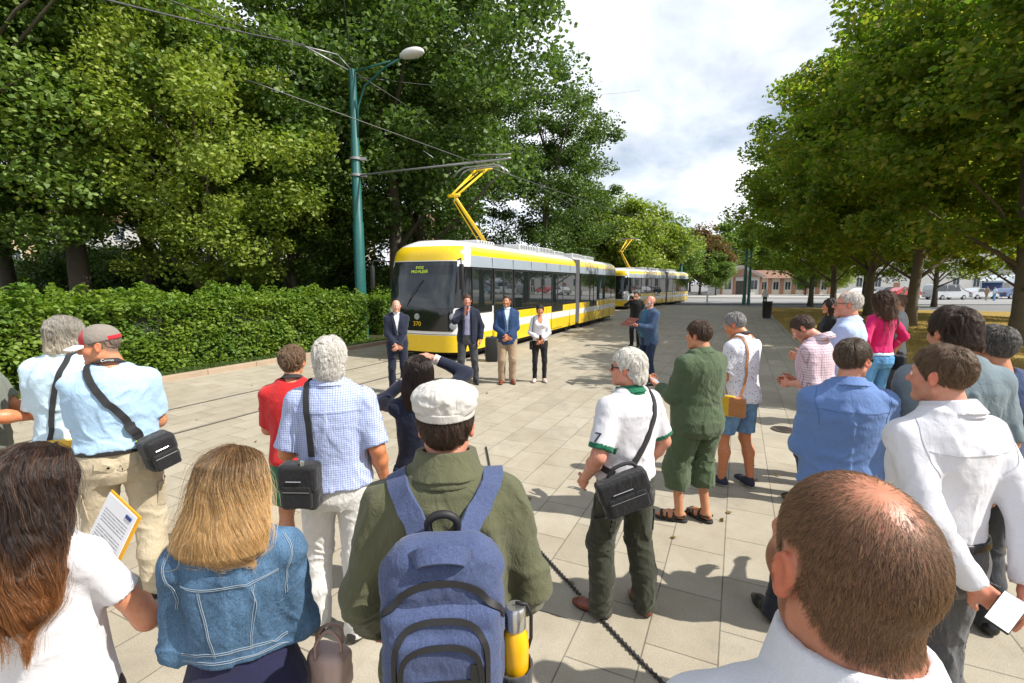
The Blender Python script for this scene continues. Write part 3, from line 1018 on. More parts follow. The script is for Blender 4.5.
    # ---- shoes
    if shoes:
        for nm in 'lr':
            j = J[nm]
            if shoes.get('bare'):
                mbx = SDF(.006)
                c, sn = math.cos(rad(j['yaw'])), math.sin(rad(j['yaw'])); fx, fy = j['foot']
                W = lambda a, b_, z: (fx + c * a - sn * b_, fy + sn * a + c * b_, z)
                mbx.cap(W(0, -.055, .012), W(0, .02, .012), .042); mbx.cap(W(0, .02, .012), W(.004, .14, .012), .048, .04)
                mbx.fn(lambda P: np.abs(P[:, 2] - .013) - .012, (-9,) * 3, (9,) * 3, 'i', 0)
                for a0 in (.02, .075, .125):
                    mbx.chain([W(-.046, a0, .02), W(-.028, a0, .075 - a0 * .12), W(.0, a0, .098 - a0 * .28), W(.03, a0, .075 - a0 * .12), W(.048, a0, .02)], [.012] * 5)
                mbx.chain([W(-.04, .02, .05), W(-.03, -.07, .06), W(.03, -.07, .06), W(.04, .02, .05)], [.011] * 4)
                Vv, Qq, _ = mbx.mesh(.007, margin=.03)
                mesh_np('sandal', Vv * s, Qq, shoes['mat'], body)
            else:
                S = SDF(.03); shoe(S, j['foot'], j['yaw'])
                Vv, Qq, _ = S.mesh(.0075 if lod < 2 else .011)
                cz = Vv[Qq].mean(1)[:, 2]
                mesh_np('shoe', Vv * s, Qq, [shoes['mat'], shoes.get('sole', SOLE)], body, midx=(cz < .022).astype(int))
    return info

def strap(info, pts, w, mat_, name, parent, n=60, off=.006, G=None, th=.004, free=None, scale=True):
    """strap over the clothes: points in the person's unit frame are pulled onto the garment unless marked free"""
    P = spline(pts, n)
    G = G or info['GT']
    Q_ = onto(G, P, off)
    if free is not None:
        t = np.linspace(0, 1, n); k = np.clip(free(t), 0, 1)[:, None]
        Q_ = Q_ * (1 - k) + P * k
    # smooth
    for _ in range(2): Q_[1:-1] = (Q_[:-2] + 2 * Q_[1:-1] + Q_[2:]) / 4
    Nn = ggrad(G, Q_)
    for _ in range(3): Nn[1:-1] = Nn[:-2] + 2 * Nn[1:-1] + Nn[2:]; Nn = nrm_rows(Nn)
    s = info['s']
    mb = MB(); ribbon(mb, Q_ * s, Nn, w, th)
    return mb.build(name, mat_, parent, smooth=False, sharp=40), Q_ * s, Nn

def worn(name, label, cat, info, group=None):
    """an Empty in the wearer's frame for something carried (top-level)"""
    r = info['root']
    e = empty(name, r.location, r.rotation_euler[2])
    return tag(e, label, cat, group)

def glasses(info, mat_, lens=None, wide=1.):
    mb = MB(); M = info['HM']
    g = lambda *p: M @ Vector(p)
    for sd in (-1, 1):
        pts = [(sd * .008, .103, .0), (sd * .012, .104, .012), (sd * .034, .101, .016), (sd * .056, .09, .011), (sd * .057, .089, -.008), (sd * .04, .099, -.02), (sd * .018, .104, -.018), (sd * .008, .103, -.004)]
        mb.tube([g(*p) for p in pts] + [g(*pts[0])], .0022, 6)
        if lens is not None: mb._add([tuple(g(p[0], p[1] - .0005, p[2])) for p in pts], [tuple(range(8))], 1)
        mb.tube([g(sd * .057, .089, .006), g(sd * .076, .06, .006), g(sd * .083, -.005, .008), g(sd * .084, -.03, -.006)], .0026 * wide, 6)
    mb.tube([g(-.008, .103, .004), g(0, .108, .007), g(.008, .103, .004)], .002, 6)
    return mb.build('glasses', [mat_, lens or mat_], info['root'], smooth=True)
# ------------------------------------------------------------------ frame of the street: s along the tram line, t to the right of it
DV = np.array((.426, .905)); DV = DV / np.linalg.norm(DV); NV = np.array((DV[1], -DV[0])); A0 = np.array((-1.45, 12.5))
RZ = math.atan2(DV[1], DV[0])
def W(s, t, z=0.):
    p = A0 + DV * s + NV * t
    return (p[0], p[1], z)
def strip(name, s0, s1, t0, t1, z, mat_, kind='structure', ns=1):
    V = []; F = []
    for i in range(ns + 1):
        s = s0 + (s1 - s0) * i / ns
        V += [W(s, t0, z), W(s, t1, z)]
    for i in range(ns): F.append((2 * i, 2 * i + 1, 2 * i + 3, 2 * i + 2))
    o = mesh_obj(name, V, F, mat_, smooth=False)
    for p in o.data.polygons:
        if p.normal.z < 0: p.flip()
    return tag(o, kind=kind)

# ------------------------------------------------------------------ camera, world, sun
cam_d = bpy.data.cameras.new('camera'); cam = bpy.data.objects.new('camera', cam_d); COL.objects.link(cam)
cam_d.sensor_width = 36; cam_d.lens = FPX / 1024 * 36; cam_d.clip_start = .05; cam_d.clip_end = 3000
cam.location = (0, 0, CAMH); cam.rotation_euler = (PI / 2 - TH, 0, 0)
SC.camera = cam
vs = SC.view_settings; vs.view_transform = 'Standard'; vs.look = 'None'; vs.gamma = 1; vs.exposure = EXPO = .60
SC.cycles.use_denoising = True
SC.cycles.max_bounces = 8; SC.cycles.transparent_max_bounces = 12; SC.cycles.caustics_reflective = False; SC.cycles.caustics_refractive = False
SC.cycles.sample_clamp_indirect = 6

TS = Vector((1.5, -.45, 1.75)).normalized()           # towards the sun
sun_el = math.asin(TS.z); sun_az = math.atan2(TS.x, TS.y)   # clockwise from +Y
sd = bpy.data.lights.new('sun', 'SUN'); sd.energy = 4.6; sd.angle = rad(.5); sd.color = (1., .955, .88)
so = bpy.data.objects.new('sun', sd); COL.objects.link(so)
so.rotation_euler = TS.to_track_quat('Z', 'Y').to_euler(); so.location = TS * 60

wd = bpy.data.worlds.new('World'); SC.world = wd; wd.use_nodes = True
nt = wd.node_tree; bg = nt.nodes['Background']
sky = N(nt, 'ShaderNodeTexSky', sky_type='NISHITA'); sky.sun_disc = False
sky.sun_elevation = sun_el; sky.sun_rotation = sun_az
sky.air_density = 1.; sky.dust_density = 1.2; sky.ozone_density = 1.
tc = N(nt, 'ShaderNodeTexCoord')
sep = N(nt, 'ShaderNodeSeparateXYZ'); nt.links.new(tc.outputs['Generated'], sep.inputs[0])
zc = math_(nt, 'ADD', math_(nt, 'MAXIMUM', sep.outputs['Z'], 0.), .22)
cx = math_(nt, 'DIVIDE', sep.outputs['X'], zc); cy = math_(nt, 'DIVIDE', sep.outputs['Y'], zc)
cmb = N(nt, 'ShaderNodeCombineXYZ'); nt.links.new(cx, cmb.inputs[0]); nt.links.new(cy, cmb.inputs[1])
cl = noise_(nt, cmb.outputs[0], .95, 7, .56, .3)
cl2 = noise_(nt, scalevec(nt, cmb.outputs[0], (1, 1.2, 1)), 1.25, 6, .5, .15)
mask = math_(nt, 'MULTIPLY', maprange(nt, cl, .30, .52), maprange(nt, sep.outputs['Z'], .55, .9, 1., .35))
shade = mixcol(nt, maprange(nt, cl2, .33, .66), (8.0, 8.9, 10.4), (12.6, 12.65, 12.8))
skyc = mixcol(nt, mask, mixcol(nt, .12, sky.outputs[0], (5., 6.2, 8.)), shade)
nt.links.new(skyc, bg.inputs['Color']); bg.inputs['Strength'].default_value = .078

# ------------------------------------------------------------------ ground materials
def paving_mat():
    m, nt, b = base_mat('paving_slabs', (.4, .38, .34), .78, 0, .3)
    geo = N(nt, 'ShaderNodeNewGeometry')
    mp = N(nt, 'ShaderNodeMapping', vector_type='POINT'); mp.inputs['Rotation'].default_value = (0, 0, -RZ)
    nt.links.new(geo.outputs['Position'], mp.inputs['Vector'])
    co = mp.outputs[0]
    br = N(nt, 'ShaderNodeTexBrick'); br.offset = .5; br.squash = 1.
    nt.links.new(co, br.inputs['Vector'])
    setin(br, Scale=1., Mortar_Size=.005, Mortar_Smooth=.25, Bias=0., Brick_Width=.60, Row_Height=.40)
    br.inputs['Color1'].default_value = (.0, 0, 0, 1); br.inputs['Color2'].default_value = (1, 1, 1, 1); br.inputs['Mortar'].default_value = (.5, .5, .5, 1)
    big = noise_(nt, co, .35, 5, .6); mid = noise_(nt, co, 3.2, 6, .65); fine = noise_(nt, co, 170., 2, .7); spk = noise_(nt, co, 60., 3, .7)
    slab = N(nt, 'ShaderNodeSeparateColor'); nt.links.new(br.outputs['Color'], slab.inputs[0])
    c = mixcol(nt, slab.outputs[0], (.455, .405, .31), (.53, .478, .38))
    c = mixcol(nt, maprange(nt, mid, .35, .7, 0, .8), c, mixcol(nt, 1., c, (.8, .775, .73), 'MULTIPLY'))
    c = mixcol(nt, maprange(nt, big, .35, .68, 0, .7), c, mixcol(nt, 1., c, (.8, .8, .79), 'MULTIPLY'))
    c = mixcol(nt, maprange(nt, fine, .3, .72, 0, .9), c, mixcol(nt, 1., c, (.5, .49, .48), 'MULTIPLY'))
    c = mixcol(nt, maprange(nt, spk, .6, .75, 0, .5), c, (.16, .15, .14))
    st = noise_(nt, co, 1.1, 8, .7, .6)
    c = mixcol(nt, maprange(nt, st, .56, .74, 0, .6), c, (.20, .18, .15))
    st2 = noise_(nt, co, 7., 6, .75, 1.); c = mixcol(nt, maprange(nt, st2, .60, .72, 0, .5), c, (.22, .20, .165)); gum = N(nt, 'ShaderNodeTexVoronoi'); setin(gum, Scale=1.7); nt.links.new(co, gum.inputs['Vector']); c = mixcol(nt, maprange(nt, gum.outputs['Distance'], .025, .04, .55, 0), c, (.15, .14, .125))
    c = mixcol(nt, math_(nt, 'MULTIPLY', br.outputs['Fac'], maprange(nt, mid, .3, .6, .6, 1.)), c, (.13, .115, .088))
    nt.links.new(c, b.inputs['Base Color'])
    h = math_(nt, 'ADD', math_(nt, 'MULTIPLY', br.outputs['Fac'], -1.2), math_(nt, 'MULTIPLY', fine, .5))
    bump_(nt, b, h, .35, .006)
    return m
PAVING = paving_mat()

def ground_mat(name, c1, c2, c3, s1=.6, s2=9., rough=.95, bump=.5):
    m, nt, b = base_mat(name, c1, rough, 0, .15)
    geo = N(nt, 'ShaderNodeNewGeometry'); co = geo.outputs['Position']
    a = noise_(nt, co, s1, 6, .65); d = noise_(nt, co, s2, 6, .7); e = noise_(nt, co, 70., 3)
    c = mixcol(nt, maprange(nt, a, .38, .62), c1, c2)
    c = mixcol(nt, maprange(nt, d, .42, .68), c, c3)
    c = mixcol(nt, maprange(nt, e, .3, .7, 0, .5), c, mixcol(nt, 1., c, (.55, .55, .5), 'MULTIPLY'))
    nt.links.new(c, b.inputs['Base Color']); bump_(nt, b, math_(nt, 'ADD', d, e), bump, .03)
    return m
DRY = ground_mat('dry_grass_ground', (.37, .24, .06), (.46, .32, .095), (.22, .15, .04), .5, 5.)
SOIL = ground_mat('park_soil', (.05, .06, .022), (.07, .055, .03), (.035, .05, .014))
ASPH = ground_mat('road_asphalt', (.20, .20, .205), (.25, .245, .24), (.17, .17, .17), .15, 3., .85, .2)
KERB = plain('kerb_stone', (.36, .27, .19), .85, var=.25, vscale=3, bump=.4)
STEELR = plain('rail_steel', (.30, .26, .22), .5, .5, var=.3)
GAP = plain('groove_dark', (.02, .018, .016), .9)

V = [(-900, -300, -.05), (900, -300, -.05), (900, 1500, -.05), (-900, 1500, -.05)]
tag(mesh_obj('ground', V, [(0, 1, 2, 3)], ASPH, smooth=False), kind='structure')
tag(mesh_obj('plaza_pavement', [W(-40, -4.45, 0), W(-40, 60, 0), W(-13, 60, 0), W(-13, 8.7, 0), W(37, 8.7, 0), W(37.5, 12, 0), W(37.6, 14, 0), W(38, -4.45, 0)],
             [tuple(range(7, -1, -1))][:1], PAVING, smooth=False), kind='structure')
for o in COL.objects:
    if o.name == 'plaza_pavement':
        for p in o.data.polygons:
            if p.normal.z < 0: p.flip()
strip('park_ground', -60, 120, -4.6, -200, .01, SOIL)
strip('dry_lawn', -13, 37, 8.62, 60, .012, DRY)
mb = MB()
for i in range(46):
    s = -40 + i * 1.25
    R = Matrix.Rotation(RZ, 3, 'Z'); g = .006
    mb.bbox((0, -.075, -.05), (1.25 - g, .075, .12), .012, R=R, o=W(s, -4.52, 0))
tag(mb.build('kerb', KERB, smooth=False), kind='structure')
mb = MB()
for i in range(40):
    mb.bbox((0, -.05, -.05), (1.24, .05, .03), .008, R=Matrix.Rotation(RZ, 3, 'Z'), o=W(-13 + i * 1.25, 8.6, 0))
tag(mb.build('lawn_edging', plain('edging_stone', (.3, .28, .25), .9), smooth=False), kind='structure')
# rails in the paving
for t in (-1.95, -.51):
    strip('tram_track', -40, 22, t - .022, t + .022, .004, STEELR)
    strip('tram_track', -40, 22, t + .023, t + .045, .0045, GAP)

# ------------------------------------------------------------------ foliage
def leaf_mat(name, c1, c2, c3, trans=.35, rough=.5, sc=.7):
    m = bpy.data.materials.new(name); m.use_nodes = True
    nt = m.node_tree; b = nt.nodes['Principled BSDF']; out = [n for n in nt.nodes if n.type == 'OUTPUT_MATERIAL'][0]
    geo = N(nt, 'ShaderNodeNewGeometry')
    r = geo.outputs['Random Per Island']
    n = noise_(nt, geo.outputs['Position'], sc, 3)
    c = mixcol(nt, maprange(nt, n, .38, .62), c1, c2)
    c = mixcol(nt, maprange(nt, r, .55, 1., 0, .8), c, c3)
    c = mixcol(nt, maprange(nt, r, 0., .5, .55, 0), c, mixcol(nt, 1., c, (.45, .5, .4), 'MULTIPLY'))
    nt.links.new(c, b.inputs['Base Color']); b.inputs['Roughness'].default_value = rough; b.inputs['Specular IOR Level'].default_value = .35
    tr = N(nt, 'ShaderNodeBsdfTranslucent'); nt.links.new(mixcol(nt, 1., c, (1.5, 1.6, .7), 'MULTIPLY'), tr.inputs['Color'])
    mx = N(nt, 'ShaderNodeMixShader'); mx.inputs[0].default_value = trans
    nt.links.new(b.outputs[0], mx.inputs[1]); nt.links.new(tr.outputs[0], mx.inputs[2]); nt.links.new(mx.outputs[0], out.inputs['Surface'])
    return m
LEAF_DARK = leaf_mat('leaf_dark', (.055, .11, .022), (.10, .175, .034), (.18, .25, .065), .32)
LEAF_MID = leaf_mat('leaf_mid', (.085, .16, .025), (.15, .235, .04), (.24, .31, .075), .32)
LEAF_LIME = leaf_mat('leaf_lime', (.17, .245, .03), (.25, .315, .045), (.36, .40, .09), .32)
LEAF_AUT = leaf_mat('leaf_rust', (.16, .08, .03), (.10, .09, .025), (.24, .12, .04))
LEAF_PLANE = leaf_mat('leaf_plane', (.11, .19, .02), (.175, .255, .03), (.36, .32, .07), .6, sc=.5)  # last colour brightens random leaves to imitate backlit specks, plus brownish tips
LEAF_HEDGE = leaf_mat('leaf_hedge', (.10, .19, .02), (.17, .26, .026), (.24, .32, .05), .4, sc=1.3)
BARK = plain('bark', (.11, .09, .065), .95, var=.4, vscale=5, bump=.8, bscale=14)
BARKP = plain('bark_plane', (.12, .10, .07), .9, var=.5, vscale=3, bump=.6, bscale=9)

def leaves(centers, normals_up, size, rg, up=.5, n6=True):
    """hexagon leaves -> (V, F)"""
    n = len(centers)
    a = rg.normal(size=(n, 3)); a[:, 2] *= .45; a /= np.linalg.norm(a, axis=1, keepdims=True)
    nn = rg.normal(size=(n, 3)) * .75 + np.array([0, 0, up]) + normals_up
    nn -= a * (a * nn).sum(1)[:, None]; nn /= np.linalg.norm(nn, axis=1, keepdims=True)
    b = np.cross(nn, a)
    L = size * (.65 + .7 * rg.random((n, 1)))
    sh = [(-.5, 0, 0), (-.12, .38, .07), (.18, .30, .05), (.52, 0, -.06), (.18, -.30, .05), (-.12, -.38, .07)]
    V = np.stack([centers + a * L * x + b * L * y + nn * L * z for x, y, z in sh], 1).reshape(-1, 3)
    return V, np.arange(n * 6).reshape(n, 6)

def tree_meshes(name, h, r, base, ncl, nleaf, lsize, seed, trunk_r=.28, flat=.8, lean=.0, clump=.85, shape='round', low=.25):
    rg = np.random.default_rng(seed)
    cz = (h + base) / 2; rz_ = (h - base) / 2
    # clump centres
    C = []
    while len(C) < ncl:
        p = rg.normal(size=3); p /= np.linalg.norm(p); q = p * (rg.random() ** .42)
        z = q[2]
        wz = 1.0 if z < .2 else max(.25, 1 - (z - .2) * .55)
        if shape == 'low': wz = 1.08 - .35 * max(z, 0) ** 1.3
        c = np.array((q[0] * r * wz, q[1] * r * wz, cz + z * rz_))
        ang = math.atan2(c[1], c[0]); lob = 1 + .16 * math.sin(3 * ang + seed) + .1 * math.sin(5 * ang + 2 * seed + z * 3)
        c[:2] *= lob
        C.append(c)
    C = np.array(C)
    k = rg.choice(ncl, nleaf); rr = clump * (.55 + .9 * rg.random(ncl))
    off = rg.normal(size=(nleaf, 3)); off /= np.linalg.norm(off, axis=1, keepdims=True)
    off *= (rg.random((nleaf, 1)) ** .45)
    P = C[k] + off * rr[k][:, None] * np.array([1.15, 1.15, .72])
    V, F = leaves(P, off * .55, lsize, rg)
    # trunk and limbs
    mb = MB()
    top = base + (h - base) * .55
    ph = rg.random() * 6
    tp = [(math.sin(ph + z * .5) * .12 * z / 4, math.cos(ph * 2 + z * .4) * .12 * z / 4, z) for z in np.linspace(-.15, top, 9)]
    rs = [trunk_r * (1.35 if i == 0 else 1.05 - .72 * i / 8) for i in range(9)]
    mb.tube(tp, rs, 10)
    nl = min(16, ncl)
    for i in rg.choice(ncl, nl, replace=False):
        c = C[i]
        z0 = min(max(base * .8, c[2] - np.linalg.norm(c[:2]) * .8), top * .97); f = z0 / top
        a = np.array([np.interp(z0, [q[2] for q in tp], [q[j] for q in tp]) for j in (0, 1)] + [z0])
        m = a * .5 + c * .5 + np.array((0, 0, .25)) + rg.normal(size=3) * .2
        r0 = trunk_r * (.42 - .2 * f)
        mb.tube([a, a * .75 + m * .25, m, c * .6 + m * .4, c], [r0, r0 * .85, r0 * .6, r0 * .42, r0 * .15], 6)
    return (V, F), mb

def make_tree(kind, lm, bark, *a, **k):
    (V, F), mb = tree_meshes(kind, *a, **k)
    e = empty(kind)
    mb.build('trunk', bark, e, smooth=True)
    mesh_np('crown', V, F, lm, e, smooth=False)
    return e
def children(o): return [c for c in bpy.data.objects if c.parent == o]
def copy_tree(o, parent=None):
    c = o.copy(); COL.objects.link(c)
    if parent is not None: c.parent = parent
    for ch in children(o): copy_tree(ch, c)
    return c
def place(o, first, x, y, rz, sc, label, cat='tree', group=None, z=0.):
    if first: c = o
    else: c = copy_tree(o)
    c.location = (x, y, z); c.rotation_euler = (0, 0, rz); c.scale = (sc,) * 3
    for key in ('label', 'category', 'group'):
        if key in c: del c[key]
    return tag(c, label, cat, group)
def set_leaf(e, m):
    """own leaf colour for a copied tree: the mesh is shared, the material sits on the object"""
    for c in children(e):
        if c.name.startswith('crown'):
            c.material_slots[0].link = 'OBJECT'; c.material_slots[0].material = m

# park trees on the left
park_a = make_tree('park_tree', LEAF_DARK, BARK, 21, 6.3, 3.2, 190, 64000, .16, 21, .33, clump=1.1)
park_b = make_tree('park_tree', LEAF_DARK, BARK, 18, 5.6, 2.2, 165, 58000, .155, 34, .28, clump=.95)
maple = make_tree('maple_tree', LEAF_LIME, BARK, 12.5, 4.6, 1.9, 130, 50000, .14, 45, .2, clump=.85, shape='low')
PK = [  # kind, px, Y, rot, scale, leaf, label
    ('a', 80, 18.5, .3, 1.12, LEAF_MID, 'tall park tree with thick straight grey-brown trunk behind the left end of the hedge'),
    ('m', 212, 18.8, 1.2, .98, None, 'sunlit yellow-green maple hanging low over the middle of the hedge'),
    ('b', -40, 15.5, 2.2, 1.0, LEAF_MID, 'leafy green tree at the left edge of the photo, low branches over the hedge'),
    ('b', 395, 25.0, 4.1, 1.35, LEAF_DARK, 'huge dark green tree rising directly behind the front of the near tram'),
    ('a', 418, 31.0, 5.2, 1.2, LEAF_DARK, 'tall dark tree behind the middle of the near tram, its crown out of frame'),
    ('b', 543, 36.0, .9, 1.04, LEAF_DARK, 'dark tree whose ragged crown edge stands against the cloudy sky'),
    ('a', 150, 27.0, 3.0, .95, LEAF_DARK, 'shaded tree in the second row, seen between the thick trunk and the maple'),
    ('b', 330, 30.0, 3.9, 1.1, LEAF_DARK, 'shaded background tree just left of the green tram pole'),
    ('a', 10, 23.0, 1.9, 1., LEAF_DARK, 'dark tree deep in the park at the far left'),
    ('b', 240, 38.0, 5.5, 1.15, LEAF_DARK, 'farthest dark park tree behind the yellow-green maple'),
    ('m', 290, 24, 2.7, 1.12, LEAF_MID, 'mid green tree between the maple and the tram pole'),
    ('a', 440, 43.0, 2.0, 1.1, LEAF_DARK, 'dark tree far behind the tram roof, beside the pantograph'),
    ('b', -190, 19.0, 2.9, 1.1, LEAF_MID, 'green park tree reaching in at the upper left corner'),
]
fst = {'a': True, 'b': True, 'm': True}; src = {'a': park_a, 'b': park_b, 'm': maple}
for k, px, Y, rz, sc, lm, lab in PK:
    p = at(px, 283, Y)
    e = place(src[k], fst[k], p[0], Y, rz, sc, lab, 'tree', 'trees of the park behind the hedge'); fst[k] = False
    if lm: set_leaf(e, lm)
# distant trees beyond the trams
far_t = make_tree('street_tree', LEAF_MID, BARK, 11.5, 4.6, 1.6, 90, 16000, .34, 63, .2, clump=1.2)
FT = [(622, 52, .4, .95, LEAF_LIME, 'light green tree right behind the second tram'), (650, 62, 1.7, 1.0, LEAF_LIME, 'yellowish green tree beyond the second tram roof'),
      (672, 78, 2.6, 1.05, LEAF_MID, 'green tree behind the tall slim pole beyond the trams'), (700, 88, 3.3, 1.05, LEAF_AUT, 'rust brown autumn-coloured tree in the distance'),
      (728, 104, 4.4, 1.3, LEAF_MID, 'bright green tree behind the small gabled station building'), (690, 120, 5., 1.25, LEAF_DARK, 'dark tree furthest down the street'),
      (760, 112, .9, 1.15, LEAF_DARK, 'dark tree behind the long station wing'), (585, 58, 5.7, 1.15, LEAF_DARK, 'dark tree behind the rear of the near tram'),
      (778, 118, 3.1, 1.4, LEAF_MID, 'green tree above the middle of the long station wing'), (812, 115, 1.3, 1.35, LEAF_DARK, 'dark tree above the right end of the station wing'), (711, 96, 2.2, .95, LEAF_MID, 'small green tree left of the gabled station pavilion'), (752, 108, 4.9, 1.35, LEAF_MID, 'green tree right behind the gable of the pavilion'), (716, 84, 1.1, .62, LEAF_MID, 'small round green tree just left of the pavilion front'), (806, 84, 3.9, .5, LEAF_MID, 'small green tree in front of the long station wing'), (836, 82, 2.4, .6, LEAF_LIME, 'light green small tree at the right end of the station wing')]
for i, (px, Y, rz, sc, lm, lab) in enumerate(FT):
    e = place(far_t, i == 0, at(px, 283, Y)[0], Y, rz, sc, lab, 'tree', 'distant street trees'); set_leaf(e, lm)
# dark shrubs added to stand in for the dense shade under the park trees
bush = make_tree('shade_shrub', LEAF_DARK, BARK, 4.2, 2.6, .1, 60, 9000, .16, 91, .07, clump=.9, shape='low')
rgb = random.Random(8)
k = 0
for px in range(-60, 400, 34):
    Y = rgb.uniform(30, 40); e = place(bush, k == 0, at(px + rgb.uniform(-8, 8), 283, Y)[0], Y, rgb.uniform(0, 6), rgb.uniform(.8, 1.15), 'dark shrub added to fill in the dense shade under the park trees', 'shrub', 'shrubs added as shade under the park trees'); k += 1
# plane trees of the lawn on the right
pl_a = make_tree('plane_tree', LEAF_PLANE, BARKP, 14.5, 5.5, 2.1, 190, 66000, .17, 71, .20, clump=.85, shape='low')
pl_b = make_tree('plane_tree', LEAF_PLANE, BARKP, 14.0, 5.3, 2.2, 180, 62000, .17, 83, .19, clump=.85, shape='low')
RT = [('a', 17.2, 16.3, .2, 1.08, 'nearest plane tree, its pale mottled trunk at the right edge of the photo'),
      ('b', 19.6, 23.6, 1.5, 1.27, 'second plane tree of the front row, behind the two dark-haired men'),
      ('a', 23.0, 31.0, 2.9, 1.22, 'third plane tree of the front row, behind the woman in pink'),
      ('b', 25.6, 38.4, 4.3, 1.2, 'fourth plane tree of the front row on the lawn'),
      ('a', 27.9, 45.0, 5.4, 1.08, 'last plane tree of the front row, nearest the black litter bin'),
      ('b', 30.5, 29.0, 3.5, 1.0, 'plane tree of the back row, its trunk just left of the nearest pale trunk'),
      ('a', 38.6, 44.0, 1.0, 1.0, 'plane tree of the back row in front of the silver van'),
      ('b', 33.2, 45.5, .6, .95, 'slim plane tree of the back row beside the older man in light blue'),
      ('b', 15.8, 8.8, 5.0, 1.0, 'plane tree beside the crowd whose branches fill the upper right corner')]
f2 = {'a': True, 'b': True}
for k, x, y, rz, sc, lab in RT:
    place({'a': pl_a, 'b': pl_b}[k], f2[k], x, y, rz, sc, lab, 'tree', 'plane trees on the dry lawn'); f2[k] = False

# hedges
def hedge(label, s0, s1, t0, depth, h, nleaf, seed, lm, group=None):
    rg = np.random.default_rng(seed)
    e = empty('hedge', W((s0 + s1) / 2, t0 - depth / 2, 0), RZ); tag(e, label, 'hedge', group)
    L = s1 - s0
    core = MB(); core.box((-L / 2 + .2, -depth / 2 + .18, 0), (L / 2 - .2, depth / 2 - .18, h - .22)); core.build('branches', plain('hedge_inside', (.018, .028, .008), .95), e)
    # local x along, local y = left of the line; the street side is -y
    u = rg.random(nleaf); X = (rg.random(nleaf) - .5) * L; kind = rg.random(nleaf)
    Y = np.empty(nleaf); Z = np.empty(nleaf); Nn = np.zeros((nleaf, 3))
    fr = kind < .56; tp = (kind >= .56) & (kind < .9); en = kind >= .9
    d = rg.random(nleaf) ** 1.6 * .34
    und = .11 * vnoise(np.c_[X * 1.6, u * 3, u * 0], seed) + .05 * vnoise(np.c_[X * 5, u * 8, u * 0], seed + 1)
    Y[fr] = -depth / 2 + d[fr] + und[fr] * 1.2; Z[fr] = .05 + u[fr] ** .9 * (h - .1); Nn[fr] = (0, -1, .1)
    Y[tp] = -depth / 2 + u[tp] * depth; Z[tp] = h - d[tp] + und[tp] * 2 + .34 * np.clip(vnoise(np.c_[X[tp] * 3.3, u[tp] * 4, u[tp] * 0], seed + 3), 0, 1); Nn[tp] = (0, 0, 1)
    X[en] = (L / 2 - d[en]) * np.where(u[en] < .5, -1, 1); Y[en] = (rg.random(en.sum()) - .5) * depth; Z[en] = rg.random(en.sum()) * h; Nn[en] = (1, 0, 0)
    V, F = leaves(np.c_[X, Y, Z], Nn * .6, .09, rg, up=.5)
    mesh_np('foliage', V, F, lm, e, smooth=False)
    return e
hedge('long clipped bright green hedge along the kerb on the left', -17, 2.6, -5.35, 1.5, 1.72, 70000, 5, LEAF_HEDGE)
hedge('lower hedge continuing behind the front of the near tram', 4.6, 24, -6.3, 1.3, 1.6, 22000, 6, LEAF_HEDGE)

# blades: grass verge in front of the hedge, dry lawn
def blades(name, s0, s1, t0, t1, n, h, m, seed, kind='stuff', z=0.):
    rg = np.random.default_rng(seed)
    s = s0 + (s1 - s0) * rg.random(n); t = t0 + (t1 - t0) * rg.random(n)
    P = A0 + s[:, None] * DV + t[:, None] * NV
    a = rg.random(n) * 2 * PI; hh = h * (.5 + rg.random(n)); w = .006 + .006 * rg.random(n)
    ca, sa = np.cos(a), np.sin(a); bx, by = rg.normal(size=n) * hh * .5, rg.normal(size=n) * hh * .5
    V = np.empty((n, 4, 3))
    V[:, 0] = np.c_[P[:, 0] - ca * w, P[:, 1] - sa * w, np.full(n, z)]; V[:, 1] = np.c_[P[:, 0] + ca * w, P[:, 1] + sa * w, np.full(n, z)]
    V[:, 2] = np.c_[P[:, 0] + ca * w * .3 + bx, P[:, 1] + sa * w * .3 + by, z + hh]; V[:, 3] = np.c_[P[:, 0] - ca * w * .3 + bx, P[:, 1] - sa * w * .3 + by, z + hh]
    o = mesh_np(name, V.reshape(-1, 3), np.arange(n * 4).reshape(n, 4), m, smooth=False)
    return tag(o, kind=kind)
GRASSG = leaf_mat('grass_green', (.06, .11, .015), (.085, .14, .02), (.13, .15, .04), .25)
GRASSD = leaf_mat('grass_dry', (.33, .23, .06), (.42, .31, .10), (.22, .18, .05), .2)
tag(blades('grass', -17, 4, -5.5, -4.6, 30000, .09, GRASSG, 3), 'green grass verge between kerb and hedge', 'grass')
tag(blades('dry_grass', -10, 30, 8.7, 24, 60000, .05, GRASSD, 4, z=.01), 'dry yellow grass of the lawn', 'grass')
# ------------------------------------------------------------------ trams
YEL = plain('tram_yellow_paint', (.78, .53, .012), .28, var=.05, vscale=2, coat=.4)
WHT = plain('tram_white_paint', (.74, .74, .72), .3, var=.03, vscale=2, coat=.4)
GRY = plain('tram_grey_paint', (.30, .35, .40), .35, var=.05, vscale=2, coat=.3)
DGR = plain('tram_dark_grey', (.09, .095, .10), .55, var=.2)
BLK = plain('black_gloss', (.010, .011, .013), .12, var=.2, coat=.4)
RUB = plain('black_rubber', (.014, .014, .014), .7)
BEL = plain('bellows_rubber', (.17, .17, .18), .7, var=.15)
STL = plain('galvanised_steel', (.42, .43, .44), .4, .7, var=.15)
ROOFM = plain('roof_unit_grey', (.5, .52, .53), .5, var=.1)
PANY = plain('pantograph_yellow', (.80, .50, .01), .4, var=.05)
LEDM = bpy.data.materials.new('display_led'); LEDM.use_nodes = True
_b = LEDM.node_tree.nodes['Principled BSDF']; _b.inputs['Base Color'].default_value = (.3, .4, .02, 1); _b.inputs['Emission Color'].default_value = (.55, .75, .05, 1); _b.inputs['Emission Strength'].default_value = .35
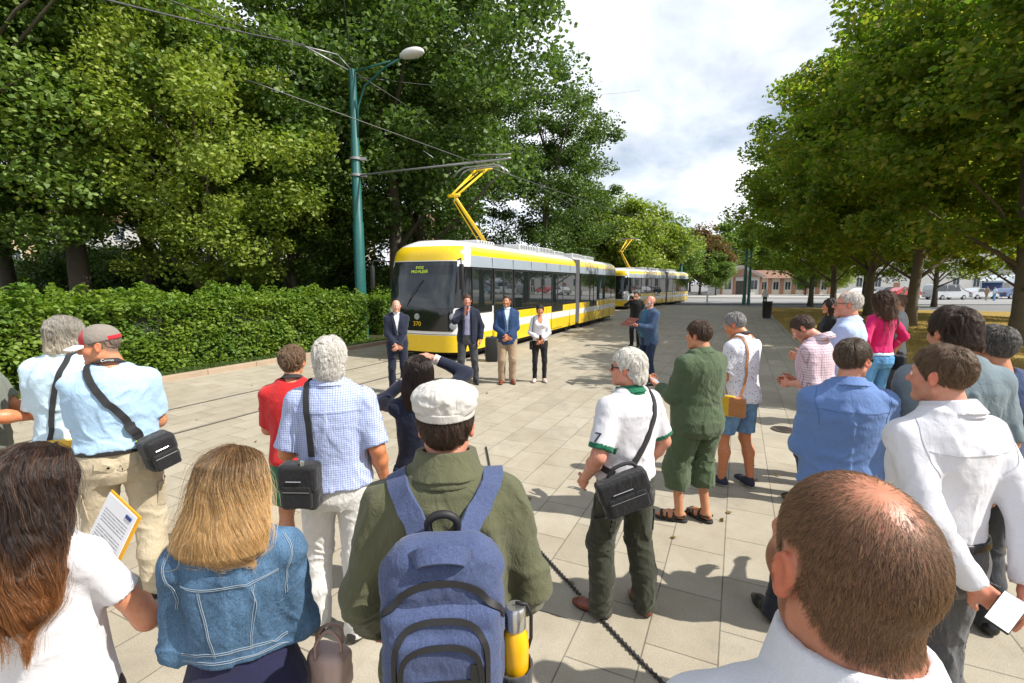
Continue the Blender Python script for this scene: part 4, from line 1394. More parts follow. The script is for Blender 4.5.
LAMP = plain('headlamp_glass', (.25, .27, .3), .05, var=.1, coat=.5)
def glass_mat(name, tint=(.02, .028, .026)):
    """tinted pane: mirrors the trees, lets some of the inside through"""
    m = bpy.data.materials.new(name); m.use_nodes = True
    nt = m.node_tree; nt.nodes.remove(nt.nodes['Principled BSDF']); out = [n for n in nt.nodes if n.type == 'OUTPUT_MATERIAL'][0]
    g = N(nt, 'ShaderNodeBsdfGlossy'); g.inputs['Roughness'].default_value = .015; g.inputs['Color'].default_value = (.85, .92, .9, 1)
    t = N(nt, 'ShaderNodeBsdfTransparent'); t.inputs['Color'].default_value = (.30, .36, .34, 1)
    lw = N(nt, 'ShaderNodeLayerWeight'); lw.inputs['Blend'].default_value = .25
    mx = N(nt, 'ShaderNodeMixShader'); nt.links.new(maprange(nt, lw.outputs['Fresnel'], 0, 1, .07, .85), mx.inputs[0])
    nt.links.new(t.outputs[0], mx.inputs[1]); nt.links.new(g.outputs[0], mx.inputs[2]); nt.links.new(mx.outputs[0], out.inputs['Surface'])
    return m
GLASS = glass_mat('tinted_glass')
SEATM = plain('seat_fabric', (.05, .12, .16), .8, var=.3)
INTM = plain('interior_grey', (.22, .24, .24), .6)

TW = 1.235   # half width
def tram_section(z):
    return TW - .10 * max(0, (z - 2.5) / .7) ** 2 - .02 * max(0, (.9 - z) / .65)
def nose(phi, z, a0=.75):
    """plan point on the rounded front: phi 0 = right side, pi = left side; returns (x, y)"""
    w = tram_section(z); e = 2 / 3.4
    a = a0
    y = w * math.copysign(abs(math.cos(phi)) ** e, math.cos(phi)); k = abs(math.sin(phi)) ** e
    rake = .34 * max(0, (z - 1.3) / 1.9) ** 1.3 + (.05 * max(0, (.8 - z) / .55))
    if z > 2.9: rake += .35 * ((z - 2.9) / .4) ** 2
    return (rake + (a) * (1 - k) + .0, y) if True else None
ZL = [.26, .30, .50, .72, .96, 1.22, 1.45, 1.8, 2.2, 2.56, 2.72, 2.87, 3.0, 3.12, 3.2, 3.26, 3.30]
def nose_patch(f0, f1, z0, z1, off, nf=14, nz=8, a0=.75):
    """a piece of the front surface pushed out by off; f 0..pi"""
    V = []; F = []
    for j in range(nz + 1):
        z = z0 + (z1 - z0) * j / nz
        for i in range(nf + 1):
            f = f0 + (f1 - f0) * i / nf
            x, y = nose(f, z, a0); x2, y2 = nose(f + .01, z, a0); x1_, y1_ = nose(f - .01, z, a0)
            tx, ty = x2 - x1_, y2 - y1_; L = math.hypot(tx, ty) or 1
            nx, ny = -ty / L, tx / L
            if nx * -1 + ny * y < 0: nx, ny = -nx, -ny
            V.append((x + nx * off, y + ny * off, z))
    for j in range(nz):
        for i in range(nf):
            a = j * (nf + 1) + i; F.append((a, a + 1, a + nf + 2, a + nf + 1))
    return V, F

def tram_part_body(x0, x1, front, e, name):
    """one articulated unit's shell, rounded front at x0 when front"""
    ring = []
    NP = 30
    V = []; F = []; M = []
    zs = ZL
    for z in zs:
        w = tram_section(z); row = []
        top = max(0, (z - 3.0) / .3); w2 = w - .42 * top ** 2.2
        row.append((x1, -w2))
        for x in np.linspace(x1 - .02, x0 + (1.3 if front else .02), 12): row.append((x, -w2))
        if front:
            for i in range(1, NP):
                f = PI * (1 - i / NP)
                x, y = nose(f, z); row.append((x0 + x, -y * 0 + (math.copysign(min(abs(y), w2), y)) * 1.0 if False else (y * w2 / w)))
        for x in np.linspace(x0 + (1.3 if front else .02), x1 - .02, 12): row.append((x, w2))
        row.append((x1, w2))
        ring.append(row)
    n = len(ring[0])
    # row runs left rear -> front -> right rear with y: -w .. +w ; the right hand side is y = +w in this temporary frame
    for z, row in zip(zs, ring): V += [(x, -y, z) for x, y in row]
    for j in range(len(zs) - 1):
        zc = (zs[j] + zs[j + 1]) / 2
        for i in range(n - 1):
            a = j * n + i
            F.append((a, a + 1, a + n + 1, a + n))
            isf = front and 13 <= i <= 13 + NP - 1
            fr = abs(i - (13 + (NP - 1) / 2)) / (NP / 2) if isf else 2
            if zc > 3.12: m = 1
            elif isf and fr < .98:
                if zc > 2.56 and fr > .84: m = 0 if zc > 2.87 else 2
                elif zc > 2.60: m = 0 if (fr < .66 and 2.72 < zc < 3.12) else 1
                elif zc > 1.45: m = 3
                elif zc > .85: m = 1
                elif zc > .72: m = 1
                else: m = 0
            else:
                xx = (ring[j][i][0] + ring[j][i + 1][0]) / 2 - x0
                if front and xx < 2.1:
                    m = 0 if zc > 2.87 else 2 if zc > 2.56 else 3 if (1.45 < zc < 2.56) else 1 if (.72 < zc < .96 or zc > 1.22) else 0
                elif zc > 2.87: m = 0
                elif zc > 2.56: m = 2
                elif zc > 1.22: m = 3
                elif zc > .96: m = 0
                elif zc > .72: m = 1
                else: m = 0
            M.append(m)
    top0 = (len(zs) - 1) * n
    F.append(tuple(range(top0, top0 + n))); M.append(1)
    # rear end wall
    for j in range(len(zs) - 1):
        a = j * n; b = j * n + n - 1
        F.append((a, a + n, b + n, b)); M.append(3 if 1.22 < (zs[j] + zs[j + 1]) / 2 < 2.56 else (0 if zs[j] < 2.9 else 1))
    o = mesh_obj(name, V, F, [YEL, WHT, GRY, BLK], e, smooth=True, midx=M, sharp=35)
    return o

def make_tram():
    e = empty('tram')
    L1, L2 = 10.15, 17.8
    b1 = tram_part_body(0, L1, True, e, 'front_body'); b2 = tram_part_body(L1 + .55, L2, False, e, 'rear_body')
    mb = MB()
    for i in range(11):
        x = L1 + .0 + .055 * i; k = 0 if i % 2 else .03
        mb.box((x, -TW + .05 - k, .35), (x + .05, TW - .05 + k, 3.14 + k))
    mb.build('bellows', BEL, e)
    mb = MB(); mb.box((.6, -1.05, .12), (L1 - .2, 1.05, .30)); mb.box((L1 + .6, -1.05, .12), (L2 - .4, 1.05, .3)); mb.build('underframe', RUB, e)
    for x in (2.3, 4.1, 9.6, 11.3, 14.2, 16.0):
        for sy in (-1, 1):
            m2 = MB(); m2.lathe([(.02, -.05), (.30, -.05), (.30, .03), (.27, .06), (.02, .06)], 20, o=(x, sy * .95, .33), R=Matrix.Rotation(PI / 2, 3, 'X')); m2.build('wheel', DGR, e, sharp=40)
    # side windows and doors: y = -TW is the street (right) side
    def pane(x0, x1, z0, z1, side, name='window', fr=.03, mat_=GLASS, parent=e):
        y = -side * (TW + .004); y2 = -side * (TW + .018)
        mbx = MB()
        a, b_ = min(y, y2), max(y, y2)
        mbx.box((x0, a, z0), (x0 + fr, b_, z1)); mbx.box((x1 - fr, a, z0), (x1, b_, z1)); mbx.box((x0 + fr, a, z0), (x1 - fr, b_, z0 + fr)); mbx.box((x0 + fr, a, z1 - fr), (x1 - fr, b_, z1))
        f = mbx.build(name, RUB, parent)
        q = MB(); yy = y + (y2 - y) * .5
        q.box((x0 + fr, yy - .003, z0 + fr), (x1 - fr, yy + .003, z1 - fr)); q.build('pane', mat_, f)
        # what shows behind the glass: seats and grab rails
        return f
    for side in (1, -1):
        pane(.82, 2.0, 1.28, 2.53, side, 'cab_window')
        xs = [(3.55, 4.75), (4.8, 6.0), (6.05, 7.0), (8.35, 10.0)] if side == 1 else [(2.2, 4.75), (4.8, 7.0), (7.05, 8.6), (8.65, 10.0)]
        for a, b_ in xs: pane(a, b_, 1.28, 2.53, side)
        for a, b_ in ([(10.85, 12.3), (13.7, 15.0), (15.05, 16.6), (16.65, 17.6)] if side == 1 else [(10.85, 13.0), (13.05, 15.2), (15.25, 17.6)]): pane(a, b_, 1.28, 2.53, side)
        if side == 1:
            for a in (2.12, 7.05, 12.35):
                for k in (0, 1):
                    f = pane(a + .66 * k, a + .64 + .66 * k, .98, 2.53, 1, 'door', .05)
                    m3 = MB(); m3.box((a + .66 * k, -TW - .016, .34), (a + .64 + .66 * k, -TW - .004, .975)); m3.build('door_panel', YEL, f)
                    m3 = MB(); m3.box((a + .66 * k + .001, -TW - .02, .72), (a + .639 + .66 * k, -TW - .017, .96)); m3.build('door_stripe', WHT, f)
    # interior: floor seats and rails behind glass are inside an opaque shell, so the light band is cut by a lining
    # front: windscreen, dark lower panel, display, lamps
    V, F = nose_patch(PI * .262, PI * .775, 1.42, 2.70, .012, 24, 10); ws = mesh_obj('windscreen', V, F, BLK, e)
    V, F = nose_patch(PI * .272, PI * .765, 1.46, 2.66, .020, 24, 10); mesh_obj('pane', V, F, SCREEN, ws)
    V, F = nose_patch(PI * .27, PI * .73, 2.36, 2.60, .026, 16, 3); dp = mesh_obj('destination_display', V, F, BLK, e)
    V, F = nose_patch(PI * .31, PI * .765, .83, 1.44, .012, 20, 6); mesh_obj('front_panel', V, F, BLK, e)
    def face_text(nm, txt, size, px_, z, m_, parent, off):
        f = math.acos(max(-1, min(1, (abs(px_) / TW) ** 1.7))); f = f if px_ >= 0 else PI - f
        x, y = nose(f, z); x2, _ = nose(f, z + .1)
        tilt = math.atan2(x2 - x, .1)
        M4 = Matrix.Translation((x - off, -y if False else -px_, z)) @ Matrix.Rotation(-PI / 2, 4, 'Z') @ Matrix.Rotation(PI / 2 - tilt, 4, 'X')
        return text_mesh(nm, txt, size, m_, parent, M4)
    face_text('display_text', 'EVO2', .15, -.62, 2.49, LEDM, dp, .06) if False else None
    face_text('display_text', '370', .17, .0, 1.02, PANY, e, .03).name = 'fleet_number'
    face_text('display_text', 'EVO2', .105, .0, 2.53, LEDM, dp, .04)
    face_text('display_text', 'PRO PLZEŇ', .105, .0, 2.42, LEDM, dp, .04)
    m2 = MB(); m2.lathe([(.07, 0), (.085, .0), (.085, .012), (.07, .012)], 20, o=(-.03, 0, 1.22), R=Matrix.Rotation(PI / 2, 3, 'Y')); m2.box((-.04, -.05, 1.205), (-.02, .05, 1.225)); m2.build('emblem', STL, e)
    for sy in (-1, 1):
        for z in (1.22, .98):
            x, y = nose(PI * .235, z); xa, ya = nose(PI * .225, z); xb, yb = nose(PI * .245, z)
            yy = sy * abs(y); d = Vector((-(abs(ya - yb)), sy * abs(xb - xa), 0)).normalized()
            m2 = MB(); R = d.to_track_quat('Z', 'Y').to_matrix()
            m2.lathe([(.045, -.01), (.10, -.01), (.10, .012), (.075, .02), (.01, .026)], 18, o=(x, yy, z), R=R, m=0); m2.build('headlight', LAMP, e, sharp=30)
        m2 = MB()
        m2.tube([(.25, sy * 1.15, 2.72), (-.05, sy * 1.42, 2.74), (-.08, sy * 1.45, 2.6)], .02, 6); m2.bbox((-.12, sy * 1.45 - .05, 1.95), (-.02, sy * 1.45 + .05, 2.6), .02); m2.build('mirror', RUB, e, sharp=40)
    m2 = MB(); m2.tube([(-.02 + .02, .35, 1.48), (.0, .1, 1.9), (.1, -.15, 2.2)], .012, 5); m2.build('wiper', RUB, e)
    # bumper seams
    V, F = nose_patch(PI * .03, PI * .97, .735, .75, .004, 24, 1); mesh_obj('bumper_seam', V, F, DGR, e)
    V, F = nose_patch(PI * .10, PI * .2, .42, .5, .006, 6, 2); mesh_obj('fog_lamp', V, F, LAMP, e)
    # side seams and roof gear
    m2 = MB()
    for x in (2.05, 3.5, 5.0, 6.5, 8.0, 9.3, 11.8, 13.4, 15.0, 16.4):
        m2.box((x, -TW - .003, .3), (x + .012, -TW + .01, 1.2)); m2.box((x, -TW - .003, 2.58), (x + .012, -TW + .01, 2.86))
    m2.build('panel_seam', DGR, e)
    for a, b_, h in ((5.0, 6.6, .2), (6.8, 8.4, .22), (8.5, 9.8, .18), (11.0, 12.6, .2), (13.0, 14.6, .19), (2.0, 3.1, .11)):
        m2 = MB(); m2.bbox((a, -.78, 3.27), (b_, .78, 3.29 + h), .05)
        for k in range(int((b_ - a) / .16)):
            m2.box((a + .1 + .16 * k, -.79, 3.33), (a + .16 + .16 * k, .79, 3.29 + h - .03), 1)
        m2.build('roof_unit', [ROOFM, DGR], e)
    # pantograph
    x0 = 3.7
    m2 = MB(); m2.box((x0 - .6, -.5, 3.33), (x0 + .6, -.42, 3.39)); m2.box((x0 - .6, .42, 3.33), (x0 + .6, .5, 3.39)); m2.box((x0 - .6, -.5, 3.36), (x0 - .52, .5, 3.42)); m2.box((x0 + .52, -.5, 3.36), (x0 + .6, .5, 3.42))
    pg = m2.build('pantograph', STL, e)
    m2 = MB(); kx, kz = x0 - 1.75, 4.72
    m2.tube([(x0 + .3, -.0, 3.42), (kx, 0, kz)], [.07, .045], 10); m2.tube([(x0 + .1, .14, 3.42), (kx + .12, .1, kz - .12)], .02, 6)
    m2.tube([(kx, -.2, kz), (kx, .2, kz)], .05, 8); m2.tube([(kx, -.10, kz), (x0 - .05, -.22, 5.8)], .035, 8); m2.tube([(kx, .10, kz), (x0 - .05, .22, 5.8)], .035, 8); m2.tube([(kx - .1, .1, kz - .03), (x0 - .1, .1, 5.72)], .014, 6)
    m2.tube([(x0 - .05, -.4, 5.8), (x0 - .05, .4, 5.8)], .03, 8)
    m2.build('pantograph_arm', PANY, pg, smooth=True)
    m2 = MB()
    for dx in (-.2, .1):
        m2.tube([(x0 + dx, -.95, 5.66), (x0 + dx, -.75, 5.84), (x0 + dx, -.55, 5.9), (x0 + dx, .55, 5.9), (x0 + dx, .75, 5.84), (x0 + dx, .95, 5.66)], .025, 6)
    m2.build('contact_strip', STL, pg, smooth=True)
    return e
def screen_mat():
    m, nt, b = base_mat('windscreen_glass', (.012, .018, .02), .03, 0, .7)
    b.inputs['Coat Weight'].default_value = .15; b.inputs['Coat Roughness'].default_value = .01
    return m
SCREEN = screen_mat()
def opaque_pane():
    m, nt, b = base_mat('tinted_pane', (.012, .017, .017), .02, 0, .75)
    b.inputs['Coat Weight'].default_value = .55; b.inputs['Coat Roughness'].default_value = .01; b.inputs['Coat IOR'].default_value = 1.75
    co = objco(nt); n = noise_(nt, co, .9, 2); bump_(nt, b, n, .02, .05)
    return m
GLASS = opaque_pane()
tram = make_tram()
c0 = W(0, -TW, 0)
tram.location = c0; tram.rotation_euler = (0, 0, RZ)
tag(tram, 'yellow and white articulated tram nearest the crowd, number 370 on its dark front, pantograph raised', 'tram', 'yellow trams')
tram2 = copy_tree(tram)
p0 = np.array((9.0, 38.4)); d2 = nrm(np.array((10.9, 15.4))); n2 = np.array((d2[1], -d2[0]))
pc = p0 - n2 * TW
tram2.location = (pc[0], pc[1], 0); tram2.rotation_euler = (0, 0, math.atan2(d2[1], d2[0]))
tram2['label'] = 'second yellow and white tram waiting behind the near one, farther up the track'

# ------------------------------------------------------------------ poles and wires
GREENP = plain('pole_green_paint', (.012, .105, .095), .4, var=.15, vscale=3, coat=.2)
WIRE = plain('overhead_wire', (.10, .10, .10), .5, .5)
WIREL = plain('bracket_steel', (.30, .30, .30), .5, .6)
def pole(x, y, h, r, label, lamp=False, name='tram_pole', group='green overhead line poles'):
    e = empty(name, (x, y, 0)); tag(e, label, 'pole', group)
    m = MB(); m.lathe([(r * 1.5, 0), (r * 1.5, .5), (r * 1.25, .56), (r * 1.2, h * .45), (r * 1.05, h * .455), (r * .95, h * .75), (r * .85, h * .755), (r * .75, h), (r * .3, h + .06)], 14)
    m.build('shaft', GREENP, e, sharp=30)
    for z in (h * .62, h * .68):
        m = MB(); m.lathe([(r * 1.1, z), (r * 1.32, z), (r * 1.32, z + .09), (r * 1.1, z + .09)], 14); m.box((r, -.06, z - .02), (r + .22, .06, z + .1)); m.build('clamp', WIREL, e, sharp=30)
    return e
px_, py_ = at(361, 300, 18.3)[0], 18.3
ph = 9.7
p1 = pole(px_, py_, ph, .165, 'tall green tram pole with a street lamp, standing at the right end of the hedge')
lampd = Vector((NV[0], NV[1], 0))
m = MB()
m.tube([Vector((0, 0, ph - 2.3)) + lampd * .14, Vector((0, 0, ph - 1.3)) + lampd * .2, Vector((0, 0, ph - .6)) + lampd * .55, Vector((0, 0, ph - .15)) + lampd * 1.5, Vector((0, 0, ph + .02)) + lampd * 2.2], .035, 8)
m.tube([Vector((0, 0, ph - .05)), Vector((0, 0, ph + .0)) + lampd * 1.7], .03, 8)
arm = m.build('lamp_arm', GREENP, p1, smooth=True)
m = MB(); R = Matrix.Rotation(math.atan2(lampd.y, lampd.x), 3, 'Z'); o_ = Vector((0, 0, ph + .05)) + lampd * 2.2
bm = bmesh.new(); bmesh.ops.create_uvsphere(bm, u_segments=16, v_segments=10, radius=.5)
for v in bm.verts:
    v.co.x = v.co.x * 1.0 + .42; v.co.y *= .42; v.co.z *= (.42 if v.co.z > 0 else .22)
m.bm(bm, 0, R, o_); m.build('lamp_head', plain('lamp_shell', (.62, .62, .6), .45), p1, smooth=True)
tip = Vector((px_, py_, 0))
# cantilever with the contact wire
m = MB(); z1 = 6.05; E = Vector((px_, py_, z1)); Eend = E + lampd * 6.3 + Vector((0, 0, -.05))
m.tube([E, Eend], .035, 8); m.tube([E + lampd * 4.9 + Vector((0, 0, .2)), Eend + Vector((0, 0, .12))], .018, 6); m.tube([E + lampd * 3.4 + Vector((0, 0, .27)), E + lampd * 3.0 + Vector((0, 0, .55))], .015, 6)
tag(m.build('cantilever', WIREL, smooth=True), 'thin grey cantilever tube reaching from the green pole over the pantograph', 'bracket')
m = MB(); a = Vector((px_, py_, ph - .02))
m.tube([a + Vector((-.1, 0, .0)), a + Vector((-1.3, -1.2, .35))], .03, 6); m.tube([a + Vector((-.4, -.3, .42)), a + Vector((-1.6, -1.0, .45))], .028, 6); m.tube([a, a + Vector((-.4, -.3, .42))], .018, 6)
tag(m.build('wire_anchor', WIREL, smooth=True), 'grey steel wire anchor at the top of the green pole', 'bracket')
def wire(a, b, sag, r, label, n=14):
    a, b = Vector(a), Vector(b); m = MB()
    m.tube([a.lerp(b, i / n) - Vector((0, 0, sag * 4 * (i / n) * (1 - i / n))) for i in range(n + 1)], r, 5)
    return tag(m.build('overhead_wire', WIRE, smooth=True), label, 'wire', 'overhead wires')
top = Vector((px_, py_, ph))
wire(top + Vector((-1.2, -1.1, .35)), at(60, -12, 9.5), .05, .022, 'thick overhead wire running from the green pole to the upper left corner')
wire(top + Vector((-1.5, -1.0, .45)), at(90, -30, 8.0), .06, .012, 'thin overhead wire just above the thick one, left of the pole')
wire(top, W(24, -1.2, 5.9), .3, .014, 'overhead wire slanting down from the pole top past the pantograph')
wire(W(3.0, -TW, 5.94), W(60, 8, 5.8), .15, .013, 'contact wire stretched over the roof of the near tram')
wire(W(3.0, -TW, 5.94), W(-3, -3.5, 6.6), .0, .012, 'short end of the contact wire in front of the pantograph')
wire(top + Vector((0, 0, -.3)), at(340, -40, 10), .1, .012, 'overhead wire rising steeply from the pole top')
wire(top + Vector((0, 0, -.2)), at(640, 90, 60), .6, .012, 'overhead wire running away between the trees')
q = at(679.5, 300, 62); pole(q[0], 62, 8.8, .17, 'slim green pole rising behind the second tram')
q = at(744, 300, 48); pole(q[0], 48, 6.6, .13, 'green pole on the pavement before the station building, the left one of a close pair')
q = at(748.5, 300, 47); pole(q[0], 47, 6.9, .11, 'green pole on the pavement before the station building, the right one of a close pair')
# ------------------------------------------------------------------ buildings, cars and small things far away
def wallmat(name, c, sc=1.5): return plain(name, c, .9, var=.15, vscale=sc, bump=.2)
PLAST = wallmat('plaster_cream', (.62, .55, .44)); PLASTW = wallmat('plaster_white', (.66, .64, .6)); BRICK = wallmat('brick_red', (.36, .19, .13), 6); ROOFT = plain('roof_tiles', (.22, .12, .085), .9, var=.35, vscale=9, bump=.5); ROOFG = plain('roof_sheet', (.30, .27, .24), .8, var=.2)
PANE = plain('window_glass', (.03, .04, .05), .06, var=.3, coat=.5); FRM = plain('window_frame_white', (.6, .6, .58), .6)
def win(parent, x0, x1, z0, z1, y, name='window', m_=None, dirn=-1):
    """window on a wall facing local -y"""
    m = MB(); f = .09; a, b = y + dirn * .06, y + dirn * .003
    a, b = min(a, b), max(a, b)
    m.box((x0, a, z0), (x0 + f, b, z1)); m.box((x1 - f, a, z0), (x1, b, z1)); m.box((x0 + f, a, z0), (x1 - f, b, z0 + f)); m.box((x0 + f, a, z1 - f), (x1 - f, b, z1)); m.box(((x0 + x1) / 2 - .03, a, z0 + f), ((x0 + x1) / 2 + .03, b, z1 - f))
    o = m.build(name, m_ or FRM, parent)
    q = MB(); q.box((x0 + f, y + dirn * .03 - .01, z0 + f), (x1 - f, y + dirn * .03 + .01, z1 - f)); q.build('pane', PANE, o)
    return o
def house(label, loc, rz, w, d, h, roofh, wm, rm, floors, nwin, gable='x', cat='building', plinth=True, group=None):
    e = empty('building', loc, rz); tag(e, label, cat, group)
    m = MB(); m.box((-w / 2, 0, 0), (w / 2, d, h)); m.build('wall', wm, e)
    ov = .4
    m = MB()
    if gable == 'x': m.prism([(-ov, h + .02), (d + ov, h + .02), (d / 2, h + roofh)], -w / 2 - ov, w / 2 + ov, 'x')
    else: m.prism([(-w / 2 - ov, h + .02), (w / 2 + ov, h + .02), (0, h + roofh)], -ov, d + ov, 'y')
    r = m.build('roof', rm, e)
    m = MB(); m.box((w * .2, d * .4, h + roofh * .4), (w * .2 + .7, d * .4 + .7, h + roofh + .8)); m.build('chimney', BRICK, r)
    fh = h / floors
    for f in range(floors):
        for i in range(nwin):
            xc = -w / 2 + w * (i + .5) / nwin; ww = min(1.2, w / nwin * .5)
            if f == 0 and i == nwin // 2:
                dm = MB(); dm.box((xc - .55, -.05, .0), (xc + .55, -.003, 2.2)); dr = dm.build('door', BRICK, e)
                dm = MB(); dm.box((xc + .38, -.1, 1.0), (xc + .44, -.05, 1.1)); dm.build('handle', STL, dr)
            else: win(e, xc - ww / 2, xc + ww / 2, f * fh + fh * .32, f * fh + fh * .82, 0)
    return e
# station pavilion on the far side of the road: gabled front and long wing with brick piers
e = empty('station_pavilion', (at(741, 283, 88)[0], 88, 0), -.12); tag(e, 'small cream station pavilion with a gabled roof across the road', 'building')
m = MB(); m.box((-3.6, 0, 0), (3.6, 8, 3.2)); m.build('wall', PLASTW, e)
m = MB(); m.prism([(-4.3, 3.22), (4.3, 3.22), (0, 5.3)], -.7, 8.5, 'y'); m.build('roof', ROOFG, e)
m = MB(); m.prism([(-3.0, 3.3), (3.0, 3.3), (0, 4.75)], -.74, -.71, 'y'); m.build('gable', ROOFT, e)
for x in (-3.4, -1.2, 1.2, 3.4):
    m = MB(); m.box((x - .2, -.12, 0), (x + .2, -.003, 3.2)); m.build('pier', BRICK, e)
win(e, -2.9, -1.6, .9, 2.7, 0); win(e, 1.6, 2.9, .9, 2.7, 0)
m = MB(); m.box((-.9, -.06, 0), (.9, -.004, 2.5)); m.build('door', plain('dark_wood', (.06, .05, .04), .7), e)
e = empty('station_wing', (at(787, 283, 90)[0], 90, 0), -.12); tag(e, 'long low station wing with pink brick piers and brown roof across the road', 'building')
m = MB(); m.box((-5.5, 0, 0), (8, 9, 3.0)); m.build('wall', PLAST, e)
m = MB(); m.prism([(-.7, 3.02), (9.7, 3.02), (4.5, 4.6)], -5.9, 8.4, 'x'); m.build('roof', ROOFT, e)
for i in range(7):
    x = -5.1 + i * 2.1
    m = MB(); m.box((x - .32, -.14, 0), (x + .32, -.003, 3.0)); m.build('pier', BRICK, e)
    if i < 6: win(e, x + .5, x + 1.6, .8, 2.4, 0)
BL = [(-46, 62, .25, 22, 9.5, PLASTW, ROOFT, 3, 7, 'white three-storey house seen through the trees at the far left'),
      (-27, 66, .2, 15, 8.5, PLAST, ROOFT, 3, 5, 'cream house with red roof behind the maple and hedge'),
      (-12, 72, .15, 12, 10, wallmat('plaster_rose', (.5, .3, .22)), ROOFT, 3, 4, 'reddish house glimpsed beside the green tram pole'),
      (-66, 55, .4, 18, 10, wallmat('plaster_ochre', (.55, .42, .25)), ROOFT, 3, 6, 'ochre house at the far left beyond the park'),
      (78, 98, -.25, 30, 8, PLASTW, ROOFG, 2, 9, 'long white building behind the plane trees on the right'),
      (112, 92, -.4, 26, 10, wallmat('plaster_grey', (.42, .42, .42)), ROOFG, 3, 7, 'grey building at the far right behind the parked cars')]
for x, y, rz, w, h, wm, rm, fl, nw, lab in BL: house(lab, (x, y, 0), rz, w, 10, h, 3.0, wm, rm, fl, nw, group='houses around the square')
m, nt, b = base_mat('hedge_far', (.03, .06, .012), .95)

GLC = plain('car_glass', (.015, .02, .025), .05, coat=.6); TYR = plain('tyre_rubber', (.015, .015, .015), .9); RIM = plain('alloy_rim', (.45, .45, .46), .35, .8); LIGHTR = plain('tail_lamp', (.35, .01, .01), .2, coat=.5)
def car(label, x, y, rz, paint, van=False):
    e = empty('parked_car', (x, y, 0), rz); tag(e, label, 'car', 'cars parked around the square')
    L, Wd, H = (4.9, 1.9, 1.95) if van else (4.3, 1.76, 1.46)
    if van: prof = [(-L / 2, .35), (-L / 2, 1.0), (-L / 2 + .06, 1.75), (-L / 2 + .3, H), (L / 2 - 1.7, H), (L / 2 - 1.0, 1.35), (L / 2 - .1, 1.0), (L / 2, .7), (L / 2 - .05, .3), (-L / 2 + .1, .28)]
    else: prof = [(-L / 2, .4), (-L / 2 + .03, .85), (-L / 2 + .35, .98), (-L / 2 + .95, 1.36), (-L / 2 + 1.5, H), (.35, H), (1.15, 1.0), (L / 2 - .25, .82), (L / 2, .62), (L / 2 - .06, .3), (-L / 2 + .1, .28)]
    bm = bmesh.new(); n = len(prof); rows = []
    for y_, inset in ((-Wd / 2, 1.), (-Wd / 2 + .01, 1.), (Wd / 2 - .01, 1.), (Wd / 2, 1.)):
        row = []
        for (a, z) in prof:
            t = max(0, (z - .9) / (H - .9)); yy = y_ * (1 - .16 * t)
            row.append(bm.verts.new((a, yy, z)))
        rows.append(row)
    for i in range(3):
        for k in range(n):
            l = (k + 1) % n; bm.faces.new((rows[i][k], rows[i][l], rows[i + 1][l], rows[i + 1][k]))
    bm.faces.new(rows[0]); bm.faces.new(list(reversed(rows[3])))
    bmesh.ops.bevel(bm, geom=[ed for ed in bm.edges if abs(ed.verts[0].co.y - ed.verts[1].co.y) < .2], offset=.05, segments=2, affect='EDGES')
    MB().bm(bm).build('body', paint, e, sharp=35)
    zt = H - .1
    for sy in (-1, 1):
        k = lambda z: sy * (Wd / 2 * (1 - .16 * max(0, (z - .9) / (H - .9))) + .012)
        wins = [(-L / 2 + .25, -.9), (-.8, .35), (.42, L / 2 - 1.5)] if van else [(-L / 2 + 1.05, -.25), (-.17, .75)]
        for a, b_ in wins:
            z0 = 1.0 if not van else 1.12
            q = [(a - (.15 if not van else 0), k(z0), z0), (b_ + (.2 if b_ > .3 else 0), k(z0), z0), (b_ - (.15 if b_ > .3 else 0), k(zt), zt), (a + .2 * (not van), k(zt), zt)]
            MB().poly(q).build('window', GLC, e)
        for xw in (-L / 2 + .85, L / 2 - .85):
            w_ = MB(); w_.lathe([(.05, -.1), (.3, -.1), (.32, -.06), (.32, .06), (.3, .1), (.05, .1)], 18, o=(xw, sy * (Wd / 2 - .08), .32), R=Matrix.Rotation(PI / 2, 3, 'X')); w_ = w_.build('wheel', TYR, e, sharp=40)
            r_ = MB(); r_.lathe([(.02, -.115), (.2, -.115), (.2, .115), (.02, .115)], 14, o=(xw, sy * (Wd / 2 - .08), .32), R=Matrix.Rotation(PI / 2, 3, 'X')); r_.build('rim', RIM, w_, sharp=40)
        MB().bbox((L / 2 - .16, sy * (Wd / 2 - .42) - .16, .62), (L / 2 + .01, sy * (Wd / 2 - .42) + .16, .74), .02).build('headlight', LAMP, e)
        MB().bbox((-L / 2 - .01, sy * (Wd / 2 - .25) - .1, .75), (-L / 2 + .1, sy * (Wd / 2 - .25) + .1, .95), .02).build('tail_light', LIGHTR, e)
    zf = .98 if not van else 1.34
    a0, a1 = ((1.13, .38) if not van else (L / 2 - 1.03, L / 2 - 1.67))
    MB().poly([(a0 + .05, -.72, zf + .06), (a0 + .05, .72, zf + .06), (a1 + .05, .62, zt + .04), (a1 + .05, -.62, zt + .04)]).build('windscreen', GLC, e)
    return e
def paint(n, c): return plain('car_paint_' + n, c, .25, var=.04, coat=.7)
PW, PS, PB, PR, PD = paint('white', (.7, .7, .7)), paint('silver', (.45, .47, .49)), paint('blue', (.05, .09, .2)), paint('red', (.45, .02, .02)), paint('dark', (.03, .03, .035))
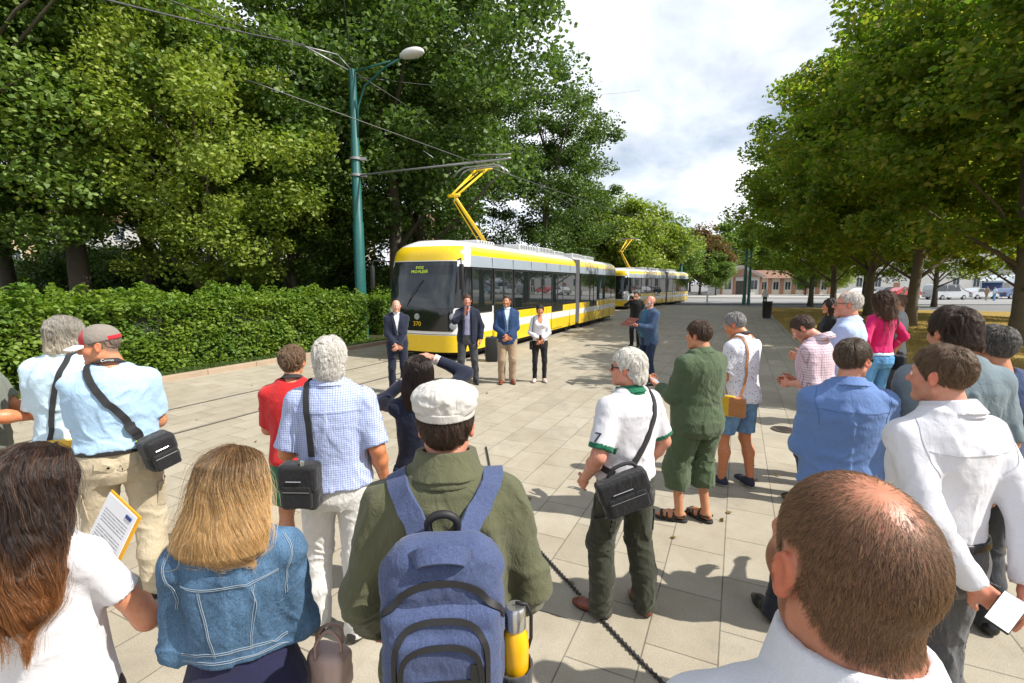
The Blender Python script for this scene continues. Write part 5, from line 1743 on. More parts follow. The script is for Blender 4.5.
CARS = [(322, 44, .1, PW, False, 'white car glimpsed over the hedge left of the green pole'), (348, 47, .15, PS, False, 'silver car just left of the green pole, over the hedge'),
        (195, 52, .2, PW, True, 'white van behind the hedge under the maple'), (158, 50, .1, PR, False, 'red car behind the hedge at the far left'), (110, 55, .0, PD, False, 'dark car parked beyond the thick trunk'),
        (866, 68, .1, PW, False, 'white car parked beyond the lawn between the plane trunks'), (947, 62, .15, PS, True, 'silver van parked beyond the lawn on the right'), (980, 64, .15, PS, False, 'silver car parked behind the van on the right'),
        (905, 74, .1, PR, False, 'red car parked beyond the lawn'), (1012, 66, .2, PB, False, 'dark blue car at the right edge beyond the lawn'), (888, 78, .2, PD, False, 'dark car half hidden between the white and the red one')]
for px, Y, rz, pt, van, lab in CARS: car(lab, at(px, 283, Y)[0], Y, rz, pt, van)
# tents on the far right
def tent(label, px, Y, col):
    e = empty('market_tent', (at(px, 283, Y)[0], Y, 0), .1); tag(e, label, 'tent')
    m = MB(); m.prism([(-1.9, 2.2), (1.9, 2.2), (1.9, 2.45), (0, 3.3), (-1.9, 2.45)], -1.6, 1.6, 'y'); m.build('canopy', col, e)
    for x in (-1.8, 1.8):
        for y in (-1.5, 1.5):
            MB().box((x - .04, y - .04, 0), (x + .04, y + .04, 2.2)).build('leg', STL, e)
    MB().box((-1.7, 1.4, .3), (1.7, 1.44, 2.2)).build('back_panel', plain('tent_cloth_blue', (.03, .07, .2), .8), e)
    return e
tent('dark blue and white market tent at the far right', 1003, 70, plain('tent_cloth', (.5, .55, .62), .7))
# roadway strips
strip('road', -6, 10, 0, 1, .0, ASPH) if False else None
V = [(-60, 52, .006), (140, 44, .006), (140, 58, .006), (-60, 74, .006)]
tag(mesh_obj('road', V, [(0, 1, 2, 3)], ground_mat('road_surface', (.26, .26, .26), (.31, .305, .3), (.22, .22, .22), .2, 3., .85, .15), smooth=False), kind='structure')
tag(mesh_obj('road_marking', [(6, 61.5, .011), (120, 52.0, .011), (120, 52.3, .011), (6, 61.8, .011)], [(0, 1, 2, 3)], plain('road_paint', (.7, .7, .68), .8), smooth=False), kind='structure')
tag(mesh_obj('far_sidewalk', [(-60, 80, .006), (140, 60, .006), (140, 110, .006), (-60, 110, .006)], [(0, 1, 2, 3)], plain('sidewalk', (.33, .32, .3), .9), smooth=False), kind='structure')
# litter bin
q = ground(766.5, 318.5)
e = empty('litter_bin', (q[0], q[1], 0)); tag(e, 'black round litter bin at the corner of the dry lawn', 'litter bin')
m = MB(); m.lathe([(.20, .05), (.24, .08), (.27, .95), (.285, .97), (.285, 1.03), (.25, 1.03)], 18); m.build('bin_body', plain('bin_black', (.015, .015, .016), .5), e, sharp=35)
m = MB(); m.lathe([(.16, 0), (.19, 0), (.19, .05), (.16, .05)], 16); m.build('foot', DGR, e)
# manhole cover
q = ground(784, 430)
m = MB(); m.lathe([(.02, .006), (.17, .006), (.17, .012), (.15, .014), (.02, .014)], 26)
for i in range(-4, 5): m.box((-.09, i * .028 - .005, .013), (.09, i * .028 + .005, .019))
tag(m.build('manhole_cover', plain('cast_iron', (.07, .055, .045), .7, .4, var=.4), loc=(q[0], q[1], 0)), 'round rusty brown manhole cover in the pavement', 'manhole cover')
# low bollards near the second tram
for i, px in enumerate((707,)):
    q = ground(px, 303.5); m = MB(); m.lathe([(.09, 0), (.09, .8), (.06, .86)], 12)
    tag(m.build('bollard', WHT, loc=(q[0], q[1], 0)), 'short white bollard beyond the second tram', 'bollard')
# loudspeaker by the tram
q = ground(492, 361)
e = empty('loudspeaker', (q[0], q[1], 0), RZ + PI + .5); tag(e, 'black loudspeaker box standing on the ground between the speakers and the tram', 'loudspeaker')
m = MB(); m.bbox((-.19, -.17, .02), (.19, .17, .66), .03); m.build('cabinet', plain('speaker_black', (.012, .012, .013), .6, bump=.2), e, sharp=40)
m = MB(); m.bbox((-.17, -.185, .06), (.17, -.172, .62), .005); m.build('grille', DGR, e)
m = MB(); m.lathe([(.02, 0), (.12, 0), (.13, .01), (.02, .02)], 20, o=(0, -.19, .24), R=Matrix.Rotation(PI / 2, 3, 'X')); m.build('woofer', BLK, e)
MB().box((-.06, -.02, .66), (.06, .02, .69)).build('handle', RUB, e)
# floor cable
pts = [ground(x, y) for x, y in ((486, 448), (497, 492), (530, 540), (568, 583), (610, 630), (668, 690), (720, 740))]
m = MB(); m.tube([(x, y, .011) for x, y in spline(np.array(pts), 60)], .008, 6)
for i, (x, y) in enumerate(spline(np.array(pts), 240)):
    if i % 2 == 0: m.box((x - .009, y - .009, .003), (x + .009, y + .009, .021))
tag(m.build('floor_cable', plain('cable_black', (.035, .03, .028), .7)), 'thick dark braided cable lying across the paving', 'cable')

# leaf litter on the paving
rg = np.random.default_rng(17); n = 260
s_ = -12 + 34 * rg.random(n); t_ = -4.2 + 13 * rg.random(n) ** .8
P = A0 + s_[:, None] * DV + t_[:, None] * NV
V, F = leaves(np.c_[P, np.full(n, .012)], np.tile([0, 0, 3.], (n, 1)), .05, rg, 4.)
V[:, 2] = np.maximum(V[:, 2], .006)
tag(mesh_np('fallen_leaves', V, F, leaf_mat('leaf_fallen', (.16, .10, .04), (.22, .15, .05), (.10, .07, .03), .1), smooth=False), 'small dry leaves scattered on the paving', 'leaves', kind='stuff')
# ------------------------------------------------------------------ the crowd
def spot(px, py, Y):
    p = at(px, py, Y); return (p[0], p[1]), p[2]
def plaidmat(name, base, line, period=.022, w=.22, thin=None):
    m, nt, b = base_mat(name, base, .85, 0, .2)
    co = objco(nt); sp = N(nt, 'ShaderNodeSeparateXYZ'); nt.links.new(co, sp.inputs[0])
    def lines(v, per, ww):
        f = math_(nt, 'FRACT', math_(nt, 'DIVIDE', v, per)); return math_(nt, 'LESS_THAN', f, ww)
    wx = math_(nt, 'ADD', sp.outputs['X'], math_(nt, 'MULTIPLY', noise_(nt, co, 7., 2), .02))
    a = lines(wx, period, w); c = lines(sp.outputs['Z'], period, w)
    s = math_(nt, 'MULTIPLY', math_(nt, 'ADD', a, c), .5)
    colr = mixcol(nt, s, base, line)
    f = noise_(nt, co, 8., 4)
    colr = mixcol(nt, maprange(nt, f, .3, .7, 0, .25), colr, mixcol(nt, 1., colr, (.7, .72, .78), 'MULTIPLY'))
    nt.links.new(colr, b.inputs['Base Color'])
    bump_(nt, b, noise_(nt, scalevec(nt, co, (1, 1, .6)), 24., 4, .5, 1.2), .35, .02)
    return m
def speckle(name, base, dot, scale=120., thr=.62):
    m, nt, b = base_mat(name, base, .85, 0, .2); co = objco(nt)
    n = noise_(nt, co, scale, 2)
    nt.links.new(mixcol(nt, maprange(nt, n, thr, thr + .06), base, dot), b.inputs['Base Color'])
    bump_(nt, b, noise_(nt, co, 24., 4, .5, 1.2), .35, .02); return m
def denim(name, c):
    m, nt, b = base_mat(name, c, .85, 0, .2); co = objco(nt)
    n1 = noise_(nt, scalevec(nt, co, (1, 1, .45)), 9., 5, .6); n2 = noise_(nt, co, 420., 2, .7); n3 = noise_(nt, scalevec(nt, co, (1, 1, .3)), 260., 2)
    k = mixcol(nt, maprange(nt, n1, .34, .68), [x * .6 for x in c], [min(1, x * 1.75 + .012) for x in c])
    k = mixcol(nt, maprange(nt, n2, .4, .75, 0, .55), k, [min(1, x * 2.6 + .05) for x in c])
    k = mixcol(nt, maprange(nt, n3, .45, .75, 0, .5), k, [x * .45 for x in c])
    nt.links.new(k, b.inputs['Base Color'])
    bump_(nt, b, math_(nt, 'ADD', noise_(nt, scalevec(nt, co, (1, 1, .7)), 24., 5, .55, 1.5), math_(nt, 'MULTIPLY', n2, .2)), .5, .02); return m

WHITEC = fabric('cotton_white', (.66, .66, .70), var=.03, wrinkle=.25); WHITET = fabric('tee_white', (.66, .65, .68), var=.03, wrinkle=.22)
LBLUE = fabric('cotton_light_blue', (.40, .58, .78), var=.07); PBLUE = fabric('cotton_pale_blue', (.55, .72, .84), var=.06); MBLUE = fabric('shirt_blue', (.125, .215, .45), var=.1, wrinkle=.35)
OLIVE = fabric('olive_canvas', (.095, .098, .052), var=.22, wrinkle=.45, weave=350.); GREENJ = fabric('green_canvas', (.075, .11, .055), var=.16, wrinkle=.55)
KHAKI = fabric('khaki_cotton', (.50, .42, .29), var=.14, wrinkle=.5); OFFW = fabric('white_twill', (.66, .645, .62), var=.06, wrinkle=.5)
DOLIVE = fabric('dark_olive_cloth', (.035, .037, .022), var=.2); NAVY = fabric('navy_wool', (.012, .016, .035), var=.2, wrinkle=.25); NAVYB = fabric('blue_jacket', (.018, .05, .13), var=.15, wrinkle=.25)
NAVYS = fabric('blue_suit', (.04, .075, .15), var=.15, wrinkle=.25); CHAR = fabric('charcoal_cloth', (.05, .052, .058), var=.2); GREYT = fabric('grey_trousers', (.095, .095, .10), var=.15, wrinkle=.5)
BLACKC = fabric('black_cloth', (.012, .012, .013), var=.2); RED = fabric('red_jersey', (.56, .02, .022), var=.1); PINK = fabric('pink_knit', (.60, .012, .13), var=.1); JEANS = denim('jeans_blue', (.075, .21, .42)); DJ = denim('denim_jacket', (.045, .095, .165))
JSHORT = denim('denim_shorts', (.10, .19, .33)); GREYSH = fabric('slate_shirt', (.16, .21, .24), var=.1); DNAVY = fabric('navy_shirt', (.035, .06, .14), var=.15); TAN = fabric('tan_cotton', (.36, .26, .17), var=.12); GRN = fabric('green_rib', (.01, .14, .07), var=.1); GREYG = fabric('grey_green_cotton', (.17, .19, .155))
PLAIDB = plaidmat('check_blue', (.48, .54, .70), (.13, .18, .48), .0125, .30); PLAIDR = plaidmat('check_pink', (.62, .5, .55), (.25, .09, .16), .024, .2); SHDOT = speckle('printed_white_cotton', (.72, .72, .78), (.14, .14, .4), 75., .60)
PATT = speckle('patterned_cloth', (.02, .025, .06), (.7, .7, .72), 40., .58); GREENSH = fabric('green_shorts', (.012, .17, .09)); LILAC = fabric('lilac_shirt', (.28, .28, .42)); WBLOUSE = fabric('white_blouse', (.72, .7, .73), var=.05)
BRSHOE = plain('brown_leather', (.16, .035, .015), .35, var=.25, coat=.3); DKSHOE = plain('dark_leather', (.02, .018, .017), .4); BLUESH = plain('blue_sneaker', (.03, .10, .42), .6); WSOLE = plain('white_sole', (.65, .65, .6), .7); NAVYSH = plain('navy_canvas_shoe', (.02, .025, .05), .8)
BELTB = plain('belt_black', (.014, .013, .013), .45); BAGB = fabric('black_nylon', (.014, .014, .016), .6, var=.25, wrinkle=.5); STRB = plain('strap_black', (.022, .022, .024), .75, var=.2, bump=.3, bscale=300); CHROME = plain('buckle_metal', (.6, .6, .6), .25, .9)
BACKP = fabric('backpack_blue', (.068, .092, .19), var=.22, weave=260., fine=.8, wrinkle=.3); BACKD = plain('zip_black', (.012, .012, .013), .6); LINEN = fabric('cap_linen', (.55, .53, .49), var=.05, wrinkle=.5); LEATHT = plain('tan_leather', (.42, .17, .06), .5, var=.2); GLFR = plain('spectacle_frame', (.012, .012, .012), .3); GLL = plain('spectacle_lens', (.02, .02, .022), .05, coat=.6)
YELB = plain('bottle_yellow', (.80, .42, .005), .35, coat=.3); PAPERM = None
SK_T = (.52, .25, .135); SK_L = (.58, .33, .235); SK_M = (.50, .27, .17); SK_R = (.56, .27, .185); SK_A = (.55, .22, .10)
HW = (.66, .63, .57); HG = (.27, .255, .235); HB = (.075, .043, .024); HD = (.03, .019, .013); HK = (.012, .009, .008)
SHORT = dict(style='short', thick=.011, len=.034, npts=6, lift=.2, rand=.2, lev=.005, amp=.0045, freq=(30, 30, 16))
def H_(c, n=0, **k): return dict(SHORT, c=c, n=n, **k)
GC = 'spectators standing on the plaza'; GV = 'speakers lined up before the tram'
P_ = {}
def add(key, *a, **k): P_[key] = person(*a, **k); return P_[key]
def face_to(loc, tx=-.8, ty=10.2): return math.degrees(math.atan2(-(tx - loc[0]), ty - loc[1]))
def lu0(L, yaw, h, px, py, Y):
    p = Vector(at(px, py, Y)) - Vector((L[0], L[1], 0)); p.rotate(Euler((0, 0, -rad(yaw)))); return tuple(np.array(p) / (h / U))
def lu(info, px, py, Y):
    """unit-frame coordinates of a world point given by pixel and distance"""
    r = info['root']; p = Vector(at(px, py, Y)) - r.location; p.rotate(Euler((0, 0, -r.rotation_euler[2])))
    return np.array(p) / info['s']

# --- bald man right in front (lower right)
L, hh = spot(868, 467, .60)
bald_scalp = dict(a=.62, rec=.05, bald=[((.006, -.055, .115), (.046, .058, .055), .95), ((0, .035, .11), (.058, .06, .055), .8)])
def bald_mask(c, n):
    m = (c[:, 2] > hairline(c, .004, .06)) * (c[:, 2] > -.074 + .008 * np.sin(c[:, 0] * 90))
    m = m * ~((np.abs(c[:, 0]) > .074) & (np.abs(c[:, 1] + .008) < .034) & (np.abs(c[:, 2] + .006) < .046))
    d = np.exp(-(((c - np.array((.006, -.055, .115))) / np.array((.058, .07, .065))) ** 2).sum(1)); e_ = np.exp(-(((c - np.array((0, .04, .105))) / np.array((.062, .065, .055))) ** 2).sum(1))
    return m * (1 - .97 * d) * (1 - .86 * e_)
add('bald', 'bald crowned man with cropped brown hair, closest to the camera at the lower right', L, face_to(L) - 17, hh / 1.006, skin=(.47, .21, .125), lod=0, bw=1.08, belly=.03,
    head=(8, -4, 0), headopt=dict(scalp=bald_scalp, beard=.95, beardc=(.17, .065, .025), fat=.5, neck=-.012, size=1.07, fold=(-.108, -.13)),
    hair=dict(c=(.04, .02, .011), tip=(.20, .11, .055), n=30000, npts=5, len=.013, r=.00030, mask=bald_mask, crown=(.006, -.055, .13), lift=.12, liftm=.9, lev=.0012, rand=.22, var=.8, seed=3),
    top=dict(mat=WHITEC, name='shirt', hem=.92, sleeve=.98, collar=dict(h=.056, r=.012, tilt=-8), amp=.006), bottom=dict(mat=GREYT), shoes=dict(mat=BLACKSHOE), group=GC)

# --- man with the blue backpack
L, hh = spot(445, 382, 1.45)
i = add('pack', 'man in olive green jacket and white flat cap wearing a blue backpack, front centre', L, 5, hh - .005, skin=SK_R, lod=0, bw=1.05, bd=1.03, head=(-2, 0, 0),
    headopt=dict(scalp=dict(a=.95), size=.95), hair=H_((.055, .032, .02), 9000, len=.022, dz=.004, r=.0005),
    armL=dict(w=(-.27, .12, .93), e=(-.3, -1, 0)), armR=dict(w=(.26, .16, .95), e=(.3, -1, 0)),
    top=dict(mat=OLIVE, name='jacket', hem=.80, sleeve=1., off=.036, sr=.022, amp=.012, tuck=.3, collar=dict(h=.07, r=.014, th=.011, tilt=-10, open=.03), res=.0075), bottom=dict(mat=DOLIVE), shoes=dict(mat=BLACKSHOE), group=GC)
# flat cap
S = SDF(.02)
S.ell((0, .005, .088), (.098, .128, .046), rotm(0, -7, 0)); S.ell((0, -.045, .075), (.092, .078, .05)); S.cap((-.05, .11, .055), (.05, .11, .055), .02, .02, k=.03)
S.loft([(.035, 0, -.014, .083, .104), (.07, 0, -.014, .082, .104)], rotm(0, -4, 0), (0, 0, .05), k=.006)
S.fn(lambda P: .038 - P[:, 2] - P[:, 1] * -.02, (-1,) * 3, (1,) * 3, 'i')
S.post(lambda P: .0035 * (1 - 2 * np.abs(fbm(P * np.array([22, 16, 40]), 8, 2))) - .002 * np.exp(-((np.abs(P[:, 0]) - .035) / .003) ** 2))
V, Q, G = S.mesh(.0038); mesh_np('flat_cap', i['H'](V * 1.07), Q, LINEN, i['root'])
S = SDF(.003); S.loft([(.036, 0, -.016, .0855, .106), (.062, 0, -.016, .087, .108)], shell=.0025); V, Q, G = S.mesh(.003); mesh_np('cap_band', i['H'](V * 1.06), Q, LINEN, i['root'])
# backpack
def make_backpack(i):
    UP = np.array((0, 0, .03)); s = i['s']; e = worn('backpack', 'dark blue backpack with black zips on the back of the man in the olive jacket', 'backpack', i)
    S = SDF(.03)
    S.box((0, -.255, 1.15), (.157, .078, .225), .065); S.box((0, -.27, 1.30), (.125, .06, .11), .055, k=.04)
    S.post(lambda P: .004 * (1 - 2.2 * np.abs(fbm(P * np.array([9, 9, 12]), 31, 2))) + .003 * np.clip(1 - np.abs(vnoise(P * np.array([30, 10, 8]), 4)) * 3, 0, 1) * (np.abs(P[:, 2] - 1.33) < .04))
    V, Q, G = S.mesh(.006); mb_ = mesh_np('pack_body', (V + UP) * s, Q, BACKP, e)
    S2 = SDF(.02); S2.box((0, -.332, 1.10), (.146, .035, .172), .04); S2.box((0, -.354, 1.07), (.120, .033, .15), .034, k=.012)
    S2.post(lambda P: .003 * (1 - 2.2 * np.abs(fbm(P * np.array([11, 9, 12]), 37, 2))))
    V, Q, G2 = S2.mesh(.0055); mesh_np('front_pocket', (V + UP) * s, Q, BACKP, e)
    S3 = SDF(.012); S3.p = S.p + S2.p; G3 = S3.grid(.008)
    def arch(hw, z0, z1, r, n=60):
        pts = [(-hw, z0), (-hw, z1 - r)] + [(-hw + r - r * math.cos(a), z1 - r + r * math.sin(a)) for a in np.linspace(.15, PI / 2, 6)] + [(hw - r + r * math.sin(a), z1 - r + r * math.cos(a)) for a in np.linspace(0, PI / 2 - .15, 6)] + [(hw, z1 - r), (hw, z0)]
        return np.array([(x, -.42, z) for x, z in pts])
    def zipline(pts, w, off=.003, n=70, mat_=BACKD, name='zip'):
        P = spline(pts, n); P = onto(G3, P, off, 30)
        Nn = ggrad(G3, P)
        for _ in range(4): Nn[1:-1] = Nn[:-2] + 2 * Nn[1:-1] + Nn[2:]; Nn = nrm_rows(Nn)
        for _ in range(2): P[1:-1] = (P[:-2] + 2 * P[1:-1] + P[2:]) / 4
        m = MB(); ribbon(m, (P + UP) * s, Nn, w, .006); return m.build(name, mat_, e, sharp=40)
    zipline(arch(.106, .92, 1.205, .095), .013); zipline(arch(.138, .91, 1.268, .12), .015); zipline(np.array([(-.17, -.29, 1.20), (-.13, -.35, 1.275), (-.06, -.36, 1.322), (0, -.36, 1.332), (.06, -.36, 1.322), (.13, -.35, 1.275), (.17, -.29, 1.20)]), .017)
    zipline(np.array([(-.08, -.42, 1.105), (0, -.42, 1.108), (.085, -.42, 1.106)]), .007)
    for sx in (-1, 1): zipline(np.array([(sx * .084, -.42, 1.09 if sx < 0 else 1.15), (sx * .084, -.42, .93)]), .028, .002, name='side_panel')
    zipline(np.array([(-.17, -.2, 1.02), (-.17, -.22, 1.12), (-.15, -.22, 1.2)]), .012)
    m = MB(); m.bbox((-.024, -.395, 1.028), (.024, -.386, 1.040), .003); 
    for k in range(len(m.V)): m.V[k] = tuple((np.array(m.V[k]) + UP) * s)
    m.build('badge', CHROME, e)
    # handle and top loop
    m = MB(); P = spline(np.array([(-.075, -.30, 1.345), (-.06, -.335, 1.39), (0, -.345, 1.405), (.06, -.335, 1.39), (.075, -.30, 1.345)]), 24); Nn = nrm_rows(np.array([(0, -.75, .66)] * 24, float)); ribbon(m, (P + UP) * s, Nn, .042, .014); m.build('grab_handle', BACKP, e, sharp=40)
    m = MB(); m.tube([tuple((np.array(p) + UP) * s) for p in spline(np.array([(-.035, -.22, 1.385), (-.037, -.23, 1.43), (-.015, -.235, 1.45), (.015, -.235, 1.45), (.037, -.23, 1.43), (.035, -.22, 1.385)]), 20)], .011, 8); m.build('hang_loop', BACKD, e, smooth=True)
    for sx in (-1, 1):
        st, _, _ = strap(i, [(sx * .05, -.24, 1.39), (sx * .085, -.2, 1.44), (sx * .115, -.13, 1.47), (sx * .138, -.05, 1.50), (sx * .142, .06, 1.48), (sx * .135, .16, 1.36), (sx * .15, .15, 1.15)], .062, BACKP, 'shoulder_strap', e, off=.007, th=.014, free=lambda t: np.clip(1 - t * 6, 0, 1))
    # zip pullers
    for (x, z, c) in ((-.088, .975, BACKD), (-.114, 1.0, BACKD), (-.062, 1.095, RED), (.088, .99, BACKD)):
        m = MB(); m.tube([(np.array((x, -.40, z)) + UP) * s, (np.array((x - .004, -.405, z - .03)) + UP) * s], .003, 5); m.build('zip_puller', c, e)
    # side net pocket with the bottle
    S = SDF(.01); S.loft([(.93, .18, -.25, .05, .06), (1.03, .187, -.25, .048, .055)], shell=.004); V, Q, _ = S.mesh(.006); mesh_np('side_pocket', (V + UP) * s, Q, fabric('net_grey', (.05, .05, .055)), e)
    b = worn('drinking_bottle', 'yellow drinking bottle with silver cap in the side pocket of the blue backpack', 'bottle', i)
    o_ = (np.array((.19, -.255, 0)) + UP) * s
    m = MB(); m.lathe([(.028, .95 * s), (.036, .96 * s), (.037, 1.085 * s), (.034, 1.115 * s), (.024, 1.135 * s)], 22, o=o_); m.build('bottle_body', YELB, b, sharp=40)
    m = MB(); m.lathe([(.026, 1.132 * s), (.029, 1.138 * s), (.029, 1.19 * s), (.024, 1.197 * s)], 22, o=o_); cp = m.build('cap', CHROME, b, sharp=40)
    m = MB(); m.tube([Vector(o_) + Vector((.0, 0, 1.205 * s)), Vector(o_) + Vector((.03, 0, 1.2 * s)), Vector(o_) + Vector((.043, 0, 1.17 * s)), Vector(o_) + Vector((.043, 0, 1.10 * s)), Vector(o_) + Vector((.034, -.0, 1.07 * s))], .005, 6); m.build('carry_loop', BACKD, b, smooth=True)
make_backpack(i)

# --- blonde woman in denim jacket
L, hh = spot(228, 444, 1.40)
BLS = [(-.22, -.02, -.08, .130, .06), (-.19, -.012, -.08, .156, .078), (-.13, -.004, -.066, .150, .095), (-.07, 0, -.046, .130, .106), (.0, 0, -.026, .112, .11), (.04, 0, -.018, .089, .099), (.075, 0, -.016, .07, .08)]
def part_dn(P): return np.c_[P[:, 0] * 1.0 + .0, np.where(P[:, 2] > .06, -.12 + P[:, 1] * .0, -.02 + 0 * P[:, 1]), np.full(len(P), -.09)]
i = add('blonde', 'blonde woman with shoulder-length hair in a blue denim jacket, front row left of centre', L, 16, hh - .012, fem=True, skin=SK_L, lod=0, bw=1.08, head=(-22, -2, 0), headopt=dict(scalp=dict(a=1)),
    hair=dict(style='long', thick=.022, sec=BLS, c=(.10, .05, .02), tip=(.60, .37, .155), tipz=(.13, -.10), n=34000, npts=16, len=.17, r=.00042, comb=part_dn, gravity=.35, lift=.02, lev=.010, rand=.05, wave=.05, fly=.03, amp=.003, freq=(30, 30, 3), rootz=-.10, var=.85, seed=5, floor=-.235, rough=.3),
    armR=dict(w=(.14, .22, 1.0), e=(.35, -.9, -.6)), armL=dict(w=(-.13, .22, 1.02), e=(-.35, -.9, -.6)),
    top=dict(mat=DJ, name='denim_jacket', hem=1.085, sleeve=1., off=.026, sr=.014, amp=.009, tuck=.8, collar=dict(h=.04, r=.012, th=.008), waist=[(1.09, -.008)], res=.0075), bottom=dict(mat=fabric('navy_skirt_cloth', (.015, .015, .05)), waist=1.12, ankle=.07), shoes=dict(mat=BLACKSHOE), group=GC)
STITCH = plain('denim_stitching', (.24, .30, .36), .9)
for pts in ([(-.16, -.14, 1.375), (-.08, -.2, 1.365), (0, -.2, 1.363), (.08, -.2, 1.365), (.165, -.14, 1.375)], [(-.10, -.2, 1.36), (-.088, -.2, 1.24), (-.07, -.2, 1.12)], [(.10, -.2, 1.36), (.088, -.2, 1.24), (.07, -.2, 1.12)], [(-.16, -.08, 1.125), (-.08, -.2, 1.125), (.08, -.2, 1.125), (.16, -.08, 1.125)], [(-.16, -.08, 1.096), (-.08, -.2, 1.096), (.08, -.2, 1.096), (.16, -.08, 1.096)],
            [(.165, -.06, 1.50), (.195, -.10, 1.43), (.18, -.12, 1.36), (.16, -.08, 1.29)], [(-.165, -.06, 1.50), (-.195, -.10, 1.43), (-.18, -.12, 1.36), (-.16, -.08, 1.29)]):
    for d in (0, .007):
        strap(i, [(x + (d if abs(pts[0][0] - pts[-1][0]) < .08 else 0), y, z + (d if abs(pts[0][0] - pts[-1][0]) > .08 else 0)) for x, y, z in pts], .0018, STITCH, 'stitching', i['top'], n=50, off=.0014, th=.0016)
def handbag(i, c, half, mat_, label, name='handbag', strap_pts=None, sw=.02, smat=None, rz=0., tilt=0., flap=True, off=.008, extra=None, free=None):
    s = i['s']; e = worn(name, label, 'bag', i)
    S = SDF(.012); R = rotm(rz, 0, tilt); c = np.array(c, float); hx, hy, hz = half
    S.box(c, half, min(half) * .6, R); S.post(lambda P: .004 * (1 - 2.2 * np.abs(fbm(P * 14, 21, 2))))
    V, Q, G = S.mesh(.0065); mesh_np('bag_body', V * s, Q, mat_, e)
    if flap:
        S = SDF(.006); S.box(c + R @ np.array((0, -hy * .15, hz * .42)), (hx * 1.03, hy * 1.06, hz * .6), min(half) * .5, R); V, Q, _ = S.mesh(.0065); mesh_np('flap', V * s, Q, mat_, e)
        S = SDF(.006); S.box(c + R @ np.array((0, -hy * .95, -hz * .35)), (hx * .8, hy * .35, hz * .5), .012, R); V, Q, _ = S.mesh(.0065); mesh_np('pocket', V * s, Q, mat_, e)
        for a, b in ((-.7, .7), (-.5, .3)):
            z = -.12 if a == -.7 else .35
            m = MB(); m.tube([(c + R @ np.array((hx * a, -hy * 1.3, hz * z))) * s, (c + R @ np.array((hx * b, -hy * 1.3, hz * z))) * s], .003, 5); m.build('zip', CHROME if a != -.7 else plain('zip_grey', (.12, .12, .12), .5), e)
    if strap_pts is not None:
        strap(i, strap_pts, sw, smat or STRB, 'strap', e, n=70, off=off, th=.005, free=free)
    return e
handbag(i, lu(i, 330, 668, 1.5), (.075, .05, .08), plain('rose_leather', (.46, .33, .29), .45, var=.15, bump=.2), 'dusty rose handbag at the side of the blonde woman in denim', rz=-30, flap=False)

hb = [o for o in COL.objects if o.name.startswith('handbag')][-1]; c = lu(i, 330, 668, 1.5); s = i['s']
for dy in (-.03, .03):
    m = MB(); m.tube([(c + np.array(p)) * s for p in spline(np.array([(-.045, dy, .07), (-.04, dy, .13), (0, dy * .6, .165), (.04, dy, .13), (.045, dy, .07)]), 16)], .006, 6); m.build('handle', plain('rose_handle', (.36, .24, .2), .5), hb, smooth=True)
# --- woman with long dark hair in white T-shirt
L, hh = spot(24, 440, 1.32)
DKS = [(-.43, -.01, -.085, .07, .035), (-.36, -.01, -.085, .125, .055), (-.25, 0, -.078, .135, .072), (-.12, 0, -.058, .122, .088), (-.02, 0, -.032, .106, .105), (.04, 0, -.02, .090, .099), (.075, 0, -.018, .07, .08)]
i = add('brunette', 'woman with long brown hair fading to auburn, white T-shirt, holding papers, lower left corner', L, 8, hh - .012, fem=True, skin=(.56, .25, .14), lod=0, bw=.96, belly=.02, head=(-6, -6, 0), headopt=dict(scalp=dict(a=1)),
    hair=dict(style='long', thick=.016, sec=DKS, c=(.022, .013, .010), tip=(.23, .085, .026), tipz=(-.12, -.34), n=28000, npts=20, len=.34, r=.00045, comb=part_dn, gravity=.4, lift=.01, lev=.014, rand=.05, wave=.2, fly=.03, amp=.008, freq=(26, 26, 4), rootz=-.2, var=.8, seed=8, floor=-.5, rough=.28),
    armR=dict(w=lu0(L, 8, hh, 117, 578, 1.52), e=(.9, -.5, -.6), f=(-.25, .5, .8), pn=(-.8, -.5, .2), curl=.6), armL=dict(w=(-.12, .28, 1.1), e=(-.9, -.4, -.3)),
    top=dict(mat=WHITET, name='tshirt', hem=.90, sleeve=.30, off=.014, sr=.008, amp=.0045, tuck=.4, res=.0075), bottom=dict(mat=BLACKC, waist=.98), shoes=dict(mat=BLACKSHOE), group=GC)
def paper_mat():
    m, nt, b = base_mat('printed_paper', (.8, .8, .8), .8); co = objco(nt); sp = N(nt, 'ShaderNodeSeparateXYZ'); nt.links.new(co, sp.inputs[0])
    fz = math_(nt, 'FRACT', math_(nt, 'MULTIPLY', sp.outputs['Z'], 105.)); ln = math_(nt, 'LESS_THAN', fz, .42)
    wv = N(nt, 'ShaderNodeTexNoise'); setin(wv, Scale=1.); nt.links.new(scalevec(nt, co, (420, 1, 60)), wv.inputs['Vector'])
    inx = math_(nt, 'LESS_THAN', math_(nt, 'ABSOLUTE', sp.outputs['X']), .078); inz = math_(nt, 'LESS_THAN', math_(nt, 'ABSOLUTE', math_(nt, 'ADD', sp.outputs['Z'], .012)), .105)
    gap = math_(nt, 'GREATER_THAN', noise_(nt, scalevec(nt, co, (0, 0, 1)), 38., 1), .42)
    k = math_(nt, 'MULTIPLY', math_(nt, 'MULTIPLY', ln, inx), math_(nt, 'MULTIPLY', inz, gap)); k = math_(nt, 'MULTIPLY', k, maprange(nt, wv.outputs['Fac'], .4, .5, .1, .8))
    nt.links.new(mixcol(nt, k, (.78, .78, .80), (.1, .1, .12)), b.inputs['Base Color']); return m
PAPER = paper_mat(); FOLD = plain('folder_orange', (.72, .36, .01), .6, var=.06)
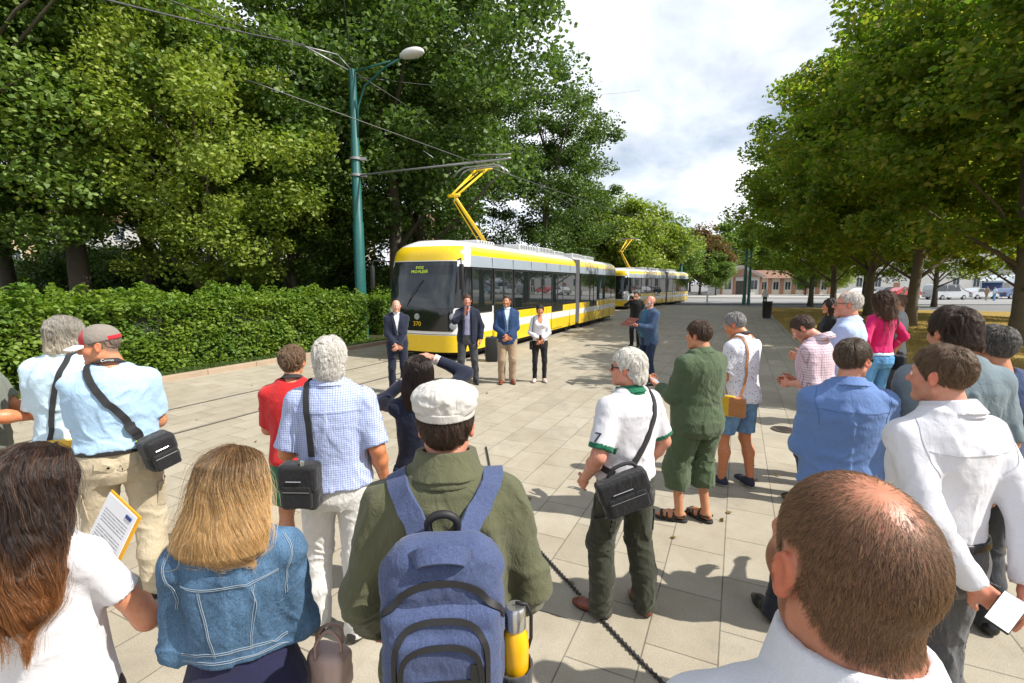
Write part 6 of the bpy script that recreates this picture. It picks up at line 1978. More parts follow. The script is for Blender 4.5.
e = empty('paper_stack', at(104, 543, 1.52)); e.rotation_euler = (rad(-22), rad(14), rad(-30)); tag(e, 'printed sheets on an orange folder held by the woman in the white T-shirt', 'papers')
m = MB(); m.box((-.096, -.0, -.135), (.096, .003, .135)); m.build('sheet', PAPER, e)
m = MB(); m.box((-.100, .004, -.142), (.108, .009, .142)); m.build('folder', FOLD, e)
m = MB(); m.box((.045, -.003, .112), (.08, -.0005, .122)); m.build('letterhead', plain('ink_blue', (.03, .06, .2), .8), e)

# --- tall man in white shirt, hands behind his back
L, hh = spot(956, 336, 1.92)
i = add('white', 'man in white long-sleeved shirt and grey trousers with hands clasped behind his back, right edge', L, 4, hh - .012, roll=-2, skin=SK_R, lod=0, bw=.96, bd=1.0, head=(24, -4, 0), headopt=dict(size=.92, scalp=dict(a=.95), beard=.25, beardc=(.2, .11, .07)),
    hair=H_((.085, .048, .028), 12000, tip=(.17, .105, .06), len=.026, r=.0005, thick=.007, amp=.004, lift=.15),
    armL=dict(w=(-.07, -.225, .935), e=(-1, -.35, 0), f=(.75, -.25, -.6), pn=(.3, .9, .1), curl=.6), armR=dict(w=(.12, -.24, .93), e=(1, -.35, 0), f=(-.35, -.2, -.9), pn=(-.3, .9, 0), curl=[.15, .5, .6, .7], thumb=.5),
    top=dict(mat=WHITEC, hem=1.018, sleeve=.99, off=.024, sr=.012, amp=.0065, tuck=.6, waist=[(1.0, -.01)], collar=dict(h=.04, r=.004, open=.03), res=.0075), bottom=dict(mat=GREYT, belt=BELTB, waist=1.028, off=.02, knee=.086, ankle=.07, amp=.009), shoes=dict(mat=BLACKSHOE), group=GC)
CUF = WHITEC
def cuffs(i, mat_, r=.040, ln=.055):
    for nm in 'LR':
        j = i['J'][nm]; d = nrm(j['wr'] - j['el']); S = SDF(.003); S.cap(j['wr'] - d * ln, j['wr'] - d * .002, r, r * .98, flat='ab'); V, Q, _ = S.mesh(.004); mesh_np('cuff', V * i['s'], Q, mat_, i['top'])
cuffs(i, WHITEC, .0425)
j = i['J']['R']; s = i['s']
e = worn('phone', 'phone with a bright screen held behind the back of the man in the white shirt', 'phone', i)
c = lu(i, 1006, 612, 1.60) * s; R = Matrix(rotm(-30, -52, 35).tolist())
m = MB(); m.bbox((-.037, -.005, -.075), (.037, .005, .075), .004, R=R, o=c); m.build('phone_body', BLACKSHOE, e, sharp=40)
m = MB(); m.box((-.034, -.0065, -.07), (.034, -.0055, .07), R=R, o=c); m.build('screen', plain('screen_white', (.75, .76, .78), .2), e)

# --- man in blue shirt
L, hh = spot(852, 333, 2.72)
i = add('blue', 'broad man in a blue shirt seen from behind, looking right through black glasses', L, -16, hh - .012, skin=SK_R, lod=0, bw=1.08, bd=1.06, belly=.05, head=(-52, -3, 0), headopt=dict(size=.93, scalp=dict(a=.95)),
    hair=H_((.04, .026, .018), 7000, tip=(.15, .10, .065), len=.03, r=.0006, thick=.009, dz=-.002, lift=.2), armR=dict(w=(.16, .30, 1.22), e=(.5, -.6, -.8), f=(.05, .4, .9)), armL=dict(w=(-.12, .28, 1.12), e=(-.35, -.8, -.8)),
    legs=dict(l=(-.30, .02, 20), r=(.13, .06, -15)), top=dict(mat=MBLUE, hem=.93, sleeve=.60, off=.026, sr=.014, amp=.009, tuck=.8, collar=dict(h=.036, r=.004)), bottom=dict(mat=fabric('navy_trousers', (.016, .018, .028)), waist=1.0), shoes=dict(mat=BLACKSHOE), group=GC)
glasses(i, GLFR, GLL)

def seams(i, mat_, lines, w=.0035, off=.0012, G=None, parent=None, name='seam'):
    for pts in lines: strap(i, pts, w, mat_, name, parent or i['top'], n=40, off=off, th=.0016, G=G)
YOKE = [[(-.165, -.08, 1.375), (-.08, -.2, 1.385), (0, -.2, 1.387), (.08, -.2, 1.385), (.165, -.08, 1.375)]]
SLV = [[(sx * .155, -.03, 1.475), (sx * .178, -.08, 1.42), (sx * .17, -.12, 1.35), (sx * .155, -.1, 1.29)] for sx in (-1, 1)]
seams(P_['blue'], fabric('seam_blue', (.09, .16, .34)), YOKE + SLV); seams(P_['white'], fabric('seam_white', (.58, .58, .63)), YOKE + SLV)
# --- slate shirt and navy shirt behind him
L, hh = spot(960, 303, 2.62)
add('slate', 'dark-haired man in a slate grey shirt, half hidden behind the man in white', L, -14, hh - .012, skin=SK_M, lod=1, bw=1.06, head=(20, -8, 0), headopt=dict(scalp=dict(a=1)), hair=H_((.022, .013, .009), 7000, tip=(.06, .035, .022), len=.045, r=.0006, thick=.017, amp=.008, freq=(22, 22, 14), nape=.004),
    armL=dict(w=(-.12, .3, 1.05), e=(-.35, -.9, -.6)), top=dict(mat=GREYSH, hem=.85, sleeve=.5, off=.028, amp=.01, collar=dict(h=.034)), bottom=dict(mat=BLACKC), shoes=dict(mat=BLACKSHOE), group=GC)
L, hh = spot(1000, 321, 2.75)
add('navy', 'dark-haired man in a navy shirt at the right edge, behind the slate shirt', L, -8, hh - .012, skin=SK_T, lod=1, bw=1.08, head=(18, -6, 0), headopt=dict(scalp=dict(a=1)), hair=H_((.028, .022, .018), 6000, tip=(.2, .19, .18), len=.024, r=.0006, thick=.011),
    armL=dict(w=(-.12, .3, 1.1), e=(-.35, -.9, -.6)), top=dict(mat=DNAVY, hem=.85, sleeve=.5, off=.026, amp=.01), bottom=dict(mat=CHAR), shoes=dict(mat=BLACKSHOE), group=GC)

# --- left side
L, hh = spot(-36, 300, 3.35)
i = add('edge', 'man in a grey-green T-shirt holding a black camera, cut off by the left edge', L, -62, 1.84, skin=SK_A, lod=1, bw=1.1, hair=H_(HD), armR=dict(w=(.10, .34, 1.12), e=(1, -.6, -.6), f=(-.6, .7, .1), curl=.6), armL=dict(w=(-.04, .36, 1.1), e=(-.35, -.9, -.6)),
    top=dict(mat=GREYG, hem=.9, sleeve=.42, off=.024, sr=.016), bottom=dict(mat=CHAR), shoes=dict(mat=BLACKSHOE), group=GC)
def camera_thing(i, c, label, rz=0, strap_=True):
    s = i['s']; e = worn('photo_camera', label, 'camera', i); R = Matrix.Rotation(rad(rz), 3, 'Z'); c = np.array(c) * s
    m = MB(); m.bbox((-.07, -.035, -.048), (.07, .035, .045), .012, R=R, o=c); m.bbox((-.03, -.03, .04), (.03, .03, .07), .01, R=R, o=c); m.build('camera_body', BAGB, e, sharp=40)
    m = MB(); m.lathe([(.036, 0), (.038, .01), (.038, .09), (.034, .095), (.03, .09)], 20, R=R @ Matrix.Rotation(-PI / 2, 3, 'X'), o=c + np.array(R @ Vector((0, .03, 0)))); m.build('lens', BLK, e, sharp=40)
    return e
camera_thing(i, (.04, .43, 1.06), 'black camera hanging from the hands of the man at the left edge', 10)
L, hh = spot(62, 313, 3.45)
GLS = [(-.17, 0, -.05, .075, .06), (-.11, 0, -.045, .092, .082), (-.04, 0, -.03, .092, .098), (.04, 0, -.018, .089, .099), (.075, 0, -.016, .07, .08)]
i = add('greyhair', 'person with shoulder-length grey hair in a pale blue shirt and black shorts at the left', L, 22, hh - .012, skin=SK_A, lod=1, bw=1.06, head=(-14, -2, 0), headopt=dict(scalp=dict(a=1)),
    hair=dict(style='long', thick=.012, sec=GLS, c=(.26, .235, .20), tip=(.60, .52, .40), tipz=(.06, -.17), n=6000, npts=12, len=.12, r=.0009, comb=part_dn, gravity=.4, lift=.0, lev=.008, rand=.15, wave=.2, amp=.008, freq=(28, 28, 8), rootz=-.12, seed=4),
    armR=dict(w=(.13, .30, 1.16), e=(.35, -.9, -.6)), armL=dict(w=(-.12, .26, 1.1), e=(-.35, -.9, -.6)), top=dict(mat=PBLUE, hem=.9, sleeve=.46, off=.034, sr=.02, amp=.014, collar=dict(h=.03)), bottom=dict(mat=BLACKC, end=.42, knee=.095, waist=1.0), shoes=dict(mat=DKSHOE), group=GC)
handbag(i, (.04, -.20, .93), (.15, .03, .035), plain('folder_yellow', (.70, .42, .03), .6), 'flat yellow document pouch at the waist of the grey-haired person', 'document_pouch', strap_pts=[(-.09, -.2, .95), (-.06, -.2, 1.15), (.0, -.16, 1.36), (.075, -.06, 1.53), (.09, .12, 1.4), (.1, .18, 1.1)], sw=.034, flap=False)
handbag(i, (.12, -.185, .84), (.10, .045, .07), BAGB, 'black camera bag below the yellow pouch of the grey-haired person', 'camera_bag', strap_pts=[(.2, -.08, .88), (.19, .02, .95), (.12, .15, 1.05)], sw=.02, flap=True)

L, hh = spot(106, 321, 3.05)
i = add('capman', 'stocky man in light blue T-shirt, khaki cargo trousers and a grey and red baseball cap', L, 32, hh - .01, skin=SK_T, lod=0, bw=1.12, bd=1.08, belly=.05, head=(84, -10, 0), headopt=dict(scalp=dict(a=.8), fat=.3), hair=H_((.2, .16, .13), 0, thick=.002, dz=-.004, topcut=.026),
    armR=dict(w=(.18, .3, 1.10), e=(.2, -1, -.8)), armL=dict(w=(-.14, .3, 1.1), e=(-.2, -1, -.8)), legs=dict(l=(-.15, .0, 18), r=(.13, -.05, -12)),
    top=dict(mat=LBLUE, hem=1.016, sleeve=.42, off=.026, sr=.016, amp=.0075, tuck=.8), bottom=dict(mat=KHAKI, belt=BELTB, waist=1.025, off=.02, knee=.086, ankle=.075, amp=.009), shoes=dict(mat=DKSHOE), group=GC)
def baseball_cap(i, c1, c2, c3):
    S = SDF(.012); S.ell((0, -.012, .038), (.087, .108, .093)); S.fn(lambda P: .022 + .25 * (P[:, 1] - .0) * -.06 - P[:, 2], (-1,) * 3, (1,) * 3, 'i')
    S.post(lambda P: .002 * fbm(P * 30, 2)); V, Q, _ = S.mesh(.0042); c = V[Q].mean(1); mi = ((c[:, 1] > .035 + .25 * np.abs(c[:, 0])) * 1 + ((c[:, 1] < -.07) & (c[:, 2] < .05)) * 1).clip(0, 1)
    o = mesh_np('baseball_cap', i['H'](V), Q, [c1, c2], i['root'], midx=mi)
    S = SDF(.01)
    def peak(P):
        z = .03 - 1.1 * P[:, 0] ** 2 * 5 - (P[:, 1] - .09) * .22
        d = np.sqrt((P[:, 0] / .078) ** 2 + ((P[:, 1] - .075) / .105) ** 2) - 1
        return np.maximum(np.maximum(np.abs(P[:, 2] - z) - .0035, d * .07), .06 - P[:, 1])
    S.fn(peak, (-.1, .04, -.03), (.1, .2, .06)); V, Q, _ = S.mesh(.0042); mesh_np('cap_peak', i['H'](V), Q, c3, o)
    m = MB(); m.lathe([(.002, .128), (.006, .128), (.006, .124)], 8, o=(0, -.012, 0)); m.V = [tuple(i['H'](np.array([v]))[0]) for v in m.V]; m.build('cap_button', c1, o)
baseball_cap(i, fabric('cap_grey', (.24, .21, .18)), fabric('cap_red', (.45, .02, .03)), fabric('cap_peak_white', (.7, .68, .66)))
handbag(i, (.215, -.17, .985), (.085, .075, .11), BAGB, 'black camera bag hanging at the hip of the man in the baseball cap', 'camera_bag', rz=25, tilt=-14, strap_pts=[(-.085, .1, 1.5), (-.09, .0, 1.55), (-.085, -.1, 1.47), (-.02, -.2, 1.33), (.08, -.22, 1.2), (.15, -.22, 1.09), (.19, -.2, 1.04)], sw=.042, off=.008)
strap(i, [(.10, -.22, 1.17), (.13, -.22, 1.12), (.155, -.22, 1.08)], .056, STRB, 'shoulder_pad', [o for o in COL.objects if o.name.startswith('camera_bag')][-1], n=20, off=.014, th=.012)
strap(i, [(.158, -.22, 1.075), (.172, -.22, 1.05)], .046, plain('strap_lime', (.55, .75, .02), .5), 'strap_tab', [o for o in COL.objects if o.name.startswith('camera_bag')][-1], n=8, off=.012, th=.01)
def neckstrap(i, label, mat_=STRB, txt=None, cam=True):
    s = i['s']; e = worn('photo_camera', label, 'camera', i)
    T = i['T']; pts = [T(p) for p in [(-.06, .17, 1.25), (-.075, .12, 1.4), (-.08, .03, 1.515), (-.055, -.062, 1.555), (0, -.085, 1.56), (.055, -.062, 1.555), (.08, .03, 1.515), (.075, .12, 1.4), (.06, .17, 1.25)]]
    P = spline(pts, 60); cc = T((0, -.01, 1.45)); Nn = nrm_rows(P - cc); m = MB(); ribbon(m, P * s, Nn, .036, .004); m.build('neck_strap', mat_, e, sharp=40)
    m = MB(); m.bbox(tuple(T((-.06, .21, 1.13)) * s), tuple(T((.06, .28, 1.23)) * s), .01); m.build('camera_body', BAGB, e, sharp=40)
    m = MB(); m.lathe([(.035, 0), (.036, .07), (.03, .075)], 16, R=Matrix.Rotation(-PI / 2, 3, 'X'), o=T((0, .27, 1.17)) * s); m.build('lens', BLK, e, sharp=40)
    if txt:
        M4 = Matrix.Translation((T((0, -.0895, 1.56)) * s).tolist()) @ Matrix.Rotation(rad(62), 4, 'X')
        text_mesh('strap_lettering', txt, .024, WSOLE, e, M4, .0008)
    return e
neckstrap(i, 'camera on a black neck strap worn by the man in the baseball cap', txt='Canon')

L, hh = spot(291, 343, 3.35)
i = add('red', 'brown-haired man in a red T-shirt and green shorts standing beside the checked shirt', L, 10, hh - .012, skin=SK_T, lod=1, bw=1.02, head=(-8, -2, 0), headopt=dict(scalp=dict(a=1)), hair=H_((.12, .07, .04), 4500, tip=(.24, .15, .085), len=.03, r=.0008, thick=.017, amp=.009), armL=dict(w=(-.15, .3, 1.12), e=(-.35, -.9, -.6)), armR=dict(w=(.15, .3, 1.12), e=(.35, -.9, -.6)),
    top=dict(mat=RED, hem=.9, sleeve=.45, off=.024, sr=.016), bottom=dict(mat=GREENSH, end=.42, knee=.1, waist=1.0), shoes=dict(mat=BLUESH, sole=plain('sole_yellow', (.75, .7, .02), .6)), group=GC)
neckstrap(i, 'camera on a broad black neck strap worn by the man in red')
L, hh = spot(329, 333, 2.72)
i = add('plaid', 'white-haired man in a blue checked shirt and white trousers with a black shoulder bag', L, 10, hh - .014, skin=SK_A, lod=0, bw=1.04, belly=.02, head=(4, 2, 0), headopt=dict(scalp=dict(a=1)), hair=dict(style='short', thick=.016, c=(.60, .57, .52), tip=(.76, .73, .67), n=8000, len=.05, npts=8, r=.0007, lift=.1, lev=.006, rand=.35, wave=.3, amp=.008, freq=(24, 24, 20), nape=.02, seed=6, cover=False),
    armL=dict(w=(-.2, .22, 1.1), e=(-.35, -.9, -.6)), armR=dict(w=(.27, .05, .90)), legs=dict(l=(-.14, .05, 12), r=(.09, -.06, -8)), top=dict(mat=PLAIDB, hem=.93, sleeve=.47, off=.03, sr=.020, amp=.008, tuck=.4, collar=dict(h=.038, r=.004)), bottom=dict(mat=OFFW, waist=1.02, off=.014, knee=.078, ankle=.066, amp=.009), shoes=dict(mat=DKSHOE), group=GC)
handbag(i, (-.14, -.185, 1.0), (.10, .05, .125), BAGB, 'black nylon shoulder bag hanging on the left of the checked shirt', 'shoulder_bag', rz=-12, strap_pts=[(-.12, -.215, 1.13), (-.118, -.2, 1.3), (-.115, -.1, 1.49), (-.115, .0, 1.53), (-.115, .12, 1.42), (-.13, .19, 1.2), (-.2, .1, 1.08)], sw=.036)
m = MB(); s = i['s']; m.lathe([(.004, -.018), (.012, -.012), (.012, .012), (.004, .018)], 10, o=np.array((-.119, -.228, 1.135)) * s); m.build('buckle', CHROME, [o for o in COL.objects if o.name.startswith('shoulder_bag')][-1], sharp=40)

L, hh = spot(418, 352, 3.05)
PHS = [(-.30, 0, -.07, .07, .04), (-.24, 0, -.075, .10, .055), (-.12, 0, -.055, .112, .08), (-.02, 0, -.03, .1, .1), (.04, 0, -.018, .086, .096), (.075, 0, -.016, .068, .078)]
i = add('photog', 'woman with long straight dark hair in a navy jacket, raising a camera', L, 8, hh - .012, fem=True, skin=SK_L, lod=0, head=(-4, 0, 0), headopt=dict(scalp=dict(a=1)),
    hair=dict(style='long', thick=.012, sec=PHS, c=(.016, .010, .008), tip=(.05, .026, .016), tipz=(0, -.3), n=9000, npts=16, len=.28, r=.0008, comb=part_dn, gravity=.5, lift=.0, lev=.008, rand=.08, amp=.005, freq=(34, 34, 4), rootz=-.16, seed=9, rough=.22),
    armR=dict(w=(.10, .17, 1.72), e=(1, .15, -.15), f=(-.75, .5, .25), pn=(-.2, .2, -1), curl=.45, sh=(0, .0, .03)), armL=dict(w=(-.10, .26, 1.55), e=(-1, -.1, -.8), curl=.5),
    top=dict(mat=NAVY, name='jacket', hem=.99, sleeve=.93, off=.014, sr=.010, amp=.007), bottom=dict(mat=JEANS, waist=.99, off=.008, ankle=.05), shoes=dict(mat=BLACKSHOE), group=GC)
cuffs(i, WHITEC, .036, .05)
S = SDF(.004); S.loft(np.array(SEC_F), off=.024, zr=(.955, .998)); V, Q, _ = S.mesh(.007); mesh_np('patterned_hem', V * i['s'], Q, PATT, i['root'])
camera_thing(i, (.0, .27, 1.63), 'small black camera raised to the eye of the woman in the navy jacket', 0)

# --- white-haired man in the centre
L, hh = spot(630, 345, 2.88)
i = add('whitehair', 'white-haired man in sunglasses, white T-shirt with green trim and dark trousers, centre of the plaza', L, 30, hh - .012, skin=SK_R, lod=0, bw=1.08, belly=.05, head=(34, 0, 0), headopt=dict(scalp=dict(a=1), fat=.3, browc=HW), hair=dict(style='short', thick=.016, c=(.66, .63, .57), tip=(.80, .78, .72), n=7000, len=.035, npts=6, r=.0007, lift=.1, lev=.004, rand=.25, amp=.005, nape=.008, seed=12),
    armL=dict(w=(-.25, .10, .95), e=(-.6, -1, 0)), armR=dict(w=(.27, .10, .93), e=(.6, -1, 0)), legs=dict(l=(-.15, .06, 25), r=(.13, -.06, -18)),
    top=dict(mat=[WHITET, GRN], hem=.955, sleeve=.44, off=.028, sr=.020, amp=.0065, tuck=.2, collar=dict(h=.034, r=.002, mat=GRN), pred=lambda c, f: np.maximum.reduce([((np.abs(((c - f['J'][n]['sh']) @ nrm(f['J'][n]['el'] - f['J'][n]['sh'])) - .237) < .017) & (np.linalg.norm(c - (f['J'][n]['sh'] * .2 + f['J'][n]['el'] * .8), axis=1) < .11)).astype(int) for n in 'LR'])),
    bottom=dict(mat=DOLIVE, waist=1.0, off=.018, knee=.086, ankle=.076, amp=.011), shoes=dict(mat=BRSHOE), group=GC)
glasses(i, GLFR, GLL, 1.6)
handbag(i, (-.20, -.20, .955), (.15, .05, .115), BAGB, 'black laptop bag slung behind the white-haired man in the centre', 'laptop_bag', rz=-26, tilt=-20, strap_pts=[(-.09, -.235, 1.085), (.0, -.22, 1.19), (.07, -.18, 1.34), (.10, -.09, 1.49), (.105, .0, 1.53), (.09, .1, 1.43), (.0, .2, 1.25), (-.12, .17, 1.13), (-.2, .05, 1.06), (-.21, -.12, 1.03)], sw=.038)
bag = [o for o in COL.objects if o.name.startswith('laptop_bag')][-1]
m = MB(); s = i['s']; m.box((-.17, -.285, .96), (-.14, -.28, .975)); m.V = [tuple(np.array(v) * s) for v in m.V]; m.build('badge', plain('badge_grey', (.3, .28, .22), .4, .5), bag)
m = MB(); m.tube([np.array(p) * s for p in spline(np.array([(-.28, -.14, 1.04), (-.25, -.16, 1.10), (-.16, -.20, 1.13), (-.12, -.22, 1.10)]), 20)], .011, 8); m.build('handle', STRB, bag, smooth=True)
j = i['J']['L']; axu = nrm(j['el'] - j['sh']); r_ = i['root']
camd = Vector((0, 0, CAMH)) - (r_.location + Vector((j['sh'] * s).tolist())); camd.rotate(Euler((0, 0, -r_.rotation_euler[2])))
outd = nrm(nrm(np.array((camd.x, camd.y, 0))) * .75 + np.array((-.75, 0, 0)))
pp = onto(i['GT'], [j['sh'] + axu * .165 + outd * .07], .004)[0]
nn_ = ggrad(i['GT'], pp[None])[0]; up = -axu - nn_ * (-axu @ nn_); up /= np.linalg.norm(up); ri = np.cross(up, nn_)
M4 = Matrix(np.c_[ri, up, nn_].tolist()).to_4x4(); M4.translation = Vector((pp * s).tolist())
text_mesh('sleeve_number', '7', .085, plain('print_dark', (.015, .02, .05), .8), i['top'], M4, .004)

seams(P_['plaid'], fabric('seam_check', (.4, .46, .64)), YOKE + SLV)
def flaps(key, mat_, rows, w, name='pocket_flap', off=.004, th=.004):
    i = P_[key]
    for pts in rows: strap(i, pts, w, mat_, name, i['bottom'], n=16, off=off, th=th, G=i['GB'])
KD = fabric('khaki_pocket', (.46, .385, .26), var=.14, wrinkle=.5)
flaps('capman', KD, [[(sx * .05, -.25, .965), (sx * .09, -.25, .962), (sx * .13, -.22, .955)] for sx in (-1, 1)], .045); flaps('capman', KD, [[(sx * .2, -.1, .66), (sx * .22, -.02, .66), (sx * .2, .06, .66)] for sx in (-1, 1)], .16, 'cargo_pocket', .006, .01)
flaps('capman', KD, [[(sx * .2, -.1, .735), (sx * .22, -.02, .735), (sx * .2, .06, .735)] for sx in (-1, 1)], .04, 'pocket_flap', .014)
0 and flaps('plaid', fabric('twill_pocket', (.53, .51, .48), var=.06), [[(sx * .045, -.25, .90), (sx * .085, -.25, .90), (sx * .125, -.22, .895)] for sx in (-1, 1)], .10, 'back_pocket', .002, .003)
flaps('whitehair', DOLIVE, [[(sx * .2, -.1, .64), (sx * .22, -.02, .64), (sx * .2, .06, .64)] for sx in (-1, 1)], .15, 'cargo_pocket', .005, .01)
flaps('white', fabric('grey_pocket', (.075, .075, .08), var=.15), [[(sx * .05, -.25, .93), (sx * .085, -.25, .93), (sx * .12, -.22, .925)] for sx in (-1, 1)], .008, 'pocket_slit', .001, .003)
# --- man in green shirt and cropped trousers
L, hh = spot(702, 318, 4.08)
i = add('green', 'heavy man in green shirt and cropped green trousers with black sandals, holding a phone', L, 24, hh - .012, skin=SK_T, lod=0, bw=1.16, bd=1.1, belly=.06, head=(22, -8, 0), headopt=dict(scalp=dict(a=1), fat=.6), hair=H_((.05, .028, .018), 5000, tip=(.11, .065, .04), len=.028, r=.0008, thick=.013),
    armL=dict(w=(-.17, .30, 1.16), e=(-.35, -1, -.6), f=(.2, .9, .3), pn=(.3, -.2, .9), curl=.5), armR=dict(w=(.2, .28, 1.1), e=(.35, -1, -.6)), legs=dict(l=(-.12, .07, 45), r=(.10, -.02, 10)),
    top=dict(mat=GREENJ, hem=.80, sleeve=.90, off=.036, sr=.022, amp=.010, tuck=.2, flare=.015, collar=dict(h=.036, r=.008, th=.009, open=.04)), bottom=dict(mat=GREENJ, end=.72, off=.03, knee=.112, ankle=.10, waist=1.0, amp=.014), shoes=dict(mat=plain('sandal_black', (.02, .018, .016), .7), bare=True), group=GC)
S = SDF(.004); S.loft(np.array(SEC_M), off=.006, zr=(1.47, 1.512)); S.cap((0, -.03, 1.49), (0, -.02, 1.535), .068, .062, flat='b'); V, Q, _ = S.mesh(.007); mesh_np('undershirt', V * i['s'], Q, BLACKC, i['root'])
def phone(i, nm, label, off=(0, 0, 0)):
    j = i['J'][nm]; e = worn('phone', label, 'phone', i); c = (j['wr'] + j['f'] * .10 + np.array(off)) * i['s']
    R = Matrix(np.c_[np.cross(j['f'], nrm(j['pn'])), j['f'], nrm(np.array(j['pn']) - j['f'] * (np.array(j['pn']) @ j['f']))].tolist())
    MB().bbox((-.036, -.07, .012), (.036, .07, .021), .003, R=R, o=c).build('phone_body', BLACKSHOE, e); MB().box((-.032, -.064, .0215), (.032, .064, .0225), R=R, o=c).build('screen', plain('screen_lit', (.35, .42, .5), .15), e)
phone(i, 'L', 'dark phone in the hand of the man in the green outfit')

# --- man in printed T-shirt and denim shorts
L, hh = spot(746, 313, 4.85)
i = add('shorts', 'grey-haired man with bowed head in a white printed T-shirt and denim shorts, tan bag strap', L, 30, hh + .035, skin=SK_A, lod=0, bw=1.02, head=(22, -26, 0), headopt=dict(scalp=dict(a=1)), hair=H_((.20, .19, .18), 4000, tip=(.42, .41, .40), len=.022, r=.0008, thick=.011),
    armL=dict(w=(-.12, .3, 1.08), e=(-.35, -.9, -.6)), armR=dict(w=(.13, .3, 1.06), e=(.35, -.9, -.6)), legs=dict(l=(-.14, .1, 18), r=(.09, -.06, -20)), lean=4,
    top=dict(mat=SHDOT, hem=.87, sleeve=.42, off=.026, sr=.02, amp=.011), bottom=dict(mat=JSHORT, end=.42, knee=.095, waist=1.0), shoes=dict(mat=NAVYSH, sole=WSOLE), group=GC)
handbag(i, (-.2, -.10, .86), (.03, .075, .095), LEATHT, 'tan leather shoulder bag beside the denim shorts', 'shoulder_bag', rz=20, strap_pts=[(-.19, -.14, .96), (-.15, -.19, 1.15), (-.11, -.14, 1.4), (-.10, -.05, 1.52), (-.11, .1, 1.42), (-.17, .15, 1.15), (-.21, .02, .97)], sw=.022, smat=LEATHT, flap=False)
handbag(i, (-.235, -.02, .86), (.02, .07, .10), plain('pouch_yellow', (.68, .42, .02), .6), 'yellow paper bag held beside the tan leather bag', 'paper_bag', rz=20, flap=False)
neckstrap(i, 'camera on a black neck strap worn by the man with the bowed head')

# --- man with clipboard near the tram
L, hh = spot(650, 295, 9.9)
i = add('clip', 'bearded bald man in a blue suit reading from a brown clipboard beside the second tram', L, 112, hh, skin=SK_R, lod=2, bw=1.1, belly=.08, head=(-4, 8, 0), headopt=dict(beard=.85, beardc=(.45, .42, .38)), hair=dict(c=(.3, .28, .26)),
    armL=dict(w=(-.10, .34, 1.2), e=(-.35, -.9, -.6), f=(.5, .8, .2), pn=(.2, -.2, .9)), armR=dict(w=(.10, .34, 1.2), e=(.35, -.9, -.6), f=(-.5, .8, .2), pn=(-.2, -.2, .9)), top=dict(mat=NAVYS, name='jacket', hem=.80, off=.032, sr=.018, open=(.035, .05, .8, 1.5)), bottom=dict(mat=fabric('navy_trousers', (.012, .024, .06))), shoes=dict(mat=BLACKSHOE), group=GV)
s = i['s']; S = SDF(.01); S.loft(np.array([(z, x, y + .02 + .03 * math.exp(-((z - 1.1) / .11) ** 2), a * .9, b + .008 + .05 * math.exp(-((z - 1.1) / .11) ** 2)) for z, x, y, a, b in SEC_M]), off=.006, zr=(.96, 1.5)); V, Q, _ = S.mesh(.014); mesh_np('shirt', V * s, Q, fabric('shirt_teal', (.03, .14, .24)), i['root'])
e = worn('clipboard', 'brown clipboard folder held open by the bearded man in the blue suit', 'clipboard', i)
R = Matrix(rotm(0, 55, 0).tolist()); m = MB(); m.box((-.16, -.006, -.13), (.16, .006, .13), R=R, o=np.array((0, .46, 1.27)) * s); m.build('board', plain('leather_maroon', (.13, .04, .03), .5), e); m = MB(); m.box((-.13, -.009, -.11), (.13, -.0065, .11), R=R, o=np.array((0, .46, 1.27)) * s); m.build('sheet', WHT, e)

# --- the four in front of the tram
def suit_shirt(i, mat_, sec=SEC_M, w=.14):
    S = SDF(.01); a = np.array(sec).copy(); a[:, 3] *= .88; S.loft(a, i['Rt'], (0, 0, .95), off=.018, zr=(.98, 1.5)); V, Q, _ = S.mesh(.013); o = mesh_np('shirt', V * i['s'], Q, mat_, i['root'])
    S = SDF(.004); S.loft([(1.49, 0, -.012, .075, .078), (1.54, 0, -.008, .064, .068)], shell=.006); V, Q, _ = S.mesh(.009); mesh_np('collar', V * i['s'], Q, mat_, o)
def lapels(i, mat_, zb=1.12):
    s = i['s']
    for sx in (-1, 1):
        strap(i, [(sx * .075, .02, 1.52), (sx * .075, .10, 1.44), (sx * .058, .2, 1.32), (sx * .02, .2, zb + .02)], .045, mat_, 'lapel', i['top'], n=24, off=.004, th=.006)
L, hh = spot(396, 299, 9.2)
i = add('vip1', 'bald man in a dark navy suit and white shirt standing left of the other speakers', L, 196, hh, skin=SK_L, lod=2, bw=1.03, head=(0, -6, 0), headopt=dict(), hair=dict(c=(.2, .16, .13)), armL=dict(w=(-.03, .2, .93), e=(-1, -.5, 0), f=(.7, .3, -.6), pn=(.2, -.9, 0)), armR=dict(w=(.05, .19, .95), e=(1, -.5, 0), f=(-.7, .3, -.6), pn=(-.2, -.9, 0)),
    top=dict(mat=NAVY, name='jacket', hem=.84, off=.030, sr=.015, open=(.01, .062, 1.12, 1.5)), bottom=dict(mat=NAVY), shoes=dict(mat=BLACKSHOE), group=GV)
suit_shirt(i, WHITEC); lapels(i, NAVY); cuffs(i, WHITEC, .041, .03)
L, hh = spot(467, 294, 10.0)
